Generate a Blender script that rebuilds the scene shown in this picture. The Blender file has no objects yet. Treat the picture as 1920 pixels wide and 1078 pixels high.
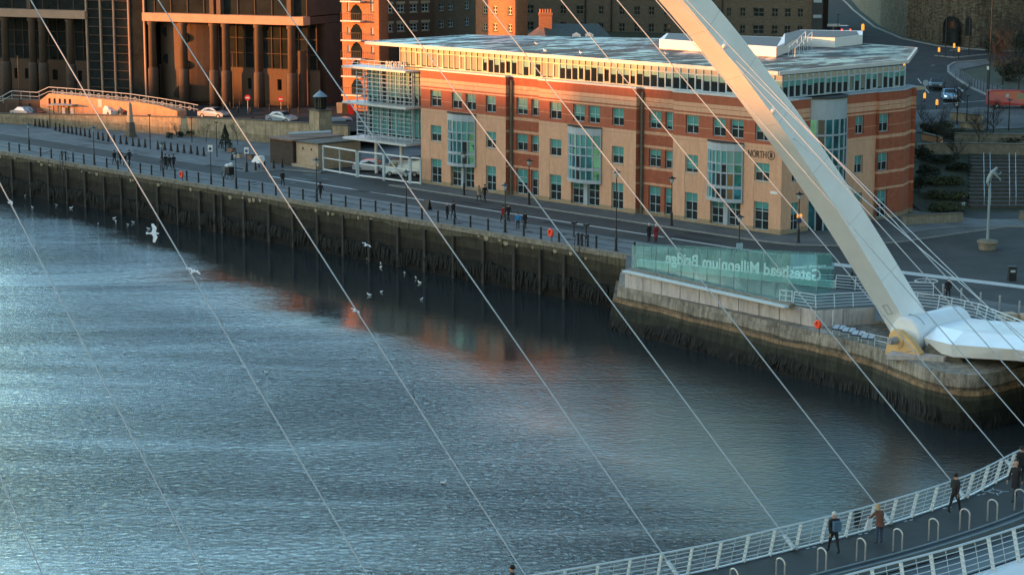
import bpy, bmesh, math, random
from mathutils import Vector, Matrix
random.seed(7)
sc = bpy.context.scene
R = math.radians
# ------------------------------------------------------------------ camera, sky, sun, exposure
FPX, CAMZ, HORY = 4035.0, 32.0, -190.0          # focal length in pixels of the 1920 wide photo, height over quay, horizon row
PITCH = math.atan((539 - HORY) / FPX)
cam = bpy.data.objects.new('camera', bpy.data.cameras.new('camera')); sc.collection.objects.link(cam)
cam.location = (0, 0, CAMZ); cam.rotation_euler = (math.pi/2 - PITCH, 0, 0)
cam.data.sensor_width = 36; cam.data.lens = FPX/1920*36; cam.data.clip_end = 4000; cam.data.clip_start = 1
sc.camera = cam
SUN_EL, SUN_AZ = 5.0, -100.0                     # azimuth measured from +Y (view direction), negative = left
SD = Vector((math.sin(R(SUN_AZ))*math.cos(R(SUN_EL)), math.cos(R(SUN_AZ))*math.cos(R(SUN_EL)), math.sin(R(SUN_EL))))
w = bpy.data.worlds.new('World'); sc.world = w; w.use_nodes = True
nt = w.node_tree; nt.nodes.clear()
sky = nt.nodes.new('ShaderNodeTexSky'); sky.sky_type = 'NISHITA'; sky.sun_disc = False
sky.sun_elevation = R(SUN_EL); sky.sun_rotation = R(SUN_AZ); sky.air_density = 1.0; sky.dust_density = 0.3; sky.ozone_density = 1.6
bg = nt.nodes.new('ShaderNodeBackground'); bg.inputs[1].default_value = 0.15
ow = nt.nodes.new('ShaderNodeOutputWorld'); tint = nt.nodes.new('ShaderNodeVectorMath'); tint.operation = 'MULTIPLY';  nt.links.new(sky.outputs[0], tint.inputs[0]); nt.links.new(tint.outputs[0], bg.inputs[0]); nt.links.new(bg.outputs[0], ow.inputs[0])
# the evening sky is brighter and paler towards the left (west), deeper to the right
tcw = nt.nodes.new('ShaderNodeTexCoord'); sxw = nt.nodes.new('ShaderNodeSeparateXYZ'); nt.links.new(tcw.outputs['Generated'], sxw.inputs[0])
at2 = nt.nodes.new('ShaderNodeMath'); at2.operation = 'ARCTAN2'; nt.links.new(sxw.outputs['X'], at2.inputs[0]); nt.links.new(sxw.outputs['Y'], at2.inputs[1])
azn = nt.nodes.new('ShaderNodeMapRange'); azn.inputs['From Min'].default_value = -math.pi; azn.inputs['From Max'].default_value = math.pi; nt.links.new(at2.outputs[0], azn.inputs['Value'])
skr = nt.nodes.new('ShaderNodeValToRGB'); nt.links.new(azn.outputs[0], skr.inputs[0]); SKS = 8.0
WRM, BLU = (1.09, 0.98, 0.84), (0.84, 1.06, 1.06)
stops = [(-180, 1.45, WRM), (-75, 1.75, WRM), (-38, 4.2, (.92, 1.02, 1.0)), (-12, 7.2, (.88, 1.04, 1.06)), (-3, 4.4, BLU), (4, 2.2, BLU), (14, 0.6, (.85, 1.04, 1.04)), (60, 0.5, (.9, 1, 1.02)), (125, 0.85, (.86, 1, 1.06)), (180, 1.5, (1.04, 1, .9))]
while len(skr.color_ramp.elements) < len(stops): skr.color_ramp.elements.new(1.0)
for e_, (a_, k_, c_) in zip(skr.color_ramp.elements, stops): e_.position = (a_+180)/360; e_.color = tuple(x*k_/SKS for x in c_)+(1,)
mre = nt.nodes.new('ShaderNodeMapRange'); mre.inputs['From Min'].default_value = 0.5; mre.inputs['From Max'].default_value = 0.95; nt.links.new(sxw.outputs['Z'], mre.inputs['Value'])
mxe = nt.nodes.new('ShaderNodeMix'); mxe.data_type = 'RGBA'; mxe.inputs[7].default_value = (1.5*1.04/SKS, 1.5*1.02/SKS, 1.5*.97/SKS, 1); nt.links.new(skr.outputs[0], mxe.inputs[6]); nt.links.new(mre.outputs[0], mxe.inputs[0])
scw = nt.nodes.new('ShaderNodeVectorMath'); scw.operation = 'SCALE'; scw.inputs['Scale'].default_value = SKS; nt.links.new(mxe.outputs[2], scw.inputs[0]); nt.links.new(scw.outputs[0], tint.inputs[1])
sl = bpy.data.lights.new('sun', 'SUN'); sl.energy = 4.2; sl.angle = R(0.9); sl.color = (1.0, 0.34, 0.075)
so = bpy.data.objects.new('sun', sl); sc.collection.objects.link(so); so.rotation_euler = SD.to_track_quat('Z', 'Y').to_euler(); so.location = SD*100
sc.view_settings.view_transform = 'Standard'; sc.view_settings.look = 'None'; sc.view_settings.exposure = 1.62; sc.view_settings.gamma = 1
sc.render.engine = 'CYCLES'; sc.cycles.max_bounces = 6

# ------------------------------------------------------------------ survey helpers
CT, ST = math.cos(PITCH), math.sin(PITCH)
def ray(px, py):
    u, v = px-960, 539-py
    return Vector((u, FPX*CT+v*ST, -FPX*ST+v*CT))
def G(px, py, z=0.0):
    d = ray(px, py); return d*((z-CAMZ)/d.z) + Vector((0, 0, CAMZ))
def at_depth(px, py, Y):
    d = ray(px, py); return d*(Y/d.y) + Vector((0, 0, CAMZ))
def P(p):
    x, y, z = p[0], p[1], p[2]-CAMZ; dep = y*CT-z*ST; return (960+FPX*x/dep, 539-FPX*(y*ST+z*CT)/dep)
def uline(px, A, D, z=4.0, lo=-80, hi=140):      # distance along line A+t*D where it stands in column px
    for _ in range(50):
        m = (lo+hi)/2; q = A + D*m
        if P((q.x, q.y, z))[0] < px: lo = m
        else: hi = m
    return lo
Q0 = G(1180, 478); QA = G(0, 283)
U = (Q0-QA).normalized(); V = Vector((-U.y, U.x, 0));
if V.y < 0: V = -V
def QP(u, v, z=0.0): p = Q0+U*u+V*v; return Vector((p.x, p.y, z))
UROT = math.atan2(U.y, U.x)
KN = [(0, 0), (221, 0), (262, 6.3), (269, 6.7), (300, 8.0), (345, 10.4), (400, 12.9), (520, 17), (900, 26)]
def HZ(y):
    for (a, za), (b, zb) in zip(KN, KN[1:]):
        if y <= b: return za+(zb-za)*(y-a)/(b-a)
    return KN[-1][1]
def GT(px, py):                                   # ray onto the hillside on the right
    d = ray(px, py); t = 200/d.y
    while True:
        p = d*t + Vector((0, 0, CAMZ))
        if p.z <= HZ(p.y) or p.y > 880: return Vector((p.x, p.y, HZ(p.y)))
        t += 0.25/d.y

# ------------------------------------------------------------------ materials
MATS = {}
def mat(name, col, rough=0.8, var=0.15, scale=3.0, metal=0.0, bump=0.0, spec=0.5, stretch=None, coat=0.0, emit=None, estr=0.0):
    if name in MATS: return MATS[name]
    m = bpy.data.materials.new(name); m.use_nodes = True; n = m.node_tree.nodes; l = m.node_tree.links
    b = n['Principled BSDF']; b.inputs['Roughness'].default_value = rough; b.inputs['Metallic'].default_value = metal
    b.inputs['Specular IOR Level'].default_value = spec; b.inputs['Coat Weight'].default_value = coat
    tc = n.new('ShaderNodeTexCoord'); mp = n.new('ShaderNodeMapping'); l.new(tc.outputs['Object'], mp.inputs[0])
    if stretch: mp.inputs['Scale'].default_value = stretch
    no = n.new('ShaderNodeTexNoise'); no.inputs['Scale'].default_value = scale; no.inputs['Detail'].default_value = 6; no.inputs['Roughness'].default_value = 0.65
    l.new(mp.outputs[0], no.inputs['Vector'])
    cr = n.new('ShaderNodeValToRGB'); l.new(no.outputs['Fac'], cr.inputs[0])
    cr.color_ramp.elements[0].position = 0.3; cr.color_ramp.elements[1].position = 0.7
    cr.color_ramp.elements[0].color = tuple(c*(1-var) for c in col[:3])+(1,); cr.color_ramp.elements[1].color = tuple(min(1, c*(1+var)) for c in col[:3])+(1,)
    l.new(cr.outputs[0], b.inputs['Base Color'])
    if bump:
        bu = n.new('ShaderNodeBump'); bu.inputs['Strength'].default_value = bump; bu.inputs['Distance'].default_value = 0.1
        l.new(no.outputs['Fac'], bu.inputs['Height']); l.new(bu.outputs[0], b.inputs['Normal'])
    if emit: b.inputs['Emission Color'].default_value = tuple(emit)+(1,); b.inputs['Emission Strength'].default_value = estr
    MATS[name] = m; return m
def band_mat(name, bands, var=0.16, scale=2.5, rough=0.85, edge=0.0, brick=True, stains=0.0, straxis=(1, 1, 1), spec=0.3):
    """colour by height (bands = [(z_from, colour)...]) broken up by noise; the courses of the masonry itself"""
    m = bpy.data.materials.new(name); m.use_nodes = True; n = m.node_tree.nodes; l = m.node_tree.links
    b = n['Principled BSDF']; b.inputs['Roughness'].default_value = rough; b.inputs['Specular IOR Level'].default_value = spec
    tc = n.new('ShaderNodeTexCoord'); sx = n.new('ShaderNodeSeparateXYZ'); l.new(tc.outputs['Object'], sx.inputs[0])
    zmin = bands[0][0]; zmax = bands[-1][0]+1.0
    no = n.new('ShaderNodeTexNoise'); no.inputs['Scale'].default_value = 0.6; no.inputs['Detail'].default_value = 7
    mpn = n.new('ShaderNodeMapping'); mpn.inputs['Scale'].default_value = straxis
    l.new(tc.outputs['Object'], mpn.inputs[0]); l.new(mpn.outputs[0], no.inputs['Vector'])
    ad = n.new('ShaderNodeMath'); ad.operation = 'MULTIPLY_ADD'; ad.inputs[1].default_value = edge*2; l.new(no.outputs['Fac'], ad.inputs[0]); l.new(sx.outputs['Z'], ad.inputs[2])
    mr = n.new('ShaderNodeMapRange'); mr.inputs['From Min'].default_value = zmin+edge; mr.inputs['From Max'].default_value = zmax+edge; l.new(ad.outputs[0], mr.inputs['Value'])
    cr = n.new('ShaderNodeValToRGB'); l.new(mr.outputs[0], cr.inputs[0]); cr.color_ramp.interpolation = 'CONSTANT' if edge == 0 else 'LINEAR'
    els = cr.color_ramp.elements
    pts = []
    for i, (z, c) in enumerate(bands):
        p = (z-zmin)/(zmax-zmin)
        if edge and i > 0: pts.append((max(0, p-0.006), bands[i-1][1]))
        pts.append((p, c))
    while len(els) < len(pts): els.new(1.0)
    for e_, (p, c) in zip(els, pts): e_.position = p; e_.color = tuple(c[:3])+(1,)
    n2 = n.new('ShaderNodeTexNoise'); n2.inputs['Scale'].default_value = scale; n2.inputs['Detail'].default_value = 8; n2.inputs['Roughness'].default_value = 0.7
    l.new(mpn.outputs[0], n2.inputs['Vector'])
    m2 = n.new('ShaderNodeMapRange'); m2.inputs['From Min'].default_value = 0.3; m2.inputs['From Max'].default_value = 0.7
    m2.inputs['To Min'].default_value = 1-var; m2.inputs['To Max'].default_value = 1+var; l.new(n2.outputs['Fac'], m2.inputs['Value'])
    mx = n.new('ShaderNodeVectorMath'); mx.operation = 'SCALE'; l.new(cr.outputs[0], mx.inputs[0]); l.new(m2.outputs[0], mx.inputs['Scale'])
    last = mx.outputs[0]
    if brick:
        br = n.new('ShaderNodeTexBrick'); br.inputs['Scale'].default_value = 1.0; br.inputs['Brick Width'].default_value = 0.6; br.inputs['Row Height'].default_value = 0.22
        br.inputs['Mortar Size'].default_value = 0.02; br.inputs['Color1'].default_value = (1, 1, 1, 1); br.inputs['Color2'].default_value = (0.84, 0.84, 0.84, 1); br.inputs['Mortar'].default_value = (0.8, 0.8, 0.78, 1)
        cb = n.new('ShaderNodeCombineXYZ'); ad2 = n.new('ShaderNodeMath'); l.new(sx.outputs['X'], ad2.inputs[0]); l.new(sx.outputs['Y'], ad2.inputs[1])
        l.new(ad2.outputs[0], cb.inputs[0]); l.new(sx.outputs['Z'], cb.inputs[1]); l.new(cb.outputs[0], br.inputs['Vector'])
        ml = n.new('ShaderNodeVectorMath'); ml.operation = 'MULTIPLY'; l.new(last, ml.inputs[0]); l.new(br.outputs['Color'], ml.inputs[1]); last = ml.outputs[0]
    if stains:
        n3 = n.new('ShaderNodeTexNoise'); n3.inputs['Scale'].default_value = 1.0; n3.inputs['Detail'].default_value = 6; n3.inputs['Roughness'].default_value = 0.75
        mp3 = n.new('ShaderNodeMapping'); mp3.inputs['Scale'].default_value = (2.2, 2.2, 0.35); l.new(tc.outputs['Object'], mp3.inputs[0]); l.new(mp3.outputs[0], n3.inputs['Vector'])
        m3 = n.new('ShaderNodeMapRange'); m3.inputs['From Min'].default_value = 0.42; m3.inputs['From Max'].default_value = 0.62
        m3.inputs['To Min'].default_value = 1.0; m3.inputs['To Max'].default_value = 1-stains; l.new(n3.outputs['Fac'], m3.inputs['Value'])
        sc3 = n.new('ShaderNodeVectorMath'); sc3.operation = 'SCALE'; l.new(last, sc3.inputs[0]); l.new(m3.outputs[0], sc3.inputs['Scale']); last = sc3.outputs[0]
    l.new(last, b.inputs['Base Color'])
    bu = n.new('ShaderNodeBump'); bu.inputs['Strength'].default_value = 0.35; bu.inputs['Distance'].default_value = 0.06
    l.new(n2.outputs['Fac'], bu.inputs['Height']); l.new(bu.outputs[0], b.inputs['Normal'])
    MATS[name] = m; return m

BRICK = (0.35, 0.105, 0.058); STONE = (0.60, 0.345, 0.222); BLACKC = (0.012, 0.012, 0.013)
mat('black_metal', BLACKC, 0.5, 0.2, 5, spec=0.4)
mat('white_steel', (0.66, 0.70, 0.72), 0.42, 0.06, 1.2, coat=0.2)
mat('arch_white', (0.80, 0.84, 0.86), 0.36, 0.06, 0.5, coat=0.25, bump=0.02)
mat('rail_white', (0.50, 0.57, 0.60), 0.45, 0.06, 2)
mat('cable', (0.30, 0.36, 0.40), 0.4, 0.04, 2)
mat('hoop_steel', (0.42, 0.41, 0.38), 0.3, 0.1, 4, metal=0.5)
mat('frame_grey', (0.33, 0.42, 0.46), 0.5, 0.08, 3)
mat('glass_dark', (0.015, 0.022, 0.024), 0.05, 0.3, 0.8, spec=0.8)
mat('glass_teal', (0.08, 0.30, 0.33), 0.04, 0.5, 0.5, metal=0.8, spec=0.8)
mat('glass_court', (0.018, 0.022, 0.022), 0.10, 0.4, 0.4, spec=0.5)
mat('blind', (0.055, 0.26, 0.25), 0.35, 0.12, 1.5, coat=0.5)
mat('blind_pale', (0.12, 0.155, 0.135), 0.4, 0.1, 1.5, coat=0.4)
mat('roof_edge', (0.52, 0.53, 0.53), 0.4, 0.06, 1.0)
mat('soffit', (0.34, 0.30, 0.21), 0.6, 0.1, 1.0)
mat('mullion', (0.50, 0.42, 0.28), 0.45, 0.08, 1.0)
mat('cladding', (0.30, 0.36, 0.41), 0.45, 0.08, 1.0)
mat('dark_roof', (0.03, 0.033, 0.035), 0.6, 0.25, 1.0)
mat('asphalt', (0.036, 0.039, 0.040), 0.9, 0.28, 0.7, bump=0.1, spec=0.15)
mat('asphalt_promenade', (0.105, 0.108, 0.105), 0.8, 0.16, 0.5, bump=0.05)
mat('paving', (0.20, 0.225, 0.235), 0.75, 0.14, 0.8, bump=0.05)
mat('paving_dark', (0.125, 0.13, 0.128), 0.8, 0.2, 0.9, bump=0.05)
mat('plaza', (0.085, 0.095, 0.10), 0.8, 0.2, 0.4, bump=0.05)
mat('paint_line', (0.44, 0.45, 0.43), 0.7, 0.35, 6)
mat('paint_yellow', (0.40, 0.33, 0.14), 0.7, 0.3, 6)
mat('kerb', (0.20, 0.205, 0.195), 0.8, 0.2, 3)
mat('grass', (0.030, 0.036, 0.018), 0.95, 0.5, 1.2, bump=0.3)
mat('leaf', (0.045, 0.056, 0.024), 0.8, 0.5, 0.8)
mat('leaf_dark', (0.022, 0.034, 0.020), 0.85, 0.5, 1.0)
mat('bark', (0.032, 0.026, 0.021), 0.9, 0.3, 5)
mat('pale_stone', (0.30, 0.25, 0.17), .9, .3, 3)
mat('glass_sky_glint', (0.28, 0.85, 0.88), 0.04, 0.25, 0.7, metal=0.85, spec=0.8)  # bright sky reflection put into the colour of the left oriel panes
mat('seam_grey', (0.50, 0.53, 0.55), .5, .1, 2)
mat('seaweed', (0.006, 0.007, 0.005), 0.9, 0.6, 3, bump=0.5)
mat('timber', (0.035, 0.032, 0.027), 0.9, 0.4, 4, stretch=(1, 1, .2), bump=0.3)
mat('coping', (0.20, 0.182, 0.145), 0.9, 0.45, 2.5, bump=0.3)
mat('step_stone', (0.055, 0.050, 0.042), .9, .3, 2)
mat('sandstone', (0.42, 0.31, 0.21), 0.9, 0.2, 1.5, bump=0.2)
mat('stone_dark', (0.12, 0.105, 0.08), 0.9, 0.35, 1.8, bump=0.3)
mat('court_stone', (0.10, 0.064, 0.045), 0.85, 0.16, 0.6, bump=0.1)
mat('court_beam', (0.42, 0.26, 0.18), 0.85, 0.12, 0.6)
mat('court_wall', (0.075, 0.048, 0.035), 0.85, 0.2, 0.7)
mat('yellow_steel', (0.66, 0.42, 0.18), 0.55, 0.12, 1.5, coat=0.1)
mat('grey_steel', (0.32, 0.34, 0.36), 0.4, 0.2, 3, metal=0.4)
mat('deck_black', (0.018, 0.020, 0.021), 0.75, 0.25, 1.5, bump=0.1)
mat('gutter', (0.10, 0.125, 0.135), 0.5, 0.2, 1)
mat('orange_red', (0.85, 0.07, 0.02), 0.5, 0.08, 3)
mat('amber', (1.0, 0.38, 0.05), 0.5, 0.05, 3, emit=(1.0, 0.32, 0.04), estr=0.35)
mat('red_light', (0.8, 0.02, 0.02), 0.4, 0.05, 3, emit=(1.0, 0.05, 0.03), estr=2.0)
mat('head_light', (0.8, 0.85, 0.9), 0.2, 0.02, 3, emit=(0.7, 0.9, 1.0), estr=0.6)
mat('white_paint', (0.70, 0.71, 0.71), 0.4, 0.06, 2)
mat('car_blue', (0.22, 0.42, 0.62), 0.3, 0.05, 2, coat=0.8)
mat('car_dark', (0.02, 0.025, 0.03), 0.3, 0.05, 2, coat=0.8)
mat('car_silver', (0.42, 0.47, 0.52), 0.3, 0.05, 2, coat=0.8, metal=0.3)
mat('van_red', (0.36, 0.015, 0.015), 0.35, 0.05, 2, coat=0.6)
mat('rubber', (0.012, 0.012, 0.012), 0.9, 0.1, 3)
mat('bronze', (0.23, 0.29, 0.30), 0.6, 0.2, 4, metal=0.2)
mat('sign_blue', (0.01, 0.02, 0.12), 0.5, 0.05, 3)
mat('sign_red', (0.62, 0.03, 0.02), 0.5, 0.05, 3)
mat('lantern_roof', (0.20, 0.27, 0.31), 0.5, 0.2, 4)
mat('gull_white', (0.78, 0.80, 0.82), 0.7, 0.06, 9)
mat('gull_grey', (0.40, 0.44, 0.48), 0.7, 0.06, 9)
mat('rust_shed', (0.045, 0.028, 0.02), 0.8, 0.4, 2)
mat('render_orange', (0.62, 0.30, 0.17), 0.85, 0.22, 0.7)
mat('letter_dark', (0.03, 0.025, 0.02), 0.6, 0.05, 3)
mat('letter_white', (0.75, 0.80, 0.78), 0.6, 0.04, 3)
mat('letter_glass', (0.88, 0.97, 0.97), 0.5, 0.05, 3)
mat('slate', (0.055, 0.065, 0.06), 0.7, 0.3, 2, bump=0.2)
mat('tile_brown', (0.20, 0.115, 0.075), 0.8, 0.3, 2.5, bump=0.2)
mat('chimney_brick', (0.50, 0.17, 0.07), 0.85, 0.15, 4)
def glass_screen():
    m = bpy.data.materials.new('screen_glass'); m.use_nodes = True; n = m.node_tree.nodes; l = m.node_tree.links; n.clear()
    o = n.new('ShaderNodeOutputMaterial'); t = n.new('ShaderNodeBsdfTransparent'); t.inputs[0].default_value = (0.70, 0.93, 0.90, 1)
    g = n.new('ShaderNodeBsdfGlossy'); g.inputs[0].default_value = (0.72, 1.0, 0.97, 1); g.inputs['Roughness'].default_value = 0.06
    d = n.new('ShaderNodeBsdfDiffuse'); d.inputs[0].default_value = (0.36, 0.68, 0.64, 1)
    lw = n.new('ShaderNodeLayerWeight'); lw.inputs[0].default_value = 0.5; pw = n.new('ShaderNodeMath'); pw.operation = 'POWER'; pw.inputs[1].default_value = 3.0; l.new(lw.outputs['Facing'], pw.inputs[0]); f = n.new('ShaderNodeMath'); f.operation = 'MULTIPLY_ADD'; f.inputs[1].default_value = 0.55; f.inputs[2].default_value = 0.17; l.new(pw.outputs[0], f.inputs[0])
    tc = n.new('ShaderNodeTexCoord'); no = n.new('ShaderNodeTexNoise'); no.inputs['Scale'].default_value = 0.9; no.inputs['Detail'].default_value = 5; l.new(tc.outputs['Object'], no.inputs['Vector'])
    mr = n.new('ShaderNodeMapRange'); mr.inputs['To Min'].default_value = 0.05; mr.inputs['To Max'].default_value = 0.32; mr.inputs['From Min'].default_value = .3; mr.inputs['From Max'].default_value = .7; l.new(no.outputs['Fac'], mr.inputs['Value'])
    x1 = n.new('ShaderNodeMixShader'); x2 = n.new('ShaderNodeMixShader'); l.new(mr.outputs[0], x1.inputs[0]); l.new(t.outputs[0], x1.inputs[1]); l.new(d.outputs[0], x1.inputs[2])
    l.new(f.outputs[0], x2.inputs[0]); l.new(x1.outputs[0], x2.inputs[1]); l.new(g.outputs[0], x2.inputs[2]); l.new(x2.outputs[0], o.inputs[0]); MATS['screen_glass'] = m
glass_screen()
def paver_mat(name, col, bw, rh, var, rot):
    m = mat(name, col, .85, .10, .35, bump=.03, spec=.2); n = m.node_tree.nodes; l = m.node_tree.links; b = n['Principled BSDF']; src = b.inputs['Base Color'].links[0].from_socket
    tc = n.new('ShaderNodeTexCoord'); mp = n.new('ShaderNodeMapping'); mp.inputs['Rotation'].default_value = (0, 0, rot); l.new(tc.outputs['Object'], mp.inputs[0])
    br = n.new('ShaderNodeTexBrick'); br.inputs['Scale'].default_value = 1; br.inputs['Brick Width'].default_value = bw; br.inputs['Row Height'].default_value = rh; br.inputs['Mortar Size'].default_value = .03; br.inputs['Bias'].default_value = 0
    br.inputs['Color1'].default_value = (1, 1, 1, 1); br.inputs['Color2'].default_value = (1-var, 1-var, 1-var, 1); br.inputs['Mortar'].default_value = (.66, .66, .66, 1); l.new(mp.outputs[0], br.inputs['Vector'])
    no = n.new('ShaderNodeTexNoise'); no.inputs['Scale'].default_value = .12; no.inputs['Detail'].default_value = 8; no.inputs['Roughness'].default_value = .7; l.new(tc.outputs['Object'], no.inputs['Vector'])
    mr = n.new('ShaderNodeMapRange'); mr.inputs['From Min'].default_value = .35; mr.inputs['From Max'].default_value = .65; mr.inputs['To Min'].default_value = .78; mr.inputs['To Max'].default_value = 1.2; l.new(no.outputs['Fac'], mr.inputs['Value'])
    x = n.new('ShaderNodeVectorMath'); x.operation = 'MULTIPLY'; l.new(src, x.inputs[0]); l.new(br.outputs['Color'], x.inputs[1]); y = n.new('ShaderNodeVectorMath'); y.operation = 'SCALE'; l.new(x.outputs[0], y.inputs[0]); l.new(mr.outputs[0], y.inputs['Scale']); l.new(y.outputs[0], b.inputs['Base Color'])
for nm in ('paving', 'paving_dark', 'asphalt_promenade', 'plaza'): MATS.pop(nm)
paver_mat('paving', (0.165, 0.18, 0.182), 1.6, .8, .22, -UROT); paver_mat('paving_dark', (0.125, 0.13, 0.128), 1.2, .6, .22, -UROT); paver_mat('asphalt_promenade', (0.060, 0.062, 0.060), 9, 5.2, .10, -UROT); paver_mat('plaza', (.05, .056, .058), 9, 5, .1, -UROT)

# ------------------------------------------------------------------ mesh builder
class MB:
    def __init__(s): s.v = []; s.f = []
    def add(s, vs, fs):
        k = len(s.v); s.v += [tuple(v) for v in vs]; s.f += [tuple(i+k for i in f) for f in fs]; return s
    def box(s, x0, x1, y0, y1, z0, z1):
        return s.add([(x0,y0,z0),(x1,y0,z0),(x1,y1,z0),(x0,y1,z0),(x0,y0,z1),(x1,y0,z1),(x1,y1,z1),(x0,y1,z1)],
                     [(0,3,2,1),(4,5,6,7),(0,1,5,4),(1,2,6,5),(2,3,7,6),(3,0,4,7)])
    def beam(s, a, b, w_, h, up=(0, 0, 1)):        # rectangular bar a->b
        a, b = Vector(a), Vector(b); d = (b-a).normalized(); upv = Vector(up)
        if abs(d.dot(upv)) > 0.98: upv = Vector((0, 1, 0))
        r = d.cross(upv).normalized(); q = r.cross(d).normalized(); r *= w_/2; q *= h/2
        return s.add([a-r-q, a+r-q, a+r+q, a-r+q, b-r-q, b+r-q, b+r+q, b-r+q], [(0,3,2,1),(4,5,6,7),(0,1,5,4),(1,2,6,5),(2,3,7,6),(3,0,4,7)])
    def tube(s, pts, rad, n=8, cap=True):
        pts = [Vector(p) for p in pts]; N = len(pts)
        rr = rad if isinstance(rad, (list, tuple)) else [rad]*N
        k0 = len(s.v); ref = None
        for i, p in enumerate(pts):
            d = (pts[min(i+1, N-1)]-pts[max(i-1, 0)]).normalized()
            if ref is None: ref = Vector((0, 0, 1)) if abs(d.z) < 0.9 else Vector((1, 0, 0))
            a = d.cross(ref).normalized(); b = a.cross(d).normalized(); ref = b
            for j in range(n):
                t = 2*math.pi*j/n; s.v.append(tuple(p+(a*math.cos(t)+b*math.sin(t))*rr[i]))
        for i in range(N-1):
            for j in range(n):
                s.f.append((k0+i*n+j, k0+i*n+(j+1)%n, k0+(i+1)*n+(j+1)%n, k0+(i+1)*n+j))
        if cap: s.f.append(tuple(k0+j for j in range(n))[::-1]); s.f.append(tuple(k0+(N-1)*n+j for j in range(n)))
        return s
    def lathe(s, prof, n=12, c=(0, 0, 0)):           # prof = [(r, z)]
        k0 = len(s.v); N = len(prof)
        for r, z in prof:
            for j in range(n):
                t = 2*math.pi*j/n; s.v.append((c[0]+r*math.cos(t), c[1]+r*math.sin(t), c[2]+z))
        for i in range(N-1):
            for j in range(n): s.f.append((k0+i*n+j, k0+i*n+(j+1)%n, k0+(i+1)*n+(j+1)%n, k0+(i+1)*n+j))
        s.f.append(tuple(k0+j for j in range(n))[::-1]); s.f.append(tuple(k0+(N-1)*n+j for j in range(n))); return s
    def prism(s, poly, z0, z1):                      # poly xy list
        n = len(poly); return s.add([(p[0], p[1], z0) for p in poly]+[(p[0], p[1], z1) for p in poly],
            [tuple(range(n))[::-1], tuple(range(n, 2*n))]+[(i, (i+1) % n, n+(i+1) % n, n+i) for i in range(n)])
    def xzprism(s, poly, y0, y1):
        n = len(poly); return s.add([(p[0], y0, p[1]) for p in poly]+[(p[0], y1, p[1]) for p in poly],
            [tuple(range(n)), tuple(range(n, 2*n))[::-1]]+[(i, n+i, n+(i+1) % n, (i+1) % n) for i in range(n)])
    def quad(s, a, b, c, d): return s.add([a, b, c, d], [(0, 1, 2, 3)])
    def ball(s, c, r, n=8, m=6):
        rx, ry, rz = r if isinstance(r, (tuple, list)) else (r, r, r); pts = []
        prof = [(math.sin(math.pi*i/m), -math.cos(math.pi*i/m)) for i in range(m+1)]; k0 = len(s.v)
        for pr, pz in prof:
            for j in range(n):
                t = 2*math.pi*j/n; s.v.append((c[0]+rx*max(pr, .02)*math.cos(t), c[1]+ry*max(pr, .02)*math.sin(t), c[2]+rz*pz))
        for i in range(m):
            for j in range(n): s.f.append((k0+i*n+j, k0+i*n+(j+1)%n, k0+(i+1)*n+(j+1)%n, k0+(i+1)*n+j))
        return s
    def torus(s, c, Rr, r, axis='y', n=18, k=6):
        pts = []
        for i in range(n+1):
            t = 2*math.pi*i/n; a, b = Rr*math.cos(t), Rr*math.sin(t)
            pts.append((c[0]+a, c[1], c[2]+b) if axis == 'y' else (c[0]+a, c[1]+b, c[2]))
        return s.tube(pts, r, k, False)
    def mesh(s, name, m, smooth=False):
        me = bpy.data.meshes.new(name); me.from_pydata(s.v, [], s.f); me.validate()
        bm = bmesh.new(); bm.from_mesh(me); bmesh.ops.recalc_face_normals(bm, faces=bm.faces); bm.to_mesh(me); bm.free()
        if m: me.materials.append(MATS[m] if isinstance(m, str) else m)
        if smooth:
            for p in me.polygons: p.use_smooth = True
        return me
    def build(s, name, m, parent=None, smooth=False):
        o = bpy.data.objects.new(name, s.mesh(name, m, smooth)); sc.collection.objects.link(o)
        if parent: o.parent = parent
        return o
def tag(o, label=None, cat=None, group=None, kind=None):
    if label: o['label'] = label
    if cat: o['category'] = cat
    if group: o['group'] = group
    if kind: o['kind'] = kind
    return o
def thing(name, label, cat, loc=(0, 0, 0), rot=0.0, group=None):
    o = bpy.data.objects.new(name, None); sc.collection.objects.link(o); o.empty_display_size = 0.3
    o.location = loc; o.rotation_euler = (0, 0, rot); return tag(o, label, cat, group)
def kids(o): return [c for c in bpy.data.objects if c.parent == o]
def dup(o, loc, rot=None, label=None, group=None, scale=None):
    tree = PROT.setdefault(o.name, None)
    if tree is None:
        tree = [(c, kids(c)) for c in kids(o)]; PROT[o.name] = tree
    r = o.copy(); sc.collection.objects.link(r); r.location = loc
    if rot is not None: r.rotation_euler = (0, 0, rot)
    if scale: r.scale = (scale,)*3
    if label: r['label'] = label
    if group: r['group'] = group
    for c, gs in tree:
        d = c.copy(); sc.collection.objects.link(d); d.parent = r
        for g in gs:
            e = g.copy(); sc.collection.objects.link(e); e.parent = d
    return r
PROT = {}
class Series:                                        # first call moves the prototype, the next ones copy it
    def __init__(s, proto): s.p = proto; s.n = 0
    def put(s, loc, rot=0.0, label=None, group=None, scale=None):
        if s.n == 0:
            s.n = 1; p = s.p; PROT[p.name] = [(c, kids(c)) for c in kids(p)]
            p.location = loc; p.rotation_euler = (0, 0, rot)
            if label: p['label'] = label
            if group: p['group'] = group
            if scale: p.scale = (scale,)*3
            return p
        s.n += 1; r = dup(s.p, loc, rot, label, group, scale)
        if not scale: r.scale = (1, 1, 1)
        return r
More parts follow.
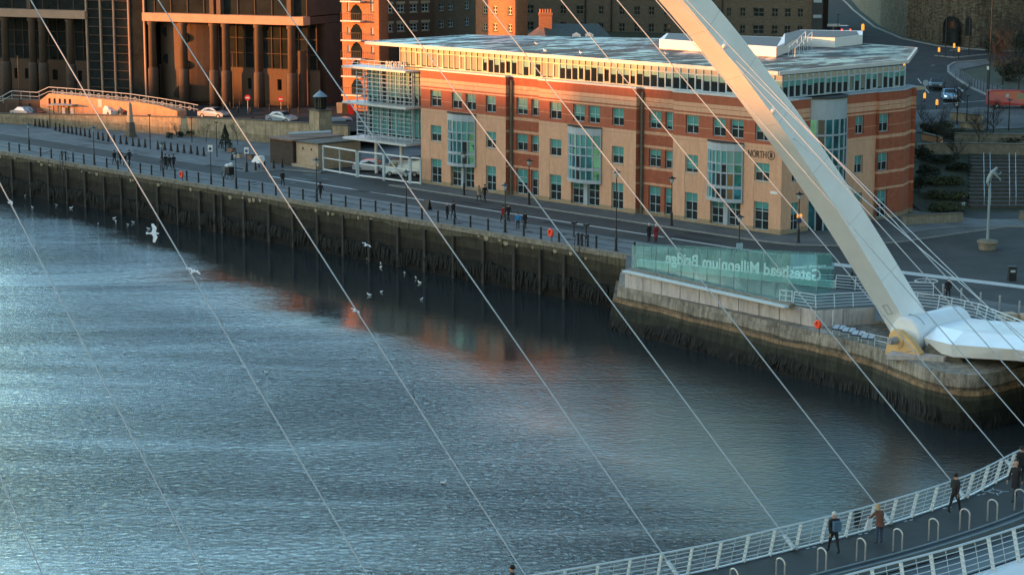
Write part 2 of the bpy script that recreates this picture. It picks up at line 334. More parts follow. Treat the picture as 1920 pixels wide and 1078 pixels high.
def wall_holes(mb, x0, x1, z0, z1, holes, y=0.0, dep=0.3, solid=True):
    """front skin of a wall in the plane y with rectangular openings and their reveals"""
    xs = sorted(set([x0, x1]+[h[0] for h in holes]+[h[1] for h in holes])); zs = sorted(set([z0, z1]+[h[2] for h in holes]+[h[3] for h in holes]))
    xs = [x for x in xs if x0 <= x <= x1]; zs = [z for z in zs if z0 <= z <= z1]
    for i in range(len(zs)-1):
        run = None
        for j in range(len(xs)-1):
            cx, cz = (xs[j]+xs[j+1])/2, (zs[i]+zs[i+1])/2
            inh = any(h[0] < cx < h[1] and h[2] < cz < h[3] for h in holes)
            if not inh and run is None: run = xs[j]
            if (inh or j == len(xs)-2) and run is not None:
                e = xs[j] if inh else xs[j+1]
                mb.quad((run, y, zs[i]), (e, y, zs[i]), (e, y, zs[i+1]), (run, y, zs[i+1])); run = None
    for a, b, c, d in holes:
        mb.quad((a, y, c), (a, y+dep, c), (a, y+dep, d), (a, y, d)); mb.quad((b, y, c), (b, y, d), (b, y+dep, d), (b, y+dep, c))
        mb.quad((a, y, c), (b, y, c), (b, y+dep, c), (a, y+dep, c)); mb.quad((a, y, d), (a, y+dep, d), (b, y+dep, d), (b, y, d))
def window(par, x0, x1, z0, z1, y, cols=2, rows=2, blind=0.5, bar=0.065, fm='frame_grey', gm='glass_dark', bm_='blind', simple=False, axis=0):
    """axis 0: in a wall facing -y ; axis 1: in a wall facing +x (x0,x1 then run along +y, y is the x of the plane)"""
    def T(a, b, c): return (a, b, c) if axis == 0 else (-b, a, c)
    f = MB(); yf = y
    def bx(a0, a1, b0, b1, c0, c1):
        if axis == 0: f.box(a0, a1, b0, b1, c0, c1)
        else: f.box(-b1, -b0, a0, a1, c0, c1)
    bx(x0, x0+bar, yf, yf+.08, z0, z1); bx(x1-bar, x1, yf, yf+.08, z0, z1); bx(x0+bar, x1-bar, yf, yf+.08, z0, z0+bar); bx(x0+bar, x1-bar, yf, yf+.08, z1-bar, z1)
    for i in range(1, cols): c = x0+(x1-x0)*i/cols; bx(c-bar/2, c+bar/2, yf+.004, yf+.076, z0+bar, z1-bar)
    for j in range(1, rows): c = z0+(z1-z0)*j/rows; bx(x0+bar, x1-bar, yf+.008, yf+.072, c-bar/2, c+bar/2)
    o = f.build('window', fm, par)
    g = MB(); g.quad(T(x0+bar/2, yf+.06, z0+bar/2), T(x1-bar/2, yf+.06, z0+bar/2), T(x1-bar/2, yf+.06, z1-bar/2), T(x0+bar/2, yf+.06, z1-bar/2)); g.build('pane', gm, o)
    if blind > 0 and not simple:
        zb = z1-(z1-z0)*blind; g = MB(); g.quad(T(x0+bar/2, yf+.05, zb), T(x1-bar/2, yf+.05, zb), T(x1-bar/2, yf+.05, z1-bar/2), T(x0+bar/2, yf+.05, z1-bar/2)); g.build('blind', bm_, o)
    return o
def struct(name, mb, m, smooth=False): return tag(mb.build(name, m, None, smooth), kind='structure')
def drape(name, pts, off, m, struct_=True):          # polygon (world xy) laid on the hillside
    bm = bmesh.new(); f = bm.faces.new([bm.verts.new((p[0], p[1], 0)) for p in pts])
    for y, _ in KN:
        g = list(bm.verts)+list(bm.edges)+list(bm.faces); bmesh.ops.bisect_plane(bm, geom=g, plane_co=(0, y, 0), plane_no=(0, 1, 0))
    for v in bm.verts: v.co.z = HZ(v.co.y)+off
    bmesh.ops.triangulate(bm, faces=bm.faces); bmesh.ops.recalc_face_normals(bm, faces=bm.faces)
    if sum(f.normal.z for f in bm.faces) < 0: bmesh.ops.reverse_faces(bm, faces=bm.faces)
    me = bpy.data.meshes.new(name); bm.to_mesh(me); bm.free(); me.materials.append(MATS[m]); o = bpy.data.objects.new(name, me); sc.collection.objects.link(o)
    if struct_: o['kind'] = 'structure'
    return o
def text_mesh(name, body, m, par, loc, rot, size, ext=0.02, align='LEFT', scale=(1, 1, 1), bold=0.0):
    cu = bpy.data.curves.new(name, 'FONT'); cu.body = body; cu.offset = bold; cu.size = size; cu.extrude = ext; cu.align_x = align
    t = bpy.data.objects.new(name, cu); sc.collection.objects.link(t)
    dg = bpy.context.evaluated_depsgraph_get(); me = bpy.data.meshes.new_from_object(t.evaluated_get(dg)); bpy.data.objects.remove(t)
    me.materials.clear(); me.materials.append(MATS[m]); o = bpy.data.objects.new(name, me); sc.collection.objects.link(o); o.parent = par
    o.location = loc; o.rotation_euler = rot; o.scale = scale; return o
# ================================================================== SETTING
WZ = -5.2
def water_mat():
    m = bpy.data.materials.new('river_water'); m.use_nodes = True; n = m.node_tree.nodes; l = m.node_tree.links
    b = n['Principled BSDF']; b.inputs['Base Color'].default_value = (0.020, 0.025, 0.026, 1); b.inputs['Roughness'].default_value = 0.04; b.inputs['IOR'].default_value = 1.34
    b.inputs['Specular IOR Level'].default_value = 0.62
    tc = n.new('ShaderNodeTexCoord')
    def noise(scale, det, st, ro=0.6, dist=0.0):
        mp = n.new('ShaderNodeMapping'); mp.inputs['Rotation'].default_value = (0, 0, R(8)); mp.inputs['Scale'].default_value = st; l.new(tc.outputs['Object'], mp.inputs[0])
        q = n.new('ShaderNodeTexNoise'); q.inputs['Scale'].default_value = scale; q.inputs['Detail'].default_value = det; q.inputs['Roughness'].default_value = ro; q.inputs['Distortion'].default_value = dist
        l.new(mp.outputs[0], q.inputs['Vector']); return q
    a = noise(2.3, 4, (0.7, 1, 1), 0.66, 0.4); c = noise(0.16, 2, (0.6, 1.0, 1), 0.5); big = noise(0.02, 3, (0.6, 1.2, 1), 0.55, 0.4)
    # wind: ripples die out in the lee of the quay wall and of the pier
    sp = n.new('ShaderNodeSeparateXYZ'); l.new(tc.outputs['Object'], sp.inputs[0])
    # signed distance from the quay wall (river side positive)
    dv = n.new('ShaderNodeVectorMath'); dv.operation = 'DOT_PRODUCT'; dv.inputs[1].default_value = (-V.x, -V.y, 0); l.new(tc.outputs['Object'], dv.inputs[0])
    du = n.new('ShaderNodeVectorMath'); du.operation = 'DOT_PRODUCT'; du.inputs[1].default_value = (U.x, U.y, 0); l.new(tc.outputs['Object'], du.inputs[0])
    def math_(op, a_, b_=None, c_=None):
        q = n.new('ShaderNodeMath'); q.operation = op
        for i, z in enumerate((a_, b_, c_)):
            if z is None: continue
            if isinstance(z, (int, float)): q.inputs[i].default_value = z
            else: l.new(z, q.inputs[i])
        return q.outputs[0]
    d0 = math_('ADD', dv.outputs['Value'], Q0.dot(V))                     # 0 at the wall
    u0 = math_('SUBTRACT', du.outputs['Value'], Q0.dot(U))                # 0 near the pier, negative upstream
    lee = math_('MULTIPLY_ADD', u0, LEE_K, LEE_0)                          # width of the sheltered strip
    lee = math_('MAXIMUM', lee, 8.0)
    e = math_('SUBTRACT', d0, lee); e = math_('DIVIDE', e, LEE_W)
    e = math_('ADD', e, math_('MULTIPLY_ADD', big.outputs['Fac'], 2.0, -1.0))
    st = n.new('ShaderNodeMapRange'); st.interpolation_type = 'SMOOTHSTEP'; st.inputs['From Min'].default_value = -0.5; st.inputs['From Max'].default_value = 1.0
    st.inputs['To Min'].default_value = 0.04; st.inputs['To Max'].default_value = 1.0; l.new(e, st.inputs['Value'])
    h = math_('ADD', math_('MULTIPLY', a.outputs['Fac'], RIP_A), math_('MULTIPLY', c.outputs['Fac'], RIP_B))
    slick = noise(0.045, 5, (0.35, 1.4, 1), 0.62, 0.6); sm = n.new('ShaderNodeMapRange'); sm.inputs['From Min'].default_value = .36; sm.inputs['From Max'].default_value = .62; sm.inputs['To Min'].default_value = .45; sm.inputs['To Max'].default_value = 1.35; l.new(slick.outputs['Fac'], sm.inputs['Value'])
    chop = n.new('ShaderNodeMapRange'); chop.inputs['From Min'].default_value = 4; chop.inputs['From Max'].default_value = 16; chop.inputs['To Min'].default_value = 0; chop.inputs['To Max'].default_value = .22; l.new(u0, chop.inputs['Value'])
    h = math_('MULTIPLY', h, math_('MULTIPLY', math_('MAXIMUM', st.outputs[0], chop.outputs[0]), sm.outputs[0]))
    bu = n.new('ShaderNodeBump'); bu.inputs['Strength'].default_value = 1.0; bu.inputs['Distance'].default_value = 1.0; l.new(h, bu.inputs['Height']); l.new(bu.outputs[0], b.inputs['Normal'])
    MATS['river_water'] = m
LEE_K, LEE_0, LEE_W = 0.24, 29.0, 12.0
RIP_A, RIP_B = 0.21, 0.16
water_mat()
struct('water', MB().quad((-900, -300, WZ), (900, -300, WZ), (900, 900, WZ), (-900, 900, WZ)), 'river_water')

# ground behind the quay: one sheet
g = MB(); a, b_, c, d = QP(-600, .35), QP(700, .35), QP(700, 1200), QP(-600, 1200); g.quad(a, b_, c, d)
struct('quay_ground', g, 'asphalt_promenade')
def strip(name, u0, u1, v0, v1, z, m, kind=True):
    g = MB(); n_ = max(1, int((u1-u0)/20))
    g.quad(QP(u0, v0, z), QP(u1, v0, z), QP(u1, v1, z), QP(u0, v1, z)); return struct(name, g, m)
strip('quayside_paving', -260, 1.0, .45, 6.3, .004, 'paving')
strip('promenade_line', -260, -64, 9.9, 10.25, .008, 'paint_line') if False else None
g = MB(); g.quad(QP(-68, 9.7, .008), QP(9, 9.7, .008), QP(9, 10.1, .008), QP(-68, 10.1, .008)); struct('paving_line', g, 'paint_line')
g = MB(); g.quad(QP(-300, 10.4, .004), QP(-72, 10.4, .004), QP(-72, 45, .004), QP(-300, 45, .004)); struct('promenade_paving', g, 'paving')
def kerbed(name, pts, h, m, km):
    o = struct(name, MB().prism([(p.x, p.y) for p in pts], 0.0, h), m)
    k = MB()
    for i in range(len(pts)-1):
        p, q = pts[i], pts[i+1]; k.beam((p.x, p.y, h/2+.006), (q.x, q.y, h/2+.006), .16, h+.01)
    k.build('kerb', km, o)
    return o
kerbed('pavement', [QP(-52, 14.8), QP(2, 14.6), QP(7, 15.3), QP(10.5, 18.5), QP(12.5, 24), QP(13.2, 33), QP(14, 41), QP(-2, 41), QP(-2, 18.9), QP(-50, 18.9)], .12, 'paving_dark', 'kerb')
kerbed('garden_pavement', [G(1690, 440), G(1740, 432), G(1800, 427), G(1860, 426), G(1990, 427), G(1990, 414), G(1803, 414), G(1690, 424)], .135, 'paving', 'kerb')
kerbed('hut_pavement', [G(460, 322), G(500, 322), G(532, 319), G(560, 321), G(600, 325), G(606, 318), G(560, 300), G(470, 290), G(440, 300)], .12, 'paving_dark', 'kerb')
# plaza line and the round cycle marking
g = MB(); g.quad(G(1560, 492, .012), G(1960, 540, .012), G(1960, 546, .012), G(1560, 498, .012)); struct('plaza_line', g, 'paint_line')
c0 = G(1737, 527, .012); g = MB(); g.torus((c0.x, c0.y, .012), .95, .07, 'z', 24, 4); g.beam((c0.x-.5, c0.y, .014), (c0.x+.5, c0.y+.3, .014), .12, .01); g.beam((c0.x-.2, c0.y-.4, .014), (c0.x+.1, c0.y+.6, .014), .12, .01)
struct('cycle_marking', g, 'paint_line')
g = MB(); g.quad(G(1640, 533, .006), G(1980, 582, .006), G(1980, 660, .006), G(1640, 600, .006)); struct('bridge_forecourt_paving', g, 'paving_dark')

# repairs and covers in the paving
random.seed(21)
for k in range(34):
    u_ = random.uniform(-120, 0); v_ = random.uniform(6.6, 14); w_, h_ = random.choice(((.7, .7), (1.0, .6), (3.5, .9), (6, 1.1), (2.2, 1.4)))
    g = MB(); g.quad(QP(u_, v_, .0065+k*.0001), QP(u_+w_, v_, .0065+k*.0001), QP(u_+w_, v_+h_, .0065+k*.0001), QP(u_, v_+h_, .0065+k*.0001)); struct('paving_patch', g, random.choice(('asphalt', 'paving_dark', 'asphalt_promenade')))
for k in range(16):
    u_ = random.uniform(-110, 0); v_ = random.uniform(1.2, 5.4); g = MB(); g.quad(QP(u_, v_, .008), QP(u_+.7, v_, .008), QP(u_+.7, v_+.6, .008), QP(u_, v_+.6, .008)); struct('manhole_cover', g, 'asphalt')
random.seed(5)
# upper street on the left behind the retaining wall
WL = [(-220, 215.5, 1.1), (0, 231, 1.32), (210, 244, 2.0), (440, 262, 2.74), (580, 275, 3.0), (655, 282, 3.1)]
wl = [(G(px, py), z) for px, py, z in WL]
g = MB()
for (p, z), (q, z2) in zip(wl, wl[1:]):
    pb, qb = p+Vector((25, 90, 0)), q+Vector((25, 90, 0))
    g.quad((p.x, p.y, z-.55), (q.x, q.y, z2-.7), (qb.x, qb.y, 2.6), (pb.x, pb.y, 2.2))
p, z = wl[-1][0], 2.4; g.quad((p.x, p.y, z), (p.x+40, p.y+22, z), (p.x+80, p.y+110, 2.6), (p.x+25, p.y+90, 2.6))
struct('upper_street', g, 'asphalt')
def wall_line(name, label, pts, th, m, cm=None, cap=.12, base=0.0, cat='wall'):
    """free standing wall along pts = [(Vector, top z)]"""
    g = MB(); k = MB()
    for i in range(len(pts)-1):
        (p, z), (q, z2) = pts[i], pts[i+1]; d = (q-p).normalized(); nrm = Vector((-d.y, d.x, 0))*th/2
        vs = [p-nrm, q-nrm, q+nrm, p+nrm]; ba = base if not callable(base) else None
        zb = [base]*4 if ba is not None else [base(v) for v in vs]
        top = [z, z2, z2, z]
        g.add([(v.x, v.y, b2) for v, b2 in zip(vs, zb)]+[(v.x, v.y, t) for v, t in zip(vs, top)], [(0,3,2,1),(4,5,6,7),(0,1,5,4),(1,2,6,5),(2,3,7,6),(3,0,4,7)])
        if cm: k.beam((p.x, p.y, z+cap/2), (q.x, q.y, z2+cap/2), th+.12, cap)
    o = tag(g.build(name, m), label, cat)
    if cm: k.build('coping', cm, o)
    return o
band_mat('retaining_stone', [(-1, (.34, .265, .17)), (1.0, (.45, .35, .23)), (5, (.45, .35, .23))], var=.3, scale=1.3, stains=.35)
wall_line('retaining_wall', 'long buff stone retaining wall holding up the street on the far left', wl, .5, MATS['retaining_stone'], 'stone_dark', .15)

# hillside on the right
drape('hillside', [(42.5, 221), (230, 221), (420, 890), (-160, 890), (-20, 330), (10, 290), (38, 262)], -.02, 'grass')
def pxpoly(pts): return [GT(*p) for p in pts]
drape('road', pxpoly([(1715, 246), (1990, 226), (1990, 196), (1860, 184), (1822, 167), (1795, 150), (1778, 136), (1778, 126), (1790, 121), (1850, 116), (1890, 112), (1960, 112), (1960, 100), (1850, 96), (1760, 88), (1690, 74), (1640, 52), (1600, 20), (1575, -4), (1440, -60), (1400, -20), (1440, 40), (1500, 130), (1600, 220)]), .03, 'asphalt')
def kerb_line(pts, off=.1, w_=.3, m='kerb'):
    g = MB(); q = [GT(*p) for p in pts]
    r = []
    for a_, b2 in zip(q, q[1:]):
        for i in range(6): t = i/6; x = a_.lerp(b2, t); r.append(Vector((x.x, x.y, HZ(x.y)+off)))
    r.append(Vector((q[-1].x, q[-1].y, HZ(q[-1].y)+off)))
    for a_, b2 in zip(r, r[1:]): g.beam(a_, b2, w_, .16)
    return struct('road_kerb', g, m)
kerb_line([(1575, -4), (1600, 20), (1640, 52), (1690, 74), (1760, 88), (1850, 96), (1960, 100)])
kerb_line([(1850, 114), (1790, 119), (1778, 126), (1778, 136), (1795, 150), (1822, 167), (1860, 184), (1990, 196)])
kerb_line([(1753, 106), (1790, 110), (1850, 104)])
drape('verge_pavement', pxpoly([(1850, 114), (1790, 119), (1778, 126), (1778, 136), (1795, 150), (1822, 167), (1860, 184), (1960, 192), (1960, 176), (1880, 168), (1830, 150), (1800, 132), (1860, 120)]), .05, 'paving_dark')
def road_mark(pts, m='paint_line', name='road_marking'): return drape(name, pxpoly(pts), .045, m)
road_mark([(1796, 166), (1799, 165), (1807, 171), (1809, 174), (1804, 173)])
road_mark([(1715, 210.5), (1850, 206), (1850, 204.5), (1715, 208.5)])
for k in range(9):
    y = 209+k*3.4; road_mark([(1712, y+4.5), (1830, y-.5), (1960, y+4), (1960, y+3), (1830, y-1.6), (1712, y+3.3)], 'paving')
road_mark([(1690, 212), (1700, 209), (1960, 197), (1990, 200), (1990, 238), (1715, 250)], 'paving_dark', 'crossing_paving')
for (a_, b2) in (((1720, 149), (1727, 158)), ((1733, 166), (1741, 176)), ((1795, 185), (1806, 193)), ((1780, 96), (1840, 92)), ((1745, 124), (1752, 124)), ((1768, 196), (1850, 190))):
    road_mark([a_, (a_[0]+1.5, a_[1]-.6), (b2[0]+1.5, b2[1]-.6), b2])
# ------------------------------------------------------------------ quay wall
QW0, QW1 = -150.0, 2.2
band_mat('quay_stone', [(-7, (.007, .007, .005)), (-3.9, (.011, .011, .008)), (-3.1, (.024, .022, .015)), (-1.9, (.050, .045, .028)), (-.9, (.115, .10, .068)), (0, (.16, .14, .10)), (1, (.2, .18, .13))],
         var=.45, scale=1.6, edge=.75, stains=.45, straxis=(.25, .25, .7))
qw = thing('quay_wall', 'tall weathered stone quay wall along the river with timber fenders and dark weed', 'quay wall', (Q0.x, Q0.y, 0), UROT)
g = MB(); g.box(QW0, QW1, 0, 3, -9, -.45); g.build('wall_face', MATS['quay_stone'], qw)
# coping blocks, each a little different
g = MB(); u_ = QW0
while u_ < QW1-.2:
    L_ = random.uniform(1.2, 1.9); e = min(u_+L_, QW1); g.box(u_+.012, e-.012, -.14+random.uniform(-.03, .03), .46, -.45, random.uniform(-.005, .012)); u_ = e
g.build('coping', 'coping', qw)
g = MB(); g2 = MB(); u_ = QW0
while u_ < QW1-.2:                                   # irregular courses of broken facing under the coping
    L_ = random.uniform(.5, 2.2); e = min(u_+L_, QW1)
    if random.random() < .65: g.box(u_+.03, e-.03, -random.uniform(.02, .09), 0.01, -.45-random.uniform(.3, .85), -.452)
    if random.random() < .38:
        zt = -.47-random.random()*.45; pw = random.uniform(.15, .75); ph = random.uniform(.12, .5); g2.xzprism([(u_+.1, zt), (u_+.1+pw*.2, zt-ph*.8), (u_+.1+pw*.55, zt-ph), (u_+.1+pw, zt-ph*.55), (u_+.1+pw*.9, zt-.02), (u_+.1+pw*.4, zt+.01)], -random.uniform(.10, .12), 0.01)
    u_ = e
g.build('facing_course', MATS['quay_stone'], qw); g2.build('pale_facing', 'pale_stone', qw)
for i, px in enumerate([24, 58, 92, 127, 161, 197, 229, 259, 297, 335, 376, 404, 418, 459, 506, 551, 597, 645, 694, 748, 798, 852, 908, 966, 1015, 1060]):
    t = uline(px, Q0, U, -1.5, -160, 10); f_ = MB(); w_ = random.uniform(.26, .4)
    f_.box(t-w_/2, t+w_/2, -.26, -.001, -8, -.75-random.uniform(0, .5)); f_.build('fender', 'timber', qw)
# hanging weed along the tide line
g = MB(); u_ = QW0
while u_ < QW1-.1:
    for _ in range(3):
        w_ = random.uniform(.1, .34); z1 = -3.15-random.random()*.5+.35*math.sin(u_*.9)*math.sin(u_*.23); z0 = z1-random.uniform(.5, 1.4); y = -random.uniform(.02, .22)
        g.add([(u_, y, z1), (u_+w_, y-.02, z1-.1), (u_+w_*.7, y-.1, z0), (u_+w_*.2, y-.1, z0)], [(0, 1, 2, 3)])
        g.add([(u_, 0, z1+.05), (u_+w_, 0, z1), (u_+w_, y-.02, z1-.1), (u_, y, z1)], [(0, 1, 2, 3)])
    u_ += random.uniform(.1, .22)
g.build('seaweed', 'seaweed', qw)['kind'] = 'stuff'
# railing posts along the edge
rl = thing('quay_railing', 'black post and rail fence along the top of the quay wall', 'railing', (Q0.x, Q0.y, 0), UROT)
posts = [-14, 17, 36, 76, 96, 137, 157, 200, 221, 242, 263, 284, 306, 328, 350, 372, 419, 467, 492, 517, 542, 568, 621, 648, 676, 704, 733, 791, 821, 852, 882, 915, 982, 1014, 1048, 1118, 1190]
gpair = [116, 123, 1084, 1091, 1102]
for px in posts+gpair:
    t = uline(px, QP(0, .55), U, .6, -160, 14); m_ = MB(); x, y = t, .55
    m_.lathe([(.13, 0), (.14, .04), (.105, .1), (.095, 1.0), (.125, 1.03), (.125, 1.10), (.06, 1.16)], 8, (x, y, .01)); m_.build('post', 'black_metal', rl)
m_ = MB()
for z in (.45, .95): m_.tube([(-160, .55, z), (2, .55, z)], .028, 5)
m_.build('rail', 'black_metal', rl)
def ladder(px, label):
    t = uline(px, QP(0, 0), U, 0, -160, 14); th = thing('quay_ladder', label, 'ladder', QP(t, 0), UROT); m_ = MB()
    for x in (-.3, .3): m_.tube([(x, .5, .02), (x, .5, .9), (x, .3, 1.15), (x, -.1, 1.1), (x, -.3, .7), (x, -.32, -4.8)], .035, 5)
    m_.build('stringer', 'black_metal', th); m_ = MB()
    for k in range(16): m_.tube([(-.3, -.32, -.2-k*.3), (.3, -.32, -.2-k*.3)], .02, 4)
    m_.build('rungs', 'black_metal', th)
ladder(119, 'black steel ladder down the quay wall at the far left'); ladder(1086, 'black steel ladder down the quay wall just left of the glass screen')

# ------------------------------------------------------------------ bollards
bl = thing('bollard', 'black cast conical bollard in the long row on the light promenade paving', 'bollard', group='conical bollards on the promenade')
MB().lathe([(.26, 0), (.27, .05), (.2, .12), (.17, .3), (.10, .85), (.13, .88), (.13, .93), (.085, .97), (.09, 1.05), (.05, 1.12)], 8).build('post', 'black_metal', bl)
bs = Series(bl)
B1 = [(66,237),(74,238),(81,239.5),(89,241),(104,245),(112,247),(119.5,249),(127.5,250),(135,251.5),(143,253),(151,254.5),(159,256),(168,258),(184,262),(193,264),(203,266),(214,268),(226,270),(237,271.5),(249,274),(260.5,275.5),(272,277),(296,280.5),(309,282),(320.5,283.5),(333,285.5),(345,287),(358,288.5),(370,290.5),(382,292.5),(435,300.5),(462,322),(479,321),(496,319.5),(513,317.5),(529,316)]
for p in B1: bs.put(G(*p))

# ------------------------------------------------------------------ street lamps
def make_lamp(h, name='street_lamp'):
    t = thing(name, 'lamp', 'street lamp')
    MB().lathe([(.2, 0), (.2, .08), (.13, .15), (.12, 1.15), (.15, 1.2), (.09, 1.28), (.06, 1.4), (.045, h-.6)], 8).build('column', 'black_metal', t)
    hd = MB().lathe([(.09, h-.62), (.16, h-.5), (.20, h-.22), (.07, h-.2)], 8); hd.build('lantern', 'frame_grey', t)
    MB().lathe([(.07, h-.2), (.42, h-.17), (.40, h-.12), (.12, h-.02), (.05, h+.06), (.02, h+.16)], 10).build('lamp_hood', 'black_metal', t)
    return t
LH = {}
def lamp(px, py, top, label, z=0.0, grp=None):
    g_ = G(px, py, z); h = CAMZ - (top-HORY)*g_.y/FPX - z; t = make_lamp(h); t.location = g_; t['label'] = label
    if grp: t['group'] = grp
    return t
lamp(55, 282, 226, 'black lantern post on the quay edge at the far left of the railing')
lamp(177, 309, 232, 'tall black lamp post on the quay edge left of the group of four walkers')
lamp(443, 354, 280, 'black lamp post on the quay edge beside the loaded tricycle')
lamp(594, 378, 292, 'black lamp post on the quay edge beside the hooded walker')
lamp(762, 406, 315, 'black lamp post on the quay edge below the steel gates')
lamp(947, 436, 340, 'black lamp post on the quay edge beside the walker in red')
lamp(1155, 471, 315, 'tallest black lamp post, on the quay edge just left of the glass screen')
lamp(1385, 505, 400, 'black lamp post behind the glass screen with a small white plate')
lamp(304, 303, 262, 'short black lamp post behind the promenade bollards by the second walking group')
lamp(870, 366, 280, 'black lamp post against the first oriel window of the brick office', .12)
lamp(992, 384, 294, 'black lamp post in front of the first recessed brick bay', .12)
lamp(1259, 423, 327, 'black lamp post in front of the second recessed brick bay', .12)
lamp(1497, 455, 357, 'black lamp post with orange and blue signs near the corner of the brick office', .12)

# ------------------------------------------------------------------ NORTHSIDE OFFICE (brick and buff stone)
FA, FB = G(790, 345), G(1463, 443); FL = (FB-FA).length
ns = thing('office_building', 'four storey red brick and buff stone office with projecting flat roof', 'office building', FA, UROT)
FD = (FB-FA).normalized(); NV = Vector((-FD.y, FD.x, 0)); NV = NV if NV.y > 0 else -NV
ns.rotation_euler = (0, 0, math.atan2(FD.y, FD.x))
def nx(px, z=4): return uline(px, FA, FD, z)
S_, B_ = STONE, BRICK
top = [(8.3, S_), (8.62, B_), (9.55, tuple(c*.85 for c in S_)), (9.6, B_), (10.82, S_), (11.0, B_), (11.14, S_), (11.58, B_), (11.66, S_), (12.06, B_)]
band_mat('stone_front', [(-1, (.33, .24, .15)), (.55, S_), (8.28, (.40, .28, .17))]+top[0:1]+top[1:], var=.09, stains=.14, brick=False)
band_mat('brick_front', [(-1, (.33, .24, .15)), (.55, B_), (3.12, S_), (3.38, B_), (4.75, S_), (5.0, B_), (6.95, S_), (7.2, B_)]+top[0:1]+top[1:], var=.16, stains=.16)
def facade(u0, u1, y, m, holes, zt=12.95):
    g = MB(); wall_holes(g, u0, u1, 0, zt, holes, y, .3); return g.build('wall', MATS[m], ns)
GF, F1, F2 = (.35, 3.08), (5.08, 6.86), (9.0, 10.78)
def winset(lst, y, blinds=(.45, .5, .5)):
    hs = []
    for (x0, x1), (z0, z1), bl_ in lst: hs.append((x0, x1, z0, z1))
    return hs
def do_windows(lst, y):
    for (x0, x1), (z0, z1), bl_ in lst: window(ns, x0, x1, z0, z1, y+.2, 2, 3 if z1-z0 > 2.3 else 2, min(.97, bl_*random.choice((.75, 1, 1, 1, 1.15, 1.6))))
blocks = [(0, 14.1, -.0, [(1.67, 3.5), (10.89, 12.54)], (4.77, 9.23), [(5.3, 7.0), (7.6, 9.3)]),
          (19.3, 33.62, -.0, [(20.95, 22.74), (30.18, 31.87)], (23.95, 28.7), [(24.5, 26.2), (26.75, 28.45)]),
          (38.74, FL, -.0, [(40.42, 42.14), (49.46, 51.35)], (43.56, 48.03), [(44.0, 45.7), (46.3, 48.0)])]
for (a_, b2, y, ws, bay, up) in blocks:
    lst = []
    for w_ in ws: lst += [(w_, GF, .35), (w_, F1, .5), (w_, F2, .5)]
    for w_ in up: lst.append((w_, F2, random.choice((.3, .5, .5, .7))))
    c = (bay[0]+bay[1])/2
    hs = [(x0, x1, z0, z1) for (x0, x1), (z0, z1), _ in lst]+[(bay[0]+.25, bay[1]-.25, .3, 7.9)]
    facade(a_, b2, y, 'stone_front', hs); do_windows(lst, y)
    # pale panels under the first floor windows
    g = MB()
    for w_ in ws: g.box(w_[0]-.02, w_[1]+.02, y-.03, y-.001, 4.88, 5.02); g.box(w_[0]-.06, w_[0]-.03, y-.02, y-.001, 3.1, 4.88)
    g.build('sill', 'sandstone', ns)
    # oriel
    n_ = 7; x0, x1 = bay; r = .95
    arc = [(x0+(x1-x0)*i/n_, y-.12-r*math.sin(math.pi*i/n_)**.75) for i in range(n_+1)]
    def slab(z0, z1, grow):
        pl = [(c+(p[0]-c)*(1+grow), p[1]-grow*1.6) for p in arc]+[(x1, y+.3), (x0, y+.3)]; return MB().prism(pl, z0, z1)
    ori = slab(7.75, 8.5, .035).build('oriel_window', 'cladding', ns); slab(8.5, 8.62, .06).build('cap', 'dark_roof', ori); slab(2.72, 3.08, .045).build('oriel_sill', 'cladding', ori)
    g = MB()
    for p in arc: g.beam((p[0], p[1], 3.08), (p[0], p[1], 7.75), .11, .11)
    for z in (4.2, 5.6, 6.5):
        for p, q in zip(arc, arc[1:]): g.beam((p[0], p[1]+.01, z), (q[0], q[1]+.01, z), .09, .14 if z != 4.2 else .3)
    g.build('frame', 'cladding', ori)
    for i, (p, q) in enumerate(zip(arc, arc[1:])):
        g = MB(); g.quad((p[0], p[1]+.05, 3.08), (q[0], q[1]+.05, 3.08), (q[0], q[1]+.05, 7.75), (p[0], p[1]+.05, 7.75)); g.build('pane', 'glass_sky_glint' if i < 2 else 'glass_teal' if i < 3 else random.choice(['glass_teal', 'glass_dark']), ori)
    for i, (p, q) in enumerate(zip(arc, arc[1:])):
        if i >= 2:
            g = MB(); g.quad((p[0], p[1]+.04, 6.5), (q[0], q[1]+.04, 6.5), (q[0], q[1]+.04, 7.75), (p[0], p[1]+.04, 7.75))
            if i in (3, 5): g.quad((p[0], p[1]+.04, 5.6), (q[0], q[1]+.04, 5.6), (q[0], q[1]+.04, 6.5), (p[0], p[1]+.04, 6.5))
            g.build('blind', 'blind', ori)
    MB().box(c-.28, c+.28, y+.05, y+.5, .3, 2.72).build('column', 'cladding', ns)
    window(ns, bay[0]+.3, c-.3, .32, 2.72, y+.3, 2, 3, .35); window(ns, c+.3, bay[1]-.3, .32, 2.72, y+.3, 2, 3, .35)
    MB().box(x0+.3, x1-.3, y+.6, y+.8, 2.7, 7.9).build('backing_wall', 'glass_dark', ns)
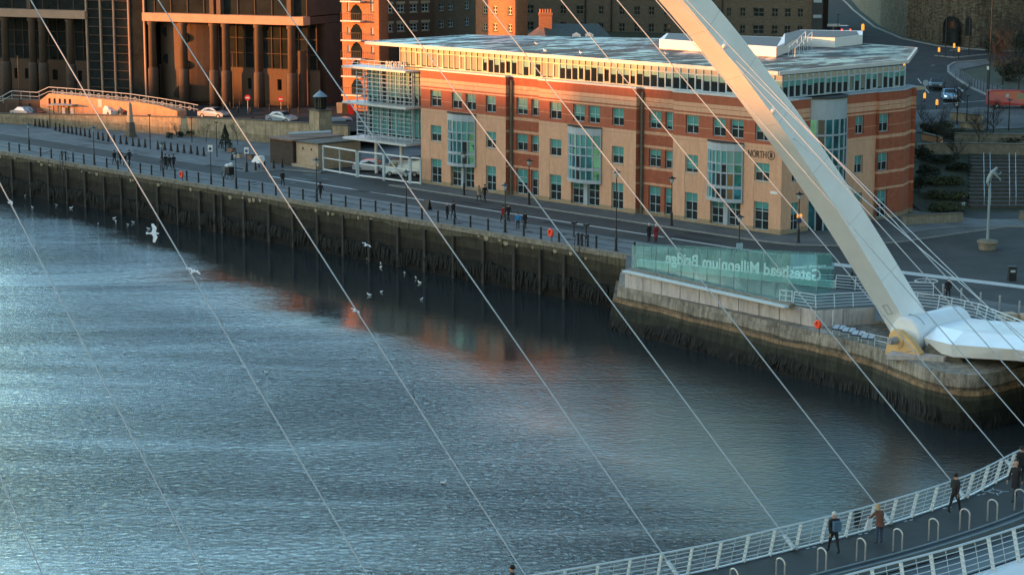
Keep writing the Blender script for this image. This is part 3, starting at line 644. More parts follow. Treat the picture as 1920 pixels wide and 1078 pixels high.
for (a_, b2, ws) in ((14.1, 19.3, [(15.0, 16.75), (17.35, 18.95)]), (33.62, 38.74, [(34.75, 36.4), (36.98, 38.55)])):
    y = .75; lst = []
    for w_ in ws: lst += [(w_, GF, .35), (w_, F1, .5), (w_, F2, random.choice((.5, .7)))]
    facade(a_, b2, y, 'brick_front', [(x0, x1, z0, z1) for (x0, x1), (z0, z1), _ in lst]); do_windows(lst, y)
    g = MB(); g.quad((a_, 0, 0), (a_, y, 0), (a_, y, 12.95), (a_, 0, 12.95)); g.quad((b2, 0, 0), (b2, 0, 12.95), (b2, y, 12.95), (b2, y, 0)); g.build('wall_return', MATS['brick_front'], ns)
    MB().box(a_+.15, a_+.42, .45, .72, .2, 12.6).build('downpipe', 'stone_dark', ns)
g = MB()
for a_, b2, y in ((-.05, 14.15, -.12), (14.15, 19.25, .62), (19.25, 33.67, -.12), (33.67, 38.69, .62), (38.69, FL+.12, -.12)): g.box(a_, b2, y, 2.2, 12.95, 13.12)
g.build('parapet_coping', 'roof_edge', ns)
# right hand side (faces along +x of the building)
def ny(px, z=4): return uline(px, FB, NV, z, -1, 40)
yT0, yT1 = ny(1516), ny(1582); yS, yB, yC = ny(1640), ny(1688), ny(1706)
g = MB()
def side(y0, y1, x, m, holes):
    g = MB(); wall_holes(g, y0, y1, 0, 12.95, holes, 0, .3); g.v = [(x-p[1], p[0], p[2]) for p in g.v]; return g.build('wall', MATS[m], ns)
def swin(y0, y1, z0, z1, x, bl_=.45): window(ns, y0, y1, z0, z1, -(x-.2), 2, 3 if z1-z0 > 2.3 else 2, bl_, axis=1)
w1 = (ny(1484), ny(1500)); wm = (ny(1527), ny(1548)); w2 = (ny(1601), ny(1617)); w3 = (ny(1639.5), ny(1659))
sw1 = [(w1[0], w1[1], *GF), (w1[0], w1[1], *F1), (w1[0], w1[1], *F2)]
side(0, yT0, FL, 'stone_front', sw1); [swin(*h, FL) for h in sw1]
sw2 = [(w2[0], w2[1], *GF), (w2[0], w2[1], *F1), (w2[0], w2[1], *F2)]
side(yT1, yS, FL, 'stone_front', sw2); [swin(*h, FL) for h in sw2]
sw3 = [(w3[0], w3[1], *GF), (w3[0], w3[1], *F1), (w3[0], w3[1], *F2)]
side(yS, yB, FL+.35, 'brick_front', sw3); [swin(*h, FL+.35) for h in sw3]
g = MB(); g.quad((FL-.3, yS, 0), (FL+.35, yS, 0), (FL+.35, yS, 12.95), (FL-.3, yS, 12.95))
def nyx(px, x): return uline(px, FA+FD*x, NV, 5, -1, 60)
cn = [(FL+.35, yB), (FL-.9, nyx(1706, FL-.9)), (FL-.5, nyx(1714, FL-.5)), (FL-2.5, nyx(1714, FL-.5)+1.4), (FL-12, nyx(1712, FL)-1), (0, nyx(1709, FL)-8)]
for p, q in zip(cn, cn[1:]): g.quad((p[0], p[1], 0), (q[0], q[1], 0), (q[0], q[1], 12.95), (p[0], p[1], 12.95))
g.quad((0, 0, 0), (0, 12, 0), (0, 12, 12.95), (0, 0, 12.95)); g.build('rear_wall', MATS['brick_front'], ns)
g = MB(); g.prism([(FL-.5, yT0-3), (FL+.1, yT0-3), (FL+.1, yS), (FL+.45, yS), (FL+.45, yB)]+[(q_[0]+.08, q_[1]+.03) for q_ in cn[1:4]]+[(FL-8, yB+1)], 12.96, 13.1); g.build('parapet_coping', 'cladding', ns)
# round stair tower on the side
cy_, rT = (yT0+yT1)/2, (yT1-yT0)/2*1.02
def arcT(r): return [(FL-.8+r*math.sin(math.pi*i/10)*.8, cy_-r*math.cos(math.pi*i/10)) for i in range(11)]
tw = MB().prism(arcT(rT), 10.9, 12.9).build('stair_tower', 'cladding', ns)
MB().prism(arcT(rT*1.05), 12.9, 13.1).build('tower_roof', 'dark_roof', tw)
A_ = arcT(rT); g = MB()
for p in A_: g.beam((p[0], p[1], 0.1), (p[0], p[1], 10.9), .12, .12)
for z in (3.1, 6.3, 8.0, 9.4):
    for p, q in zip(A_, A_[1:]): g.beam((p[0]-.01, p[1], z), (q[0]-.01, q[1], z), .1, .16)
g.build('frame', 'cladding', tw)
for i, (p, q) in enumerate(zip(A_, A_[1:])):
    g = MB(); g.quad((p[0]-.05, p[1], .1), (q[0]-.05, q[1], .1), (q[0]-.05, q[1], 10.9), (p[0]-.05, p[1], 10.9)); g.build('pane', 'glass_teal' if i % 4 != 2 else 'glass_dark', tw)
# set back top storey: ribbon of glazing under the flat roof
ZR0, ZR1 = 15.3, 15.62
def ribbon(p0, p1, z0, zt, step, mm='mullion', openers=(3, 7, 10, 14), dark=None):
    p0, p1 = Vector(p0), Vector(p1); L_ = (p1-p0).length; n_ = int(L_/step); d = (p1-p0)/n_; nr = Vector((d.y, -d.x, 0)).normalized()
    fr = MB(); gl = MB(); bls = []; sp = MB(); zc = zt-.5
    fr.beam(p0+Vector((0, 0, z0+.05)), p1+Vector((0, 0, z0+.05)), .14, .1); fr.beam(p0+Vector((0, 0, zc)), p1+Vector((0, 0, zc)), .12, .09)
    for i in range(n_+1):
        q = p0+d*i; fr.beam(q+Vector((0, 0, z0+.1)), q+Vector((0, 0, zt)), .10, .16)
        if i == n_: break
        q2 = q+d; off = -nr*.05
        sp.quad(q+off+Vector((0, 0, zc)), q2+off+Vector((0, 0, zc)), q2+off+Vector((0, 0, zt)), q+off+Vector((0, 0, zt)))
        a1, b1 = q+off+Vector((0, 0, z0+.1)), q2+off+Vector((0, 0, z0+.1)); gl.quad(a1, b1, b1+Vector((0, 0, zc-z0-.1)), a1+Vector((0, 0, zc-z0-.1)))
        fr_ = dark(i/n_) if dark else random.uniform(.15, .6); o2 = nr*.03
        hh = (zc-z0-.1)*fr_; a2, b2 = q+off+o2, q2+off+o2
        bls.append((MB().quad(a2+Vector((0, 0, zc-hh)), b2+Vector((0, 0, zc-hh)), b2+Vector((0, 0, zc)), a2+Vector((0, 0, zc))), 'blind_pale' if fr_ > .8 else 'blind'))
        if i % 4 == openers[0] % 4:
            c1, c2 = q+nr*.06, q2+nr*.06
            for (s, t) in ((c1+d*.1, c1+d*.1), (c1+d*.9, c1+d*.9)): fr.beam(s+Vector((0, 0, z0+.12)), t+Vector((0, 0, zc-.05)), .08, .05)
            for z in (z0+.16, zc-.08): fr.beam(c1+d*.1+Vector((0, 0, z)), c1+d*.9+Vector((0, 0, z)), .05, .09)
    o = fr.build('ribbon_window', mm, ns); gl.build('glazing', 'glass_dark', o); sp.build('spandrel', 'soffit', o)
    for b_, m_ in bls: b_.build('blind', m_, o)
    return o
ribbon((-4.9, 1.2, 0), (33.7, .9, 0), 13.12, ZR0, .92, dark=lambda t: .93 if t < .36 or .5 < t < .7 and random.random() < .8 else random.uniform(.1, .5))
ribbon((33.7, .9, 0), (52.0, .9, 0), 13.12, ZR0, .98, 'frame_grey', dark=lambda t: random.uniform(.2, .42))
ribbon((52.0, .9, 0), (52.0, 20.2, 0), 13.12, ZR0, .9, 'frame_grey', dark=lambda t: random.choice((.35, .3, .9, .4)))
MB().box(0, 50, 3.5, 12, 12.9, ZR0-.01).build('core', 'soffit', ns)
MB().prism([(-4.9, 1.6), (51.8, 1.6), (51.8, 24), (-4.9, 10)], 12.6, 12.94).build('floor_slab', 'soffit', ns)
# roof slab with fascia
def loc(p): q = p-FA; return (q.dot(FD), q.dot(NV))
rp = [loc(G(x, y, ZR1)) for x, y in ((685, 78), (1460, 135), (1702, 113), (1719, 90), (1600, 81), (1300, 74), (880, 66))]
rf = MB().prism(rp, ZR0, ZR1-.01).build('roof', 'soffit', ns)
g = MB(); ins = [(p[0]*.985+.3, p[1]) for p in rp]
for i in range(len(rp)):
    p, q = rp[i], rp[(i+1) % len(rp)]; g.beam((p[0], p[1], ZR1-.16), (q[0], q[1], ZR1-.16), .22, .36)
g.build('fascia', 'roof_edge', rf)
def wet_roof():
    m = bpy.data.materials.new('wet_roof'); m.use_nodes = True; n = m.node_tree.nodes; l = m.node_tree.links; b = n['Principled BSDF']
    tc = n.new('ShaderNodeTexCoord'); mp = n.new('ShaderNodeMapping'); mp.inputs['Scale'].default_value = (.9, .35, 1); l.new(tc.outputs['Object'], mp.inputs[0])
    no = n.new('ShaderNodeTexNoise'); no.inputs['Scale'].default_value = .55; no.inputs['Detail'].default_value = 7; no.inputs['Roughness'].default_value = .7; l.new(mp.outputs[0], no.inputs[0])
    c = n.new('ShaderNodeValToRGB'); l.new(no.outputs['Fac'], c.inputs[0]); c.color_ramp.elements[0].position = .42; c.color_ramp.elements[1].position = .6
    c.color_ramp.elements[0].color = (.025, .024, .023, 1); c.color_ramp.elements[1].color = (.13, .135, .135, 1)
    r_ = n.new('ShaderNodeMapRange'); r_.inputs['From Min'].default_value = .45; r_.inputs['From Max'].default_value = .56; r_.inputs['To Min'].default_value = .85; r_.inputs['To Max'].default_value = .30; l.new(no.outputs['Fac'], r_.inputs['Value'])
    br = n.new('ShaderNodeTexBrick'); br.inputs['Scale'].default_value = 1; br.inputs['Brick Width'].default_value = 2.4; br.inputs['Row Height'].default_value = 1.2; br.inputs['Mortar Size'].default_value = .04
    br.inputs['Color1'].default_value = (1, 1, 1, 1); br.inputs['Color2'].default_value = (.55, .55, .55, 1); br.inputs['Mortar'].default_value = (.3, .3, .3, 1); l.new(tc.outputs['Object'], br.inputs['Vector'])
    mu = n.new('ShaderNodeVectorMath'); mu.operation = 'MULTIPLY'; l.new(c.outputs[0], mu.inputs[0]); l.new(br.outputs[0], mu.inputs[1])
    l.new(mu.outputs[0], b.inputs['Base Color']); l.new(r_.outputs[0], b.inputs['Roughness']); MATS['wet_roof'] = m
wet_roof()
cx_ = sum(p[0] for p in rp)/len(rp)
g = MB(); sh = [(cx_+(p[0]-cx_)*.992, p[1]+(.2 if p[1] < 8 else -.2)) for p in rp]; g.add([(p[0], p[1], ZR1+.02) for p in sh], [tuple(range(len(sh)))]); g.build('roof_covering', 'wet_roof', rf)
g = MB()
for k in range(26): x = 2+k*1.9; g.box(x, x+.07, 1.0, 1.0+9+.12*k, ZR1+.021, ZR1+.06)
g.build('roof_seam', 'soffit', rf)
# plant enclosures on the roof
def enc(pxs, zt, lab):
    pl = [loc(G(x, y, ZR1)) for x, y in pxs]; o = MB().prism(pl, ZR1+.03, ZR1+zt).build('plant_screen', 'white_paint', ns)
    cxx = sum(p[0] for p in pl)/len(pl); cyy = sum(p[1] for p in pl)/len(pl); MB().prism([(cxx+(p[0]-cxx)*.96, cyy+(p[1]-cyy)*.9) for p in pl], ZR1+zt+.003, ZR1+zt+.02).build('plant_roof', 'dark_roof', o); return o
enc([(1236, 92), (1455, 108), (1482, 97), (1470, 88), (1250, 80)], 1.05, '')
enc([(1456, 108), (1476, 97), (1500, 88), (1565, 90), (1617, 84), (1617, 76), (1500, 74), (1470, 82)], 1.1, '')
g = MB(); st0 = loc(G(1478, 107, ZR1)); st1 = loc(G(1510, 92, ZR1))
for dx in (0, .9):
    g.tube([(st0[0]+dx, st0[1], ZR1+.9), (st1[0]+dx, st1[1], ZR1+1.9)], .04, 5)
    for k in range(5): t = k/4; x, y = st0[0]+(st1[0]-st0[0])*t+dx, st0[1]+(st1[1]-st0[1])*t; g.tube([(x, y, ZR1), (x, y, ZR1+.9+t)], .035, 5)
g.build('roof_handrail', 'rail_white', ns)
# letters
tn = text_mesh('lettering', 'NORTH', 'letter_dark', ns, (nx(1402, 7), -.03, 7.35), (R(90), 0, 0), .98, .02)
kx = (nx(1437, 7)-nx(1402, 7))/max(v.co.x for v in tn.data.vertices); tn.scale = (kx, 1, 1)
g = MB(); g.torus((nx(1446, 7), -.04, 7.7), .42, .035, 'y', 20, 4); g.box(nx(1446, 7)-.12, nx(1446, 7)-.03, -.06, -.02, 7.45, 7.95); g.box(nx(1446, 7)+.03, nx(1446, 7)+.12, -.06, -.02, 7.45, 7.95); g.box(nx(1446, 7)-.05, nx(1446, 7)+.05, -.058, -.022, 7.62, 7.78); g.build('emblem', 'letter_dark', ns)
MB().box(nx(1445, 4), nx(1458, 4), -.05, -.003, 4.0, 4.25).build('sign_plate', 'white_paint', ns)
MB().prism([(0.3, .35), (14, .35), (14, 1.2), (20, 1.2), (20, .35), (33, .35), (33, 1.2), (39, 1.2), (39, .35), (52.5, .35), (52.5, yT0), (50, yT0), (50, yB-1), (0.3, yB-9)], 0.02, 12.6).build('interior', 'glass_dark', ns)
# ---- glazed stair wing on the left with louvres and canopies
XL = nx(653, 5); XE = nx(745, 5)
gl = MB(); gl.box(XL+1.6, -.05, 2.0, 2.2, 4.6, 12.7); tw2 = gl.build('glazed_wing', 'glass_dark', ns)
g = MB()
for k in range(15):
    x = XL+1.6+(-.1-XL-1.6)*k/14; g.box(x-.05, x+.05, 1.85, 1.995, 4.6, 12.7)
for z in (4.7, 6.8, 8.45, 10.9, 12.4): g.box(XL+1.6, -.05, 1.80, 1.848, z-.05, z+.05)
g.build('frame', 'cladding', tw2)
for i in range(14):
    x = XL+1.6+(-.1-XL-1.6)*(i+.5)/14; w_ = .42
    if random.random() < .75: MB().quad((x-w_, 1.97, 9.0+random.random()), (x+w_, 1.97, 9.0), (x+w_, 1.97, 12.3), (x-w_, 1.97, 12.3)).build('blind', 'blind', tw2)
    if random.random() < .85: MB().quad((x-w_, 1.97, 4.9), (x+w_, 1.97, 4.9), (x+w_, 1.97, 8.1), (x-w_, 1.97, 8.1)).build('blind', 'blind', tw2)
g = MB(); g.box(XL+1.62, -.1, 1.9, 1.96, 5.0, 8.0); 
g = MB()
for z in [4.75+.48*k for k in range(16)]:
    if abs(z-8.5) < .3: continue
    for y in (.45,): g.tube([(XL+1.0, y, z), (-2.0, y, z)], .045, 5)
    g.tube([(XL+1.0, .45, z), (XL+1.0, 5.5, z)], .04, 5)
g.build('louvre', 'frame_grey', tw2)
g = MB()
for k in range(8):
    x = XL+1.05+(-2.1-XL-1.05)*k/7; g.beam((x, .55, 4.4), (x, .55, 12.6), .09, .12)
    for z in (5.5, 7.8, 9.8, 11.9): g.beam((x, .6, z), (x, 1.85, z), .05, .05)
for y in (2.2, 3.9, 5.5): g.beam((XL+1.0, y, 4.4), (XL+1.0, y, 12.6), .09, .12)
g.build('louvre_post', 'frame_grey', tw2)
for z in (4.25, 8.45, 12.62):
    MB().box(XL-.4, -2.0, -.55, 2.4, z-.12, z+.10).build('canopy', 'roof_edge', tw2)
    MB().box(XL-.1, .2 if z > 9 else -1.9, 1.9, 9, z-.3, z-.13).build('floor_slab', 'soffit', tw2)
for x in (XL+2.0, XL+6.6, XL+11.2, -1.3): MB().lathe([(.22, 0), (.22, 4.1)], 10, (x, 2.6, 0)).build('column', 'white_paint', tw2)
# terrace of the top storey with a railing and rooftop letters
g = MB(); g.beam((XL-.2, .1, 13.5), (-5.2, .1, 13.5), .05, .05); g.beam((XL-.2, .1, 13.1), (-5.2, .1, 13.1), .04, .04)
for k in range(9): x = XL-.2+(-5-XL)*k/8; g.beam((x, .1, 12.72), (x, .1, 13.5), .04, .04)
g.build('terrace_railing', 'rail_white', ns)
text_mesh('lettering', 'NORTH', 'paint_line', ns, (XL+6.4, .6, 12.8), (R(90), 0, 0), 1.15, .05, scale=(.8, 1, 1))
# steel gates
GP = [G(607, 322), G(669, 333), G(719, 339), G(768, 346), G(789, 348)]
def gate(p, q, n_, label):
    L_ = (q-p).length; d = q-p; t = thing('steel_gate', label, 'gate', p, math.atan2(d.y, d.x), 'white steel gates between the gatehouse and the office')
    g = MB(); H_ = 3.1
    for i in range(n_+1): x = L_*i/n_; g.box(x-(.09 if i in (0, n_) else .055), x+(.09 if i in (0, n_) else .055), -.08, .08, .05, H_)
    g.build('upright', 'frame_grey', t); g = MB()
    for z, h in ((H_-.02, .15), (.28, .16)): g.box(.12, L_-.12, -.07, .07, z-h/2, z+h/2)
    g.box(.12, L_-.12, -.04, .04, 1.62, 1.72); g.build('crossbar', 'white_steel', t)
gate(GP[0]-FD*2.2*0, GP[1], 2, 'widest white framed steel gate, beside the stone gatepost with two holes')
gate(GP[1]+FD*.35, GP[2], 1, 'middle white framed steel gate under the louvred glass wing')
gate(GP[2]+FD*.2, GP[3], 1, 'white framed steel gate beside the black lamp post under the glass wing')
gate(GP[3]+FD*.2, GP[4], 1, 'narrow white framed steel gate touching the stone corner of the office')
# ================================================================== PIER, GLASS SCREEN, BRIDGE
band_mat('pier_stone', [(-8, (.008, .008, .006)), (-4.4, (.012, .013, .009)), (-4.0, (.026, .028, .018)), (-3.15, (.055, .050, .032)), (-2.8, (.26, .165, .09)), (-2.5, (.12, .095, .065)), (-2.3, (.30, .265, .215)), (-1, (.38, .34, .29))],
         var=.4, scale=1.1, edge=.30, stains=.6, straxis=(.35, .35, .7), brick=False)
band_mat('pier_concrete', [(-3, (.50, .45, .42)), (0, (.58, .53, .50)), (1, (.58, .53, .50))], var=.12, scale=1.0, stains=.30, brick=False)
pr = thing('bridge_pier', 'stained stone and concrete pier with a rounded nose under the bridge hinge', 'pier')
low = [G(x, y, -1.4) for x, y in ((1160, 536), (1528, 622), (1640, 650), (1700, 676), (1735, 690), (1768, 698), (1800, 702), (1835, 702), (1870, 697), (1905, 688), (1990, 664))]
low2 = [(p.x, p.y) for p in low]; back = [(low[-1].x+60, low[-1].y+60), (Q0.x+80, Q0.y), (Q0.x-.6, Q0.y+1.5)]
cc = Vector((35, 185, 0)); poly = low2+back
def off(p, d): v = (Vector((p[0], p[1], 0))-cc).normalized(); return (p[0]+v.x*d, p[1]+v.y*d)
g = MB(); n_ = len(poly); lev = [(-1.4, 0), (-1.75, 0), (-1.76, .12), (-2.55, .14), (-2.56, .5), (-9, 1.5)]
for z, d in lev: g.v += [(*off(p, d), z) for p in poly]
for i in range(len(lev)-1):
    for j in range(n_): g.f.append((i*n_+j, i*n_+(j+1) % n_, (i+1)*n_+(j+1) % n_, (i+1)*n_+j))
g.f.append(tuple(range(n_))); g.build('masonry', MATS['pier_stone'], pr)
g = MB()
for i in range(len(low2)-1):
    a_, b2 = Vector((*off(low2[i], .75), 0)), Vector((*off(low2[i+1], .75), 0)); L_ = (b2-a_).length; nn_ = (a_-cc).normalized()
    for k in range(int(L_/.13)):
        p = a_.lerp(b2, k*.13/L_); z1 = -3.9-random.random()*.5-.3*math.sin(p.x*.8); w_ = random.uniform(.1, .3)
        q = p+(b2-a_).normalized()*w_; g.add([(p.x, p.y, z1), (q.x, q.y, z1-.1), (q.x+nn_.x*.25, q.y+nn_.y*.25, z1-random.uniform(.5, 1.3)), (p.x+nn_.x*.25, p.y+nn_.y*.25, z1-random.uniform(.5, 1.3))], [(0, 1, 2, 3)])
g.build('seaweed', 'seaweed', pr)['kind'] = 'stuff'
up = [G(x, y, 0) for x, y in ((1172, 509), (1530, 581), (1600, 577), (1680, 573), (1760, 582), (1830, 598), (1900, 626), (2000, 668))]
upp = [(p.x, p.y) for p in up]+[(up[-1].x+60, up[-1].y+60), (Q0.x+80, Q0.y-1), (Q0.x-.2, Q0.y+1)]
cd = [(p[0], p[1]) for p in upp]
MB().prism(cd, -1.6, -.03).build('upper_tier', MATS['pier_concrete'], pr)
MB().add([(p[0], p[1], -.02) for p in cd], [tuple(range(len(cd)))]).build('tier_paving', 'paving_dark', pr)
g = MB(); f_ = MB()
for a_, b2 in zip(up[:4], up[1:4]):
    d = b2-a_; L_ = d.length; k = 2.35
    while k < L_: p = a_+d*(k/L_); nn_ = (Vector((p.x, p.y, 0))-cc).normalized()*.006; MB().beam((p.x+nn_.x, p.y+nn_.y, -1.55), (p.x+nn_.x, p.y+nn_.y, -.1), .05, .02).build('panel_joint', 'stone_dark', pr); k += 2.35
a_, b2 = G(1174, 508, 0), G(1478, 575, 0); dd = (b2-a_).normalized(); nn_ = Vector((dd.y, -dd.x, 0))
MB().beam(a_+nn_*.18+Vector((0, 0, .0)), b2+nn_*.18, .5, .16).build('edge_rail', 'rail_white', pr)
MB().beam(a_-nn_*.5+Vector((0, 0, .1)), b2-nn_*.5+Vector((0, 0, .1)), .7, .22).build('kerb', 'coping', pr)

# glass screen
gs = thing('glass_screen', 'long green glass screen with mirrored white lettering on the bridge pier', 'glass screen')
A0, C0, D0, B0 = G(1184, 505, 0), G(1480, 571, 0), G(1530, 568, 0), G(1563, 545, 0)
def gheight(p, py): return CAMZ-(py-HORY)*p.y/FPX
hA, hC, hD, hB = gheight(A0, 458), gheight(C0, 474), gheight(D0, 476), gheight(B0, 477)
def glass_run(p, q, h0, h1, n_, name='glass_panel', z0=.12):
    for i in range(n_):
        t0, t1 = i/n_+.003, (i+1)/n_-.003; a_, b2 = p.lerp(q, t0), p.lerp(q, t1)
        MB().add([(a_.x, a_.y, z0), (b2.x, b2.y, z0), (b2.x, b2.y, h0+(h1-h0)*t1), (a_.x, a_.y, h0+(h1-h0)*t0)], [(0, 1, 2, 3)]).build(name, 'screen_glass', gs)
        g = MB(); 
        m_ = p.lerp(q, i/n_); g.beam((m_.x, m_.y, z0), (m_.x, m_.y, h0+(h1-h0)*i/n_), .035, .035); g.build('panel_joint', 'bronze', gs)
glass_run(A0, C0, hA, hC, 12); glass_run(C0, D0, hC, hD, 1)
A1, B1_ = G(1192, 500, 0), G(1560, 541, 0)
glass_run(A1, B1_, hA, hB, 12, 'rear_panel', .05); glass_run(D0, B0, hD, hB, 1)
MB().beam(A1+V*.35+Vector((0, 0, .3)), B1_+V*.35+Vector((0, 0, .3)), .5, .6).build('plinth', 'white_paint', gs)
# lettering, readable from the promenade side, so mirrored from the river
d = (B1_-A1); Lr = d.length; d = d.normalized(); ang = math.atan2(d.y, d.x)
e_ = B1_-d*.9
rt = gheight(B1_, 505)
tm = text_mesh('lettering', 'Gateshead Millennium Bridge', 'letter_glass', gs, (0, 0, 0), (0, 0, 0), 1.0, .01, bold=.022)
def fit_text(tm, p, q, zb0, zb1, capscale, flip=True):
    xs = [v.co.x for v in tm.data.vertices]; x1 = max(xs); dv = q-p
    for v in tm.data.vertices:
        t = v.co.x/x1; b_ = p+dv*t; n3 = Vector((dv.y, -dv.x, 0)).normalized()
        v.co = Vector((b_.x, b_.y, zb0+(zb1-zb0)*t+v.co.y*capscale))+n3*(v.co.z*.5+.03*(-1))
t0p, t1p = B1_-d*1.0, A1+d*(Lr*.16)
fit_text(tm, t0p, t1p, gheight(t0p, 527), gheight(t1p, 491), 1.4)
t2 = text_mesh('small_lettering', 'englands newest bridge', 'letter_glass', gs, (0, 0, 0), (0, 0, 0), 1.0, .01)
fit_text(t2, B1_-d*.6, B1_-d*5.0, gheight(B1_, 500), gheight(B1_-d*5, 505), .36)

# railings round the pier
def railing(label, pts, h=1.1, step=1.55, lean=.18, nrail=5, m='rail_white', cat='railing', pw=.09, grp=None, n_sub=1):
    t = thing('white_railing', label, cat, group=grp); rails = MB(); acc = []
    for p, q in zip(pts, pts[1:]):
        L_ = (q-p).length; k = max(1, round(L_/step)); dv = (q-p).normalized(); n3 = Vector((-dv.y, dv.x, 0))
        acc.append((p, n3))
        for i in range(1, k): acc.append((p.lerp(q, i/k), n3))
    acc.append((pts[-1], n3))
    for (p, n3) in acc:
        b2 = MB().beam(p, p+n3*lean+Vector((0, 0, h)), .05, pw, up=(n3.x, n3.y, .01)); b2.build('post', m, t)
    for j in range(nrail):
        f_ = (j+.6)/(nrail-.4); pts_ = [p+n3*lean*f_+Vector((0, 0, h*f_)) for p, n3 in acc]; rails.tube(pts_, .03 if j < nrail-1 else .045, 5)
    rails.build('rail', m, t); return t
railing('white railing along the front edge of the pier tier, passing behind the arch foot', [G(x, y, 0) for x, y in ((1487, 573), (1530, 579), (1600, 575), (1680, 571), (1758, 580), (1830, 596), (1898, 624), (1990, 664))])
railing('white railing behind the arch foot on the promenade side of the pier', [G(x, y, 0) for x, y in ((1566, 541), (1640, 548), (1700, 555), (1750, 556))])
g_ = thing('white_gate', 'small white gate at the right end of the glass screen', 'gate', G(1462, 569, 0), ang); m_ = MB()
for x in (0, .55, 1.1): m_.box(x-.04, x+.04, -.04, .04, 0, 1.15)
for z in (.3, .7, 1.1): m_.box(.04, 1.06, -.025, .025, z-.03, z+.03)
m_.build('frame', 'rail_white', g_)
# low post and rail along the promenade behind the screen
rr2 = thing('post_fence', 'short black post and rail fence between the glass screen and the arch', 'fence'); pp = [G(1553, 525, 0), G(1597, 535, 0), G(1660, 546, 0)]
for p in pp: MB().lathe([(.13, 0), (.1, .1), (.1, 1.1), (.05, 1.2)], 8, p).build('post', 'black_metal', rr2)
m_ = MB()
for z in (.45, .95): m_.tube([p+Vector((0, 0, z)) for p in pp], .03, 5)
m_.build('rail', 'black_metal', rr2)
# slanted information panels
ip = thing('floodlight', 'tilted twin floodlight panel on a short stand in the row on the pier ledge', 'floodlight', group='floodlights on the pier ledge')
m_ = MB().box(-.05, .05, -.05, .05, 0, .5); m_.build('stand', 'frame_grey', ip)
m_ = MB(); m_.add([(-.55, -.28, .42), (.55, -.28, .42), (.55, .28, .72), (-.55, .28, .72), (-.55, -.31, .49), (.55, -.31, .49), (.55, .25, .79), (-.55, .25, .79)], [(0,3,2,1),(4,5,6,7),(0,1,5,4),(1,2,6,5),(2,3,7,6),(3,0,4,7)]); m_.build('housing', 'black_metal', ip)
m_ = MB()
for a_, b2 in ((-.5, -.04), (.04, .5)): m_.quad((a_, -.27, .515), (b2, -.27, .515), (b2, .2, .77), (a_, .2, .77))
m_.build('glass_face', 'cladding', ip)
s_ = Series(ip)
for i, (x, y) in enumerate(((1574, 628), (1592, 633), (1610, 639), (1628, 645))): s_.put(G(x, y, -1.4), UROT+.25)
m_ = thing('white_rail', 'thin white rail on the pier ledge beside the yellow bearing', 'rail'); g = MB()
for z in (.4, .8): g.tube([G(1615, 642, -1.4)+Vector((0, 0, z)), G(1666, 653, -1.4)+Vector((0, 0, z))], .03, 5)
for x, y in ((1615, 642), (1640, 648), (1664, 653)): g.tube([G(x, y, -1.4), G(x, y, -1.4)+Vector((0, 0, .85))], .03, 5)
g.build('rail', 'rail_white', m_)
MB_p = thing('marker_pole', 'thin white pole on the pier ledge beside the orange lifebuoy', 'pole', G(1561, 625, -1.4)); MB().tube([(0, 0, 0), (0, 0, 1.9)], .035, 6).build('pole', 'rail_white', MB_p)

# ---------------- hinge
AX = -Vector((-.727, -.686, 0)).normalized()         # hinge axis, pointing inland
rot = .10; e1 = Vector((-.727, -.686, 0)).normalized(); e1 = Vector((e1.x*math.cos(rot)-e1.y*math.sin(rot), e1.x*math.sin(rot)+e1.y*math.cos(rot), 0)); n1 = Vector((-e1.y, e1.x, 0)); n1 = n1 if n1.x > 0 else -n1
AP = Vector((30.0, 159.5, .4)); PH = .22
def ARCH(t): return AP+e1*112*t+(Vector((0, 0, 1))*math.cos(PH)-n1*math.sin(PH))*4*41*t*(1-t)
hg = thing('arch_bridge', 'white steel arch rising from a drum hinge with a curved footbridge deck', 'bridge')
C1 = Vector((28.5, 157.7, -.1)); 
def drum(c, r, L_, name, m, n=48, bulge=.0, par=None):
    mb = MB(); side = AX.cross(Vector((0, 0, 1))).normalized(); prof = [(0.02, 0), (r*.90, 0), (r*.97, .02*L_), (r, .05*L_), (r, .95*L_), (r*.97, .98*L_), (r*.9, L_), (.02, L_)]
    k0 = 0
    for rr_, s in prof:
        for j in range(n):
            t = 2*math.pi*j/n; mb.v.append(tuple(c+AX*s+side*rr_*math.cos(t)+Vector((0, 0, rr_*math.sin(t)))))
    for i in range(len(prof)-1):
        for j in range(n): mb.f.append((i*n+j, i*n+(j+1) % n, (i+1)*n+(j+1) % n, (i+1)*n+j))
    return mb.build(name, m, par or hg)
drum(Vector((29.3, 157.6, -.15)), 1.42, 6.9, 'hinge_drum', 'arch_white')
drum(Vector((29.9, 158.3, -.15)), 1.5, .12, 'drum_seam', 'frame_grey'); drum(Vector((33.6, 162.0, -.15)), 1.5, .12, 'drum_seam', 'frame_grey')
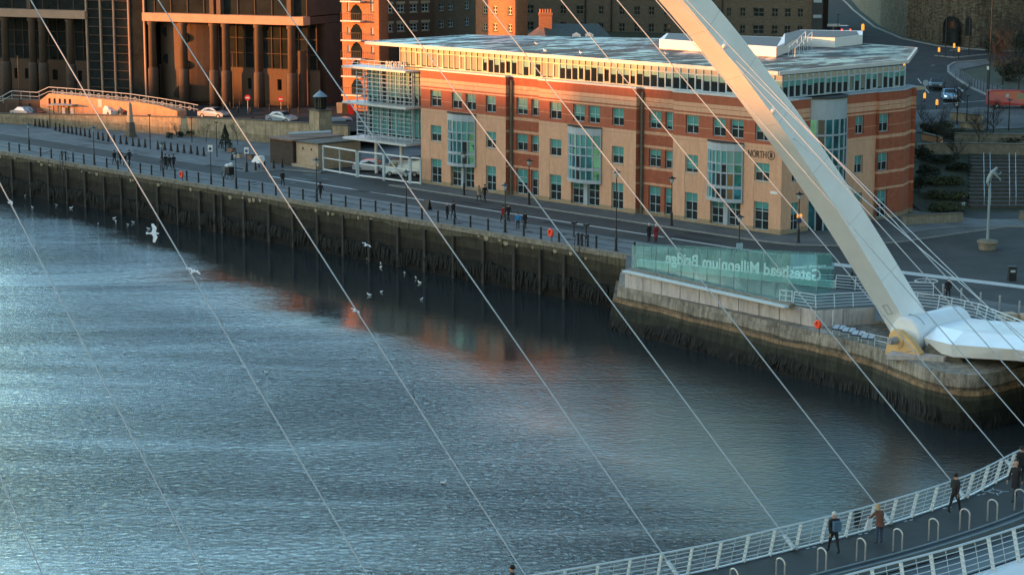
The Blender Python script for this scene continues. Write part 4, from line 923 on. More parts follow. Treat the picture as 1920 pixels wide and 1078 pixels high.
# yellow bearings with bolts and pin
def bearing(c, flip, pin=True):
    side = AX.cross(Vector((0, 0, 1))).normalized(); 
    pr_ = [(-1.1, -1.25), (2.0, -1.25), (2.05, -.7), (1.3, .1), (.2, .72), (-.4, .72), (-.7, .4)]
    mb = MB(); n_ = len(pr_); w_ = .55
    for s in (0, w_): mb.v += [tuple(c+AX*s+side*(-a_ if False else a_)+Vector((0, 0, b2))) for a_, b2 in pr_]
    mb.f = [tuple(range(n_)), tuple(range(n_, 2*n_))[::-1]]+[(i, (i+1) % n_, n_+(i+1) % n_, n_+i) for i in range(n_)]
    o = mb.build('bearing_bracket', 'yellow_steel', hg)
    mb = MB(); mb.tube([c-AX*.12, c+AX*.02], .62, 18); mb.build('bearing_ring', 'yellow_steel', o)
    mb = MB(); mb.tube([c-AX*.75, c+AX*.02], [.27, .3], 14); mb.tube([c-AX*.95, c-AX*.75], .2, 12); mb.build('hinge_pin', 'grey_steel', o)
    mb = MB()
    for k in range(7):
        q = c+side*(-1.0+k*.42)+Vector((0, 0, -1.1)); mb.tube([q-AX*.05, q+AX*.02], .06, 6)
    for k in range(5):
        q = c+side*(.9+k*.2)+Vector((0, 0, -.75+k*.05)); mb.tube([q-AX*.05, q+AX*.02], .05, 6)
    mb.build('bolts', 'grey_steel', o)
bearing(Vector((28.6, 156.6, -.25)), False); bearing(Vector((34.6, 163.0, -.3)), True)
pc = Vector((30.0, 156.3, 0))
g = MB(); g.prism([(27.6, 155.4), (31.6, 154.2), (33.5, 157), (29.4, 159.0)], -1.45, -1.1); g.build('bearing_plinth', MATS['pier_concrete'], hg)
g = MB(); g.add([(30.2, 155.9, -1.35), (33.0, 153.8, -1.38), (34.0, 156.4, -1.35), (31.2, 157.6, -1.35), (31.0, 156.3, -.3), (32.2, 155.5, -.4), (33.2, 157, -.3), (31.6, 157.7, -.3)], [(0,3,2,1),(4,5,6,7),(0,1,5,4),(1,2,6,5),(2,3,7,6),(3,0,4,7)]); g.build('thrust_block', 'stone_dark', hg)
# arch
g = MB(); ts = [(-.012+i*1.02/70) for i in range(71)]; cdir = Vector((-.12, -.97, .2)).normalized()
for i, t in enumerate(ts):
    p = ARCH(t); T_ = (ARCH(t+.002)-ARCH(t-.002)).normalized(); yv = (cdir-T_*cdir.dot(T_)).normalized(); xv = T_.cross(yv).normalized()
    if xv.x < 0: xv = -xv
    W_ = 1.52-.9*math.sin(math.pi*min(max(t, 0), 1))*.35 if t > .0 else 1.52
    k_ = 1.0
    pts_ = [(-W_, -.12), (-.16*W_, .92), (W_*.96, .18), (W_, -.05), (.2*W_, -1.1)]
    g.v += [tuple(p+xv*a_+yv*b2) for a_, b2 in pts_]
n_ = 5
for i in range(70):
    for j in range(n_): g.f.append((i*n_+j, i*n_+(j+1) % n_, (i+1)*n_+(j+1) % n_, (i+1)*n_+j))
g.f.append(tuple(range(n_))); g.f.append(tuple(70*n_+j for j in range(n_)))
g.build('arch', 'arch_white', hg)
for q_ in range(1, 34):
    t = q_*.03-.004; p = ARCH(t); T_ = (ARCH(t+.002)-ARCH(t-.002)).normalized(); yv = (cdir-T_*cdir.dot(T_)).normalized(); xv = T_.cross(yv).normalized(); xv = xv if xv.x > 0 else -xv
    W_ = 1.52-.9*math.sin(math.pi*t)*.35; sm_ = MB(); pts_ = [(-W_, -.12), (-.16*W_, .92), (W_*.96, .18), (W_, -.05), (.2*W_, -1.1)]
    for o_ in (-.02, .02): sm_.v += [tuple(p+T_*o_+(xv*a_+yv*b2)*1.004) for a_, b2 in pts_]
    for j in range(5): sm_.f.append((j, (j+1) % 5, 5+(j+1) % 5, 5+j))
    sm_.build('plate_seam', 'seam_grey', hg)
hp = ARCH(.012); g = MB(); T_ = (ARCH(.02)-ARCH(.01)).normalized(); yv = (cdir-T_*cdir.dot(T_)).normalized(); xv = T_.cross(yv).normalized(); xv = xv if xv.x > 0 else -xv
fn = ((xv*(-.16*1.52+1.52)+yv*1.04)).normalized(); fc_ = hp+xv*(-.58*1.52)+yv*.42; fn = Vector(( -1.04*xv.x+(.84*1.52)*yv.x, -1.04*xv.y+(.84*1.52)*yv.y, -1.04*xv.z+(.84*1.52)*yv.z)).normalized(); sd = (xv*(.84*1.52)+yv*1.04).normalized()
for s in (-1, 1):
    g.beam(fc_+fn*.01+sd*.2*s-T_*.45, fc_+fn*.01+sd*.2*s+T_*.45, .04, .03, up=fn); g.beam(fc_+fn*.01-sd*.2+T_*.45*s, fc_+fn*.01+sd*.2+T_*.45*s, .04, .03, up=fn)
g.build('access_hatch', 'frame_grey', hg)
# deck
DK = [(30.9, 156.8, -.5), (31.9, 153.3, -.35), (35.6, 149.6, .1), (38.8, 144, .9), (40.6, 136, 2.0), (40, 127, 3.0), (37, 117, 4.0), (33, 110, 4.5), (29, 104.3, 4.9), (24.4, 99.5, 5.2), (20.3, 94.2, 5.2), (15.4, 89.5, 5.2), (10.6, 85.8, 5.2), (6.6, 83.0, 5.2), (0.0, 79.4, 5.2), (-8, 76, 5.1), (-20, 73.5, 4.6), (-32, 74, 4), (-42, 79, 3), (-48, 86, 1.5)]
def catmull(pts, per):
    pts = [Vector(p) for p in pts]; out = []
    for i in range(len(pts)-1):
        p0, p1, p2, p3 = pts[max(i-1, 0)], pts[i], pts[i+1], pts[min(i+2, len(pts)-1)]
        for k in range(per):
            t = k/per; out.append(.5*((2*p1)+(-p0+p2)*t+(2*p0-5*p1+4*p2-p3)*t*t+(-p0+3*p1-3*p2+p3)*t**3))
    out.append(pts[-1]); return out
cv = catmull(DK, 24); al = [0]
for a_, b2 in zip(cv, cv[1:]): al.append(al[-1]+(b2-a_).length)
def deck_at(s):
    s = min(max(s, 0), al[-1]-.01); lo = 0
    import bisect
    i = bisect.bisect_right(al, s)-1; t = (s-al[i])/(al[i+1]-al[i]); p = cv[i].lerp(cv[i+1], t); j = min(i+3, len(cv)-1); k = max(i-3, 0); T_ = (cv[j]-cv[k]); T_.z = 0; T_.normalize()
    return p, T_, Vector((T_.y*-1, T_.x, 0))
def out_n(T_): return Vector((-T_.y, T_.x, 0))
# walking from the hinge the outside of the curve is on the left hand
def sec_strip(name, prof, s0, s1, m, step=1.0, par=None, ramp=False):
    g = MB(); n_ = int((s1-s0)/step); k = len(prof)
    for i in range(n_+1):
        p, T_, N_ = deck_at(s0+(s1-s0)*i/n_); N_ = out_n(T_)
        for o_, z in prof: q = p+N_*o_; g.v.append((q.x, q.y, q.z+z))
    for i in range(n_):
        for j in range(k-1): g.f.append((i*k+j, i*k+j+1, (i+1)*k+j+1, (i+1)*k+j))
    return g.build(name, m, par or hg)
# find arc length where deck leaves the hinge box
S0 = 15.0; SE = al[-1]
sec_strip('footway', [(0.0, -.25), (0, 0), (3.15, 0), (3.15, -.3)], S0, SE, 'deck_black')
sec_strip('gutter', [(3.17, -.28), (3.17, .16), (3.3, .16), (3.3, .06), (3.75, .06), (3.75, .2), (3.87, .2), (3.87, -.3)], S0, SE, 'gutter')
sec_strip('cycleway', [(3.89, -.34), (5.95, -.34)], S0, SE, 'gutter')
sec_strip('edge_girder', [(5.95, -.40), (6.6, -.42), (10.2, -1.3), (10, -1.9), (3, -2.2), (.3, -.9), (-.12, -.35), (-.12, .03), (0, .03), (0, -.1)], S0, SE, 'arch_white', 1.0)
# hinge box between drum and deck
box_st = [(Vector((30.6, 156.6)), Vector((34.8, 161.0)), -1.05, -.1, .55), (Vector((31.9, 153.3)), Vector((36.2, 159.2)), -.95, .10, .70), (Vector((35.6, 149.7)), Vector((41.0, 156.4)), -.45, .50, 1.0),
          (Vector((39.0, 144)), Vector((47.0, 149)), .1, 1.0, 1.3), (Vector((40.7, 136)), Vector((50, 138)), 1.1, 1.9, 2.0)]
g = MB()
for a_, b2, zb, zs, zt in box_st:
    m2_ = a_.lerp(b2, .30); e2_ = a_.lerp(b2, .08)
    g.v += [(e2_.x, e2_.y, zb), (a_.x, a_.y, zs), (m2_.x, m2_.y, zt), (b2.x, b2.y, zt), (b2.x, b2.y, zb)]
for i in range(len(box_st)-1):
    for j in range(5): g.f.append((i*5+j, i*5+(j+1) % 5, (i+1)*5+(j+1) % 5, (i+1)*5+j))
g.f.append((0, 1, 2, 3, 4)); g.f.append(tuple(len(g.v)-5+j for j in range(5))); g.build('hinge_box', 'arch_white', hg)
# inner balustrade (leans over the footway)
g = MB(); s = S0; ps = []
while s < min(SE, 120): ps.append(s); s += 1.48
lean, H_ = .30, 1.22
for s in ps:
    p, T_, _ = deck_at(s); N_ = out_n(T_); b_ = MB(); a_, c_ = p+N_*.02, p+N_*(.02+lean)+Vector((0, 0, H_)); b_.beam(a_, c_, .035, .17, up=(N_.x, N_.y, .01)); b_.build('baluster', 'rail_white', hg)
fs = (.04, .19, .35, .52, .69, .85, 1.0)
for j, f_ in enumerate(fs):
    pts_ = []; s = S0
    while s < 121: p, T_, _ = deck_at(s); N_ = out_n(T_); pts_.append(p+N_*(.02+lean*f_)+Vector((0, 0, H_*f_))); s += .75
    g.tube(pts_, .042 if j == len(fs)-1 else .022, 5)
for s in ps:
    for k in (.5,):
        p, T_, _ = deck_at(s+1.48*k); N_ = out_n(T_); g.tube([p+N_*(.03), p+N_*(.03+lean)+Vector((0, 0, H_))], .012, 4)
g.build('balustrade_rail', 'rail_white', hg)
# outer screen
g = MB(); s = S0; H2 = 1.42
while s < 110:
    p, T_, _ = deck_at(s); N_ = out_n(T_); b_ = MB(); b_.beam(p+N_*6.25+Vector((0, 0, -.45)), p+N_*5.9+Vector((0, 0, -.45+H2)), .035, .19, up=(N_.x, N_.y, .01)); b_.build('screen_post', 'rail_white', hg); s += 1.62
for f_ in (.06, .22, .38, .54, .70, .85, 1.0):
    pts_ = []; s = S0
    while s < 111: p, T_, _ = deck_at(s); N_ = out_n(T_); pts_.append(p+N_*(6.25-.35*f_)+Vector((0, 0, -.45+H2*f_))); s += .75
    g.tube(pts_, .05 if f_ == 1 else .02, 5)
s = S0+.81
while s < 110: p, T_, _ = deck_at(s); N_ = out_n(T_); g.tube([p+N_*6.24+Vector((0, 0, -.45)), p+N_*5.9+Vector((0, 0, .95))], .012, 4); s += 1.62
g.build('screen_rail', 'rail_white', hg)
# scuffs and studs on the footway
g = MB()
for x, y in ((1512, 1028), (1610, 1002), (1695, 977), (1768, 953), (1832, 928)):
    for k in (0, .28): q = G(x, y, 5.21)+Vector((k, k*.6, 0)); MB().beam(q, q+Vector((.16, .12, 0)), .07, .015).build('deck_stud', 'frame_grey', hg)
g = MB(); c_ = G(1866, 921, 5.212)
for k in range(4):
    t = k*math.pi/2; v1 = Vector((math.cos(t), math.sin(t)*1.0, 0)); g.beam(c_+v1*.25, c_+v1*.62, .05, .012); w1_ = Vector((-v1.y, v1.x, 0)); g.beam(c_+v1*.3+w1_*.1, c_+w1_*.3+v1*.1, .05, .012)
g.build('deck_marking', 'frame_grey', hg)
# hoops
hoop = thing('steel_hoop', 'upright polished steel hoop at the kerb of the bridge footway', 'hoop', group='steel hoops along the bridge footway')
pts_ = [(-.24, 0, 0), (-.24, 0, .82)]+[(-.24*math.cos(math.pi*i/8), 0, .82+.2*math.sin(math.pi*i/8)) for i in range(1, 8)]+[(.24, 0, .82), (.24, 0, 0)]
MB().tube(pts_, .035, 6).build('tube', 'hoop_steel', hoop); hs_ = Series(hoop)
def near_s(q):
    return min((((deck_at(s)[0]-q).xy.length), s) for s in [S0+k*.25 for k in range(int((SE-S0)/.25))])[1]
s_a = near_s(G(1911, 890, 5.2))
hs_px = [(1462, 1084), (1541, 1076), (1615, 1062), (1684, 1044), (1749, 1026), (1807, 1009), (1861, 989), (1911, 969)]
for x, y in hs_px+[(1378, 1100), (1290, 1115)]:
    s = min((abs(P(deck_at(S0+k*.1)[0]+out_n(deck_at(S0+k*.1)[1])*2.9)[0]-x), S0+k*.1) for k in range(200, 1000))[1]; p, T_, _ = deck_at(s); N_ = out_n(T_); c_ = p+N_*2.9; c_.z += .0; hs_.put(c_, math.atan2(T_.y, T_.x)+math.pi/2)
# cables: from the arch to the inner edge of the deck
def cable(A_, D_, label):
    t = thing('bridge_cable', label, 'cable', D_, group='stay cables of the arch bridge'); v = A_-D_
    MB().tube([(0, 0, 0), v*.5, v], .029, 6).build('strand', 'cable', t)
    u_ = v.normalized(); MB().tube([u_*-.25, u_*.5], .09, 8).build('socket', 'rail_white', t); MB().ball(tuple(v), .22, 8, 5).build('anchor', 'arch_white', t)
CB = {0: [(57, 0), (690, 1078)], 1: [(296, 0), (985, 1078)], 2: [(523, 0), (1270, 1078)], 3: [(727, 0), (1465, 995)], 4: [(905, 0), (1645, 950)], 5: [(1051, 0), (1780, 898)], 6: [(1156, 0), (1885, 862)],
      -1: [(0, 343), (385, 1078)], -2: [(0, 910), (75, 1078)], 7: [(1229, 0), (1852, 720)]}
ss = [S0+k*.1 for k in range(int((SE-S0)/.1))]; dpt = []
for s in ss:
    p, T_, _ = deck_at(s); q = p+out_n(T_)*-.05+Vector((0, 0, .25)); dpt.append((q, P(q)))
apt = [(ARCH(i/1500), P(ARCH(i/1500))) for i in range(1, 1400)]
def line_d(pt, a_, b2):
    dx, dy = b2[0]-a_[0], b2[1]-a_[1]; return abs((pt[0]-a_[0])*dy-(pt[1]-a_[1])*dx)/math.hypot(dx, dy)
words = {0: 'stay cable crossing the stone steps of the courts, between two parked cars', 1: 'stay cable passing in front of the courts columns', 2: 'stay cable passing over the stone lantern gatehouse and the gates', 3: 'stay cable crossing the glazed louvre wing of the office',
         4: 'stay cable crossing the chimney and the middle oriel window', 5: 'stay cable crossing the second recessed brick bay', 6: 'stay cable crossing the glass screen beside the NORTH lettering', -1: 'stay cable at the left edge reaching down over open water', -2: 'shortest faint stay cable in the bottom left corner', 7: 'stay cable grazing the left face of the white arch'}
for k, (a_, b2) in CB.items():
    A_ = min((x for x in apt if x[1][1] < min(0, a_[1])), key=lambda x: line_d(x[1], a_, b2))[0]
    D_ = min((x for x in dpt), key=lambda x: line_d(x[1], a_, b2)+max(0, b2[1]-20-x[1][1]))[0]
    cable(A_, D_, words[k])
for t, q, lab in ((.27, (1808, 599), 'lowest of the stay cables seen right of the arch above the hinge drum'), (.215, (1848, 598), 'second stay cable right of the arch'), (.155, (1860, 582), 'third stay cable right of the arch crossing the plaza'), (.105, (1872, 592), 'uppermost stay cable right of the arch near the statue')):
    A_ = ARCH(t); a_ = P(A_); best = min((x for x in dpt if x[1][0] > 1925), key=lambda x: line_d(x[1], a_, q)); cable(A_, best[0], lab)
g = MB()
for x, y in ((1358, 68), (1453, 188)):
    i = min(range(len(apt)), key=lambda i: math.hypot(apt[i][1][0]-x, apt[i][1][1]-y)); p = apt[i][0]; T_ = (ARCH((i+3)/1500)-ARCH(i/1500)).normalized(); yv = (cdir-T_*cdir.dot(T_)).normalized()
    b_ = MB(); b_.tube([p+yv*.5, p+yv*.85], .24, 12); b_.ball(tuple(p+yv*.85), .24, 10, 5); b_.build('cable_node', 'arch_white', hg)
# ================================================================== BUILDINGS BEHIND
def zrow(y, Y): return CAMZ-(y-HORY)*Y/FPX
# courts: columns under a pale stone beam
CA = G(10, 172, 2.5); CB_ = G(540, 198, 2.5); CD = (CB_-CA).normalized(); CN = Vector((-CD.y, CD.x, 0)); CN = CN if CN.y > 0 else -CN
ct = thing('court_building', 'brown sandstone courts building with tall round columns and dark glass', 'courthouse', (CA.x, CA.y, 0), math.atan2(CD.y, CD.x))
def cu(px, z=9): return uline(px, CA, CD, z, -60, 120)
xe = cu(578)
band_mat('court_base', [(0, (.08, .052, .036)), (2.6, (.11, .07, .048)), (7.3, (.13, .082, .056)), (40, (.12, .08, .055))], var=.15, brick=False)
g = MB(); wins = []
for a_, b2 in ((0, 6), (20, 30), (33, 36), (50, 58), (72, 82), (102, 110), (120, 128), (146, 152), (383, 391), (398, 408), (441, 448), (497, 505), (525, 532)): wins.append((cu(a_), cu(b2), 4.3, 5.9))
wins += [(cu(294), cu(314), 2.6, 5.8)]
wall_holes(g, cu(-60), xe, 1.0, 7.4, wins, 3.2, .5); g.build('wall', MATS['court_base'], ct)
for w_ in wins: MB().quad((w_[0], 3.6, w_[2]), (w_[1], 3.6, w_[2]), (w_[1], 3.6, w_[3]), (w_[0], 3.6, w_[3])).build('window', 'glass_court', ct)
def cglass(a_, b2, z0, z1, y, nx_, nz, nm='glazing'):
    o = MB().quad((a_, y, z0), (b2, y, z0), (b2, y, z1), (a_, y, z1)).build(nm, 'glass_court', ct); m_ = MB()
    for i in range(nx_+1): x = a_+(b2-a_)*i/nx_; m_.box(x-.06, x+.06, y-.14, y-.003, z0, z1)
    for j in range(nz+1): z = z0+(z1-z0)*j/nz; m_.box(a_, b2, y-.12, y-.004, z-.05, z+.05)
    m_.build('mullion', 'court_wall', o); return o
cglass(cu(-60), cu(166), 7.4, 14.0, 3.3, 14, 3); cglass(cu(372), xe-.5, 7.4, 14.0, 3.3, 12, 3)
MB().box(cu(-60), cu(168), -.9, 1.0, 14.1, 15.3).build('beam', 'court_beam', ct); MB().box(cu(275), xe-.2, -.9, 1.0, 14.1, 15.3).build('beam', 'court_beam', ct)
MB().box(cu(-60), cu(168), .99, 9, 14.15, 15.2).build('floor_slab', 'court_wall', ct); MB().box(cu(275), xe-.2, .99, 9, 14.15, 15.2).build('floor_slab', 'court_wall', ct)
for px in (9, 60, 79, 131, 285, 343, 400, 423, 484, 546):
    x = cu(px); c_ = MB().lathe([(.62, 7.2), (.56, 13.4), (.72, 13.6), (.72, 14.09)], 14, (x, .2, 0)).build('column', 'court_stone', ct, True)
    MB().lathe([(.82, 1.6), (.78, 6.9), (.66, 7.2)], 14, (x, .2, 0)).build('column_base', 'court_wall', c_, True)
# upper storeys
cglass(cu(-60), cu(168), 15.3, 24, 0.4, 8, 3, 'upper_glazing'); cglass(cu(290), xe-.3, 15.3, 24, .4, 9, 3, 'upper_glazing')
for px in (57, 400, 413, 545): x = cu(px, 16); MB().box(x-.35, x+.35, -.5, .5, 15.31, 24).build('pier', 'court_stone', ct)
MB().box(cu(-60), xe-.2, .45, 20, 15.35, 25).build('upper_block', 'court_wall', ct)
# glass stair tower
x0, x1 = cu(166), cu(276); MB().box(x0+.1, x1-.1, -.2, 6, 2.0, 24).build('stair_tower', 'glass_court', ct)
g = MB(); mm = [x0+.1, cu(193), cu(218), cu(246), x1-.1]
for x in mm: g.box(x-.12, x+.12, -.5, -.21, 2.0, 24)
g.build('tower_mullion', 'court_beam', ct); g = MB()
for k in range(17): z = 2.6+k*1.3; g.box(mm[0]+.12, mm[-2]-.12, -.42, -.22, z-.05, z+.05)
g.build('transom', 'court_wall', ct)
# curved wall with round holes
g = MB(); xs0, xs1 = cu(279), cu(372)
g.prism([(xs0+(xs1-xs0)*i/10, 3.1-1.6*math.sin(math.pi*i/10)) for i in range(11)]+[(xs1, 5), (xs0, 5)], 2.2, 14.05); rw = g.build('curved_wall', MATS['court_base'], ct)
for px, y in ((297, 53), (298, 102), (335, 62), (335, 112)):
    x = cu(px); z = zrow(y, 326); i = (x-xs0)/(xs1-xs0); yy = 3.1-1.6*math.sin(math.pi*i); g = MB(); g.tube([(x, yy-.06, z), (x, yy+.3, z)], .75, 16); g.build('round_hole', 'glass_court', rw)
g = MB(); z = 2.8; x = cu(338); g.xzprism([(x, z)]+[(x-2*math.cos(math.pi/2*i/8), z+2*math.sin(math.pi/2*i/8)) for i in range(9)], .8, 1.6); g.build('arched_doorway', 'glass_court', rw)
MB().box(cu(-60), xe, 5.0, 25, .5, 14.1).build('rear_block', 'court_wall', ct)
# end wing
wa, wb = at_depth(578, 200, 313), at_depth(641, 195, 324); q_ = [(p-Vector((CA.x, CA.y, 0))) for p in (wa, wb)]; q_ = [(v.dot(CD), v.dot(CN)) for v in q_]
MB().prism([q_[0], q_[1], (q_[1][0]+5, q_[1][1]+20), (q_[0][0], q_[0][1]+22)], .8, 26).build('end_wing', 'court_wall', ct)
dv = Vector((q_[1][0]-q_[0][0], q_[1][1]-q_[0][1], 0)); dn = dv.normalized(); 
for y in (37, 90, 142):
    z = zrow(y, 313); a_ = Vector((q_[0][0], q_[0][1], 0))+dn*.1; b2 = a_+dn*1.7; nn_ = Vector((dn.y, -dn.x, 0))*.05
    MB().add([(a_.x+nn_.x, a_.y+nn_.y, z-.55), (b2.x+nn_.x, b2.y+nn_.y, z-.55), (b2.x+nn_.x, b2.y+nn_.y, z+.5), (a_.x+nn_.x, a_.y+nn_.y, z+.5)], [(0, 1, 2, 3)]).build('slot_window', 'glass_court', ct)
MB().box(q_[0][0]-.9, q_[0][0]-.1, q_[0][1]-1.2, q_[0][1]-.1, 2, 10.3).build('pier', 'court_stone', ct)

def block(name, label, a, b, Ya, Yb, zb, zt, m, cols, rows, depth=12, lint=None, bar=.12, frame='frame_grey', blind='blind', arch=False):
    p, q = at_depth(a, 30, Ya), at_depth(b, 30, Yb); d = Vector((q.x-p.x, q.y-p.y, 0)); L_ = d.length; d.normalize()
    t = thing(name, label, 'brick building', (p.x, p.y, 0), math.atan2(d.y, d.x))
    hs = []
    for c0, c1 in cols:
        u0, u1 = uline(c0, Vector((p.x, p.y, 0)), d, 14, -5, 120), uline(c1, Vector((p.x, p.y, 0)), d, 14, -5, 120)
        for r0, r1 in rows:
            Ym = p.y+d.y*u0; hs.append((max(u0, .15), min(u1, L_-.1), zrow(r1, Ym), zrow(r0, Ym)))
    # make the rows level
    for k, h in enumerate(hs):
        ref = hs[k % len(rows)]; hs[k] = (h[0], h[1], ref[2], ref[3])
    g = MB(); wall_holes(g, 0, L_, zb, zt, hs, 0, .25); g.build('wall', MATS[m], t)
    MB().prism([(0, .3), (L_, .3), (L_, depth), (0, depth)], zb, zt-.02).build('rear_wall', MATS[m], t)
    g = MB(); g.quad((0, 0, zb), (0, depth, zb), (0, depth, zt), (0, 0, zt)); g.quad((L_, 0, zb), (L_, 0, zt), (L_, depth, zt), (L_, depth, zb)); g.build('side_wall', MATS[m], t)
    for h in hs:
        o = window(t, h[0], h[1], h[2], h[3], .12, 2, 2, 0, bar, frame, 'glass_dark', simple=True)
        MB().box(h[0]-.1, h[1]+.1, -.08, -.002, h[2]-.16, h[2]-.01).build('sill', lint or 'stone_dark', o)
        if lint: MB().box(h[0]-.15, h[1]+.15, -.06, -.002, h[3]+.02, h[3]+.42).build('lintel', lint, o)
        elif arch:
            w_ = (h[1]-h[0])/2; c_ = (h[0]+h[1])/2; MB().xzprism([(c_-w_*1.1, h[3])]+[(c_-w_*1.1*math.cos(math.pi*i/6), h[3]+.28*math.sin(math.pi*i/6)) for i in range(1, 6)]+[(c_+w_*1.1, h[3])], -.06, -.003).build('lintel', 'stone_dark', o)
    return t
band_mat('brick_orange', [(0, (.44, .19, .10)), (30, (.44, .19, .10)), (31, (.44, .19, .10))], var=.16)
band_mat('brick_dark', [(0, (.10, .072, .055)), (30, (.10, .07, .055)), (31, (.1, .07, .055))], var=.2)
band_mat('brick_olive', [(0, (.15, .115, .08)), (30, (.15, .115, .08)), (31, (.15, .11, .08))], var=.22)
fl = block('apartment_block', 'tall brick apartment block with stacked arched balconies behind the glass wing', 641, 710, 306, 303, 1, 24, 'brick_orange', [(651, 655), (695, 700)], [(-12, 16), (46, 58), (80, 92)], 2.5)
lv = [-2, 34, 70, 104, 137, 172]
u0, u1 = 0.55, 3.9
for i, y in enumerate(lv):
    z = zrow(y, 304.5); bal = MB().box(u0, u1, -1.25, -.01, z-.16, z+.04).build('balcony', 'roof_edge', fl); m_ = MB()
    m_.box(u0, u1, -1.24, -1.18, z+1.0, z+1.06)
    for k in range(12): x = u0+(u1-u0-.04)*k/11; m_.box(x, x+.04, -1.24, -1.2, z+.04, z+1.0)
    m_.build('balustrade', 'black_metal', bal)
    g = MB(); a_, b2 = 1.5, 3.3; c_ = (a_+b2)/2; g.xzprism([(a_, z+.05), (b2, z+.05), (b2, z+1.3), (c_+.45, z+2.0), (c_, z+2.25), (c_-.45, z+2.0), (a_, z+1.3)], -.07, -.004); g.build('arched_door', 'glass_dark', fl)
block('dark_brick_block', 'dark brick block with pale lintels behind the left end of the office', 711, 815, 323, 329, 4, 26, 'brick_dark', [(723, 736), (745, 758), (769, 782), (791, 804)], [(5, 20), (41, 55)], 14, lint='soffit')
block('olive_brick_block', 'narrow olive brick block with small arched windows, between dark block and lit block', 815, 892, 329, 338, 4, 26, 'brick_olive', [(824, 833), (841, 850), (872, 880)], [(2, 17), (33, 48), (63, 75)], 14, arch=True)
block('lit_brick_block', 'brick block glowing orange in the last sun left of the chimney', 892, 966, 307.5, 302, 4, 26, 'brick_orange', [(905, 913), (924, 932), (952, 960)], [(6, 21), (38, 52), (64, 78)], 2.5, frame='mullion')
wc = [(986, 1001), (1050, 1062), (1080, 1094), (1122, 1132), (1161, 1172), (1189, 1200), (1216, 1227), (1244, 1258), (1280, 1290), (1310, 1322), (1340, 1350), (1362, 1371), (1387, 1398), (1412, 1433), (1447, 1459), (1471, 1483), (1495, 1506)]
wh = block('warehouse', 'long olive brown brick warehouse with rows of small windows behind the office roof', 966, 1523, 356, 343, 6, 28, 'brick_olive', wc, [(-26, -8), (5, 21), (36, 52), (67, 83)], 20, arch=True, frame='stone_dark')
for px in (1098, 1147, 1355): x = uline(px, wh.location, Vector((math.cos(wh.rotation_euler.z), math.sin(wh.rotation_euler.z), 0)), 18); MB().box(x-.1, x+.1, -.2, -.003, 6, 27).build('downpipe', 'black_metal', wh)
MB().box(55.5, 57.5, -1.0, 3, 9, 22) 
gp_ = thing('corner_tower', 'slim grey glazed corner tower at the right end of the warehouse', 'tower', at_depth(1523, 60, 342)); gp_.location.z = 0
MB().box(0, 1.5, 0, 6, 9, 24).build('body', 'dark_roof', gp_); g = MB()
for k in range(6): g.box(.1, 1.4, -.06, -.003, 11+k*2.4, 11.5+k*2.4)
g.build('bands', 'cladding', gp_)
# hipped house with chimney and dormers
hp_ = at_depth(965, 76, 276); hx = lambda px: (px-960)/FPX*276-hp_.x
hs2 = thing('hipped_house', 'old house with hipped tiled roof, tall orange brick chimney and two white dormers', 'house', (hp_.x, 276, 0))
zE, zP = zrow(80, 276), zrow(40, 279)
g = MB(); A_, B2, C2, D2 = (hx(962), 0, zE), (hx(1026), -3.0, zE-.2), (hx(1160), 3, zE), (hx(962)+1, 9, zE); pk = (hx(1019), 3.2, zP); pk2 = (hx(1125), 6.5, zP-.2)
g.add([A_, B2, pk, D2], [(0, 1, 2), (0, 2, 3)]); g.build('roof', 'tile_brown', hs2)
MB().add([B2, C2, pk2, pk], [(0, 1, 2, 3)]).build('slate_roof', 'slate', hs2)
MB().prism([(A_[0]+.2, .3), (B2[0], -2.7), (C2[0]-.2, 3.1), (C2[0], 9), (A_[0]+1, 9)], 6, zE-.1).build('wall', MATS['brick_dark'], hs2)
x0, x1 = hx(1011), hx(1035); g = MB().box(x0, x1, 2.2, 3.6, zE+.5, zrow(22, 279)); g.box(x0-.08, x1+.08, 2.1, 3.7, zrow(24, 279), zrow(20, 279)); ch = g.build('chimney', 'chimney_brick', hs2)
g = MB()
for k in range(5): g.lathe([(.14, 0), (.11, .5)], 8, (x0+.16+k*(x1-x0-.32)/4, 2.9, zrow(20, 279)))
g.build('chimney_pots', 'chimney_brick', ch)
for a_, b2 in ((1073, 1088), (1097, 1112)):
    xa, xb = hx(a_), hx(b2); z0, z1 = zrow(78, 276), zrow(61, 276); y = .3; g = MB(); g.box(xa, xa+.18, y, y+.2, z0, z1); g.box(xb-.18, xb, y, y+.2, z0, z1); g.box(xa+.18, xb-.18, y+.002, y+.198, z1-.2, z1-.002)
    g.xzprism([(xa-.08, z1), (xb+.08, z1), ((xa+xb)/2, z1+.3)], y-.05, y+.25); dm = g.build('dormer', 'white_paint', hs2); MB().box(xa+.05, xb-.05, y+.21, y+4, z0, z1-.01).build('dormer_cheek', 'slate', dm)
    MB().quad((xa+.18, y+.15, z0), (xb-.18, y+.15, z0), (xb-.18, y+.15, z1-.2), (xa+.18, y+.15, z1-.2)).build('pane', 'glass_dark', dm)

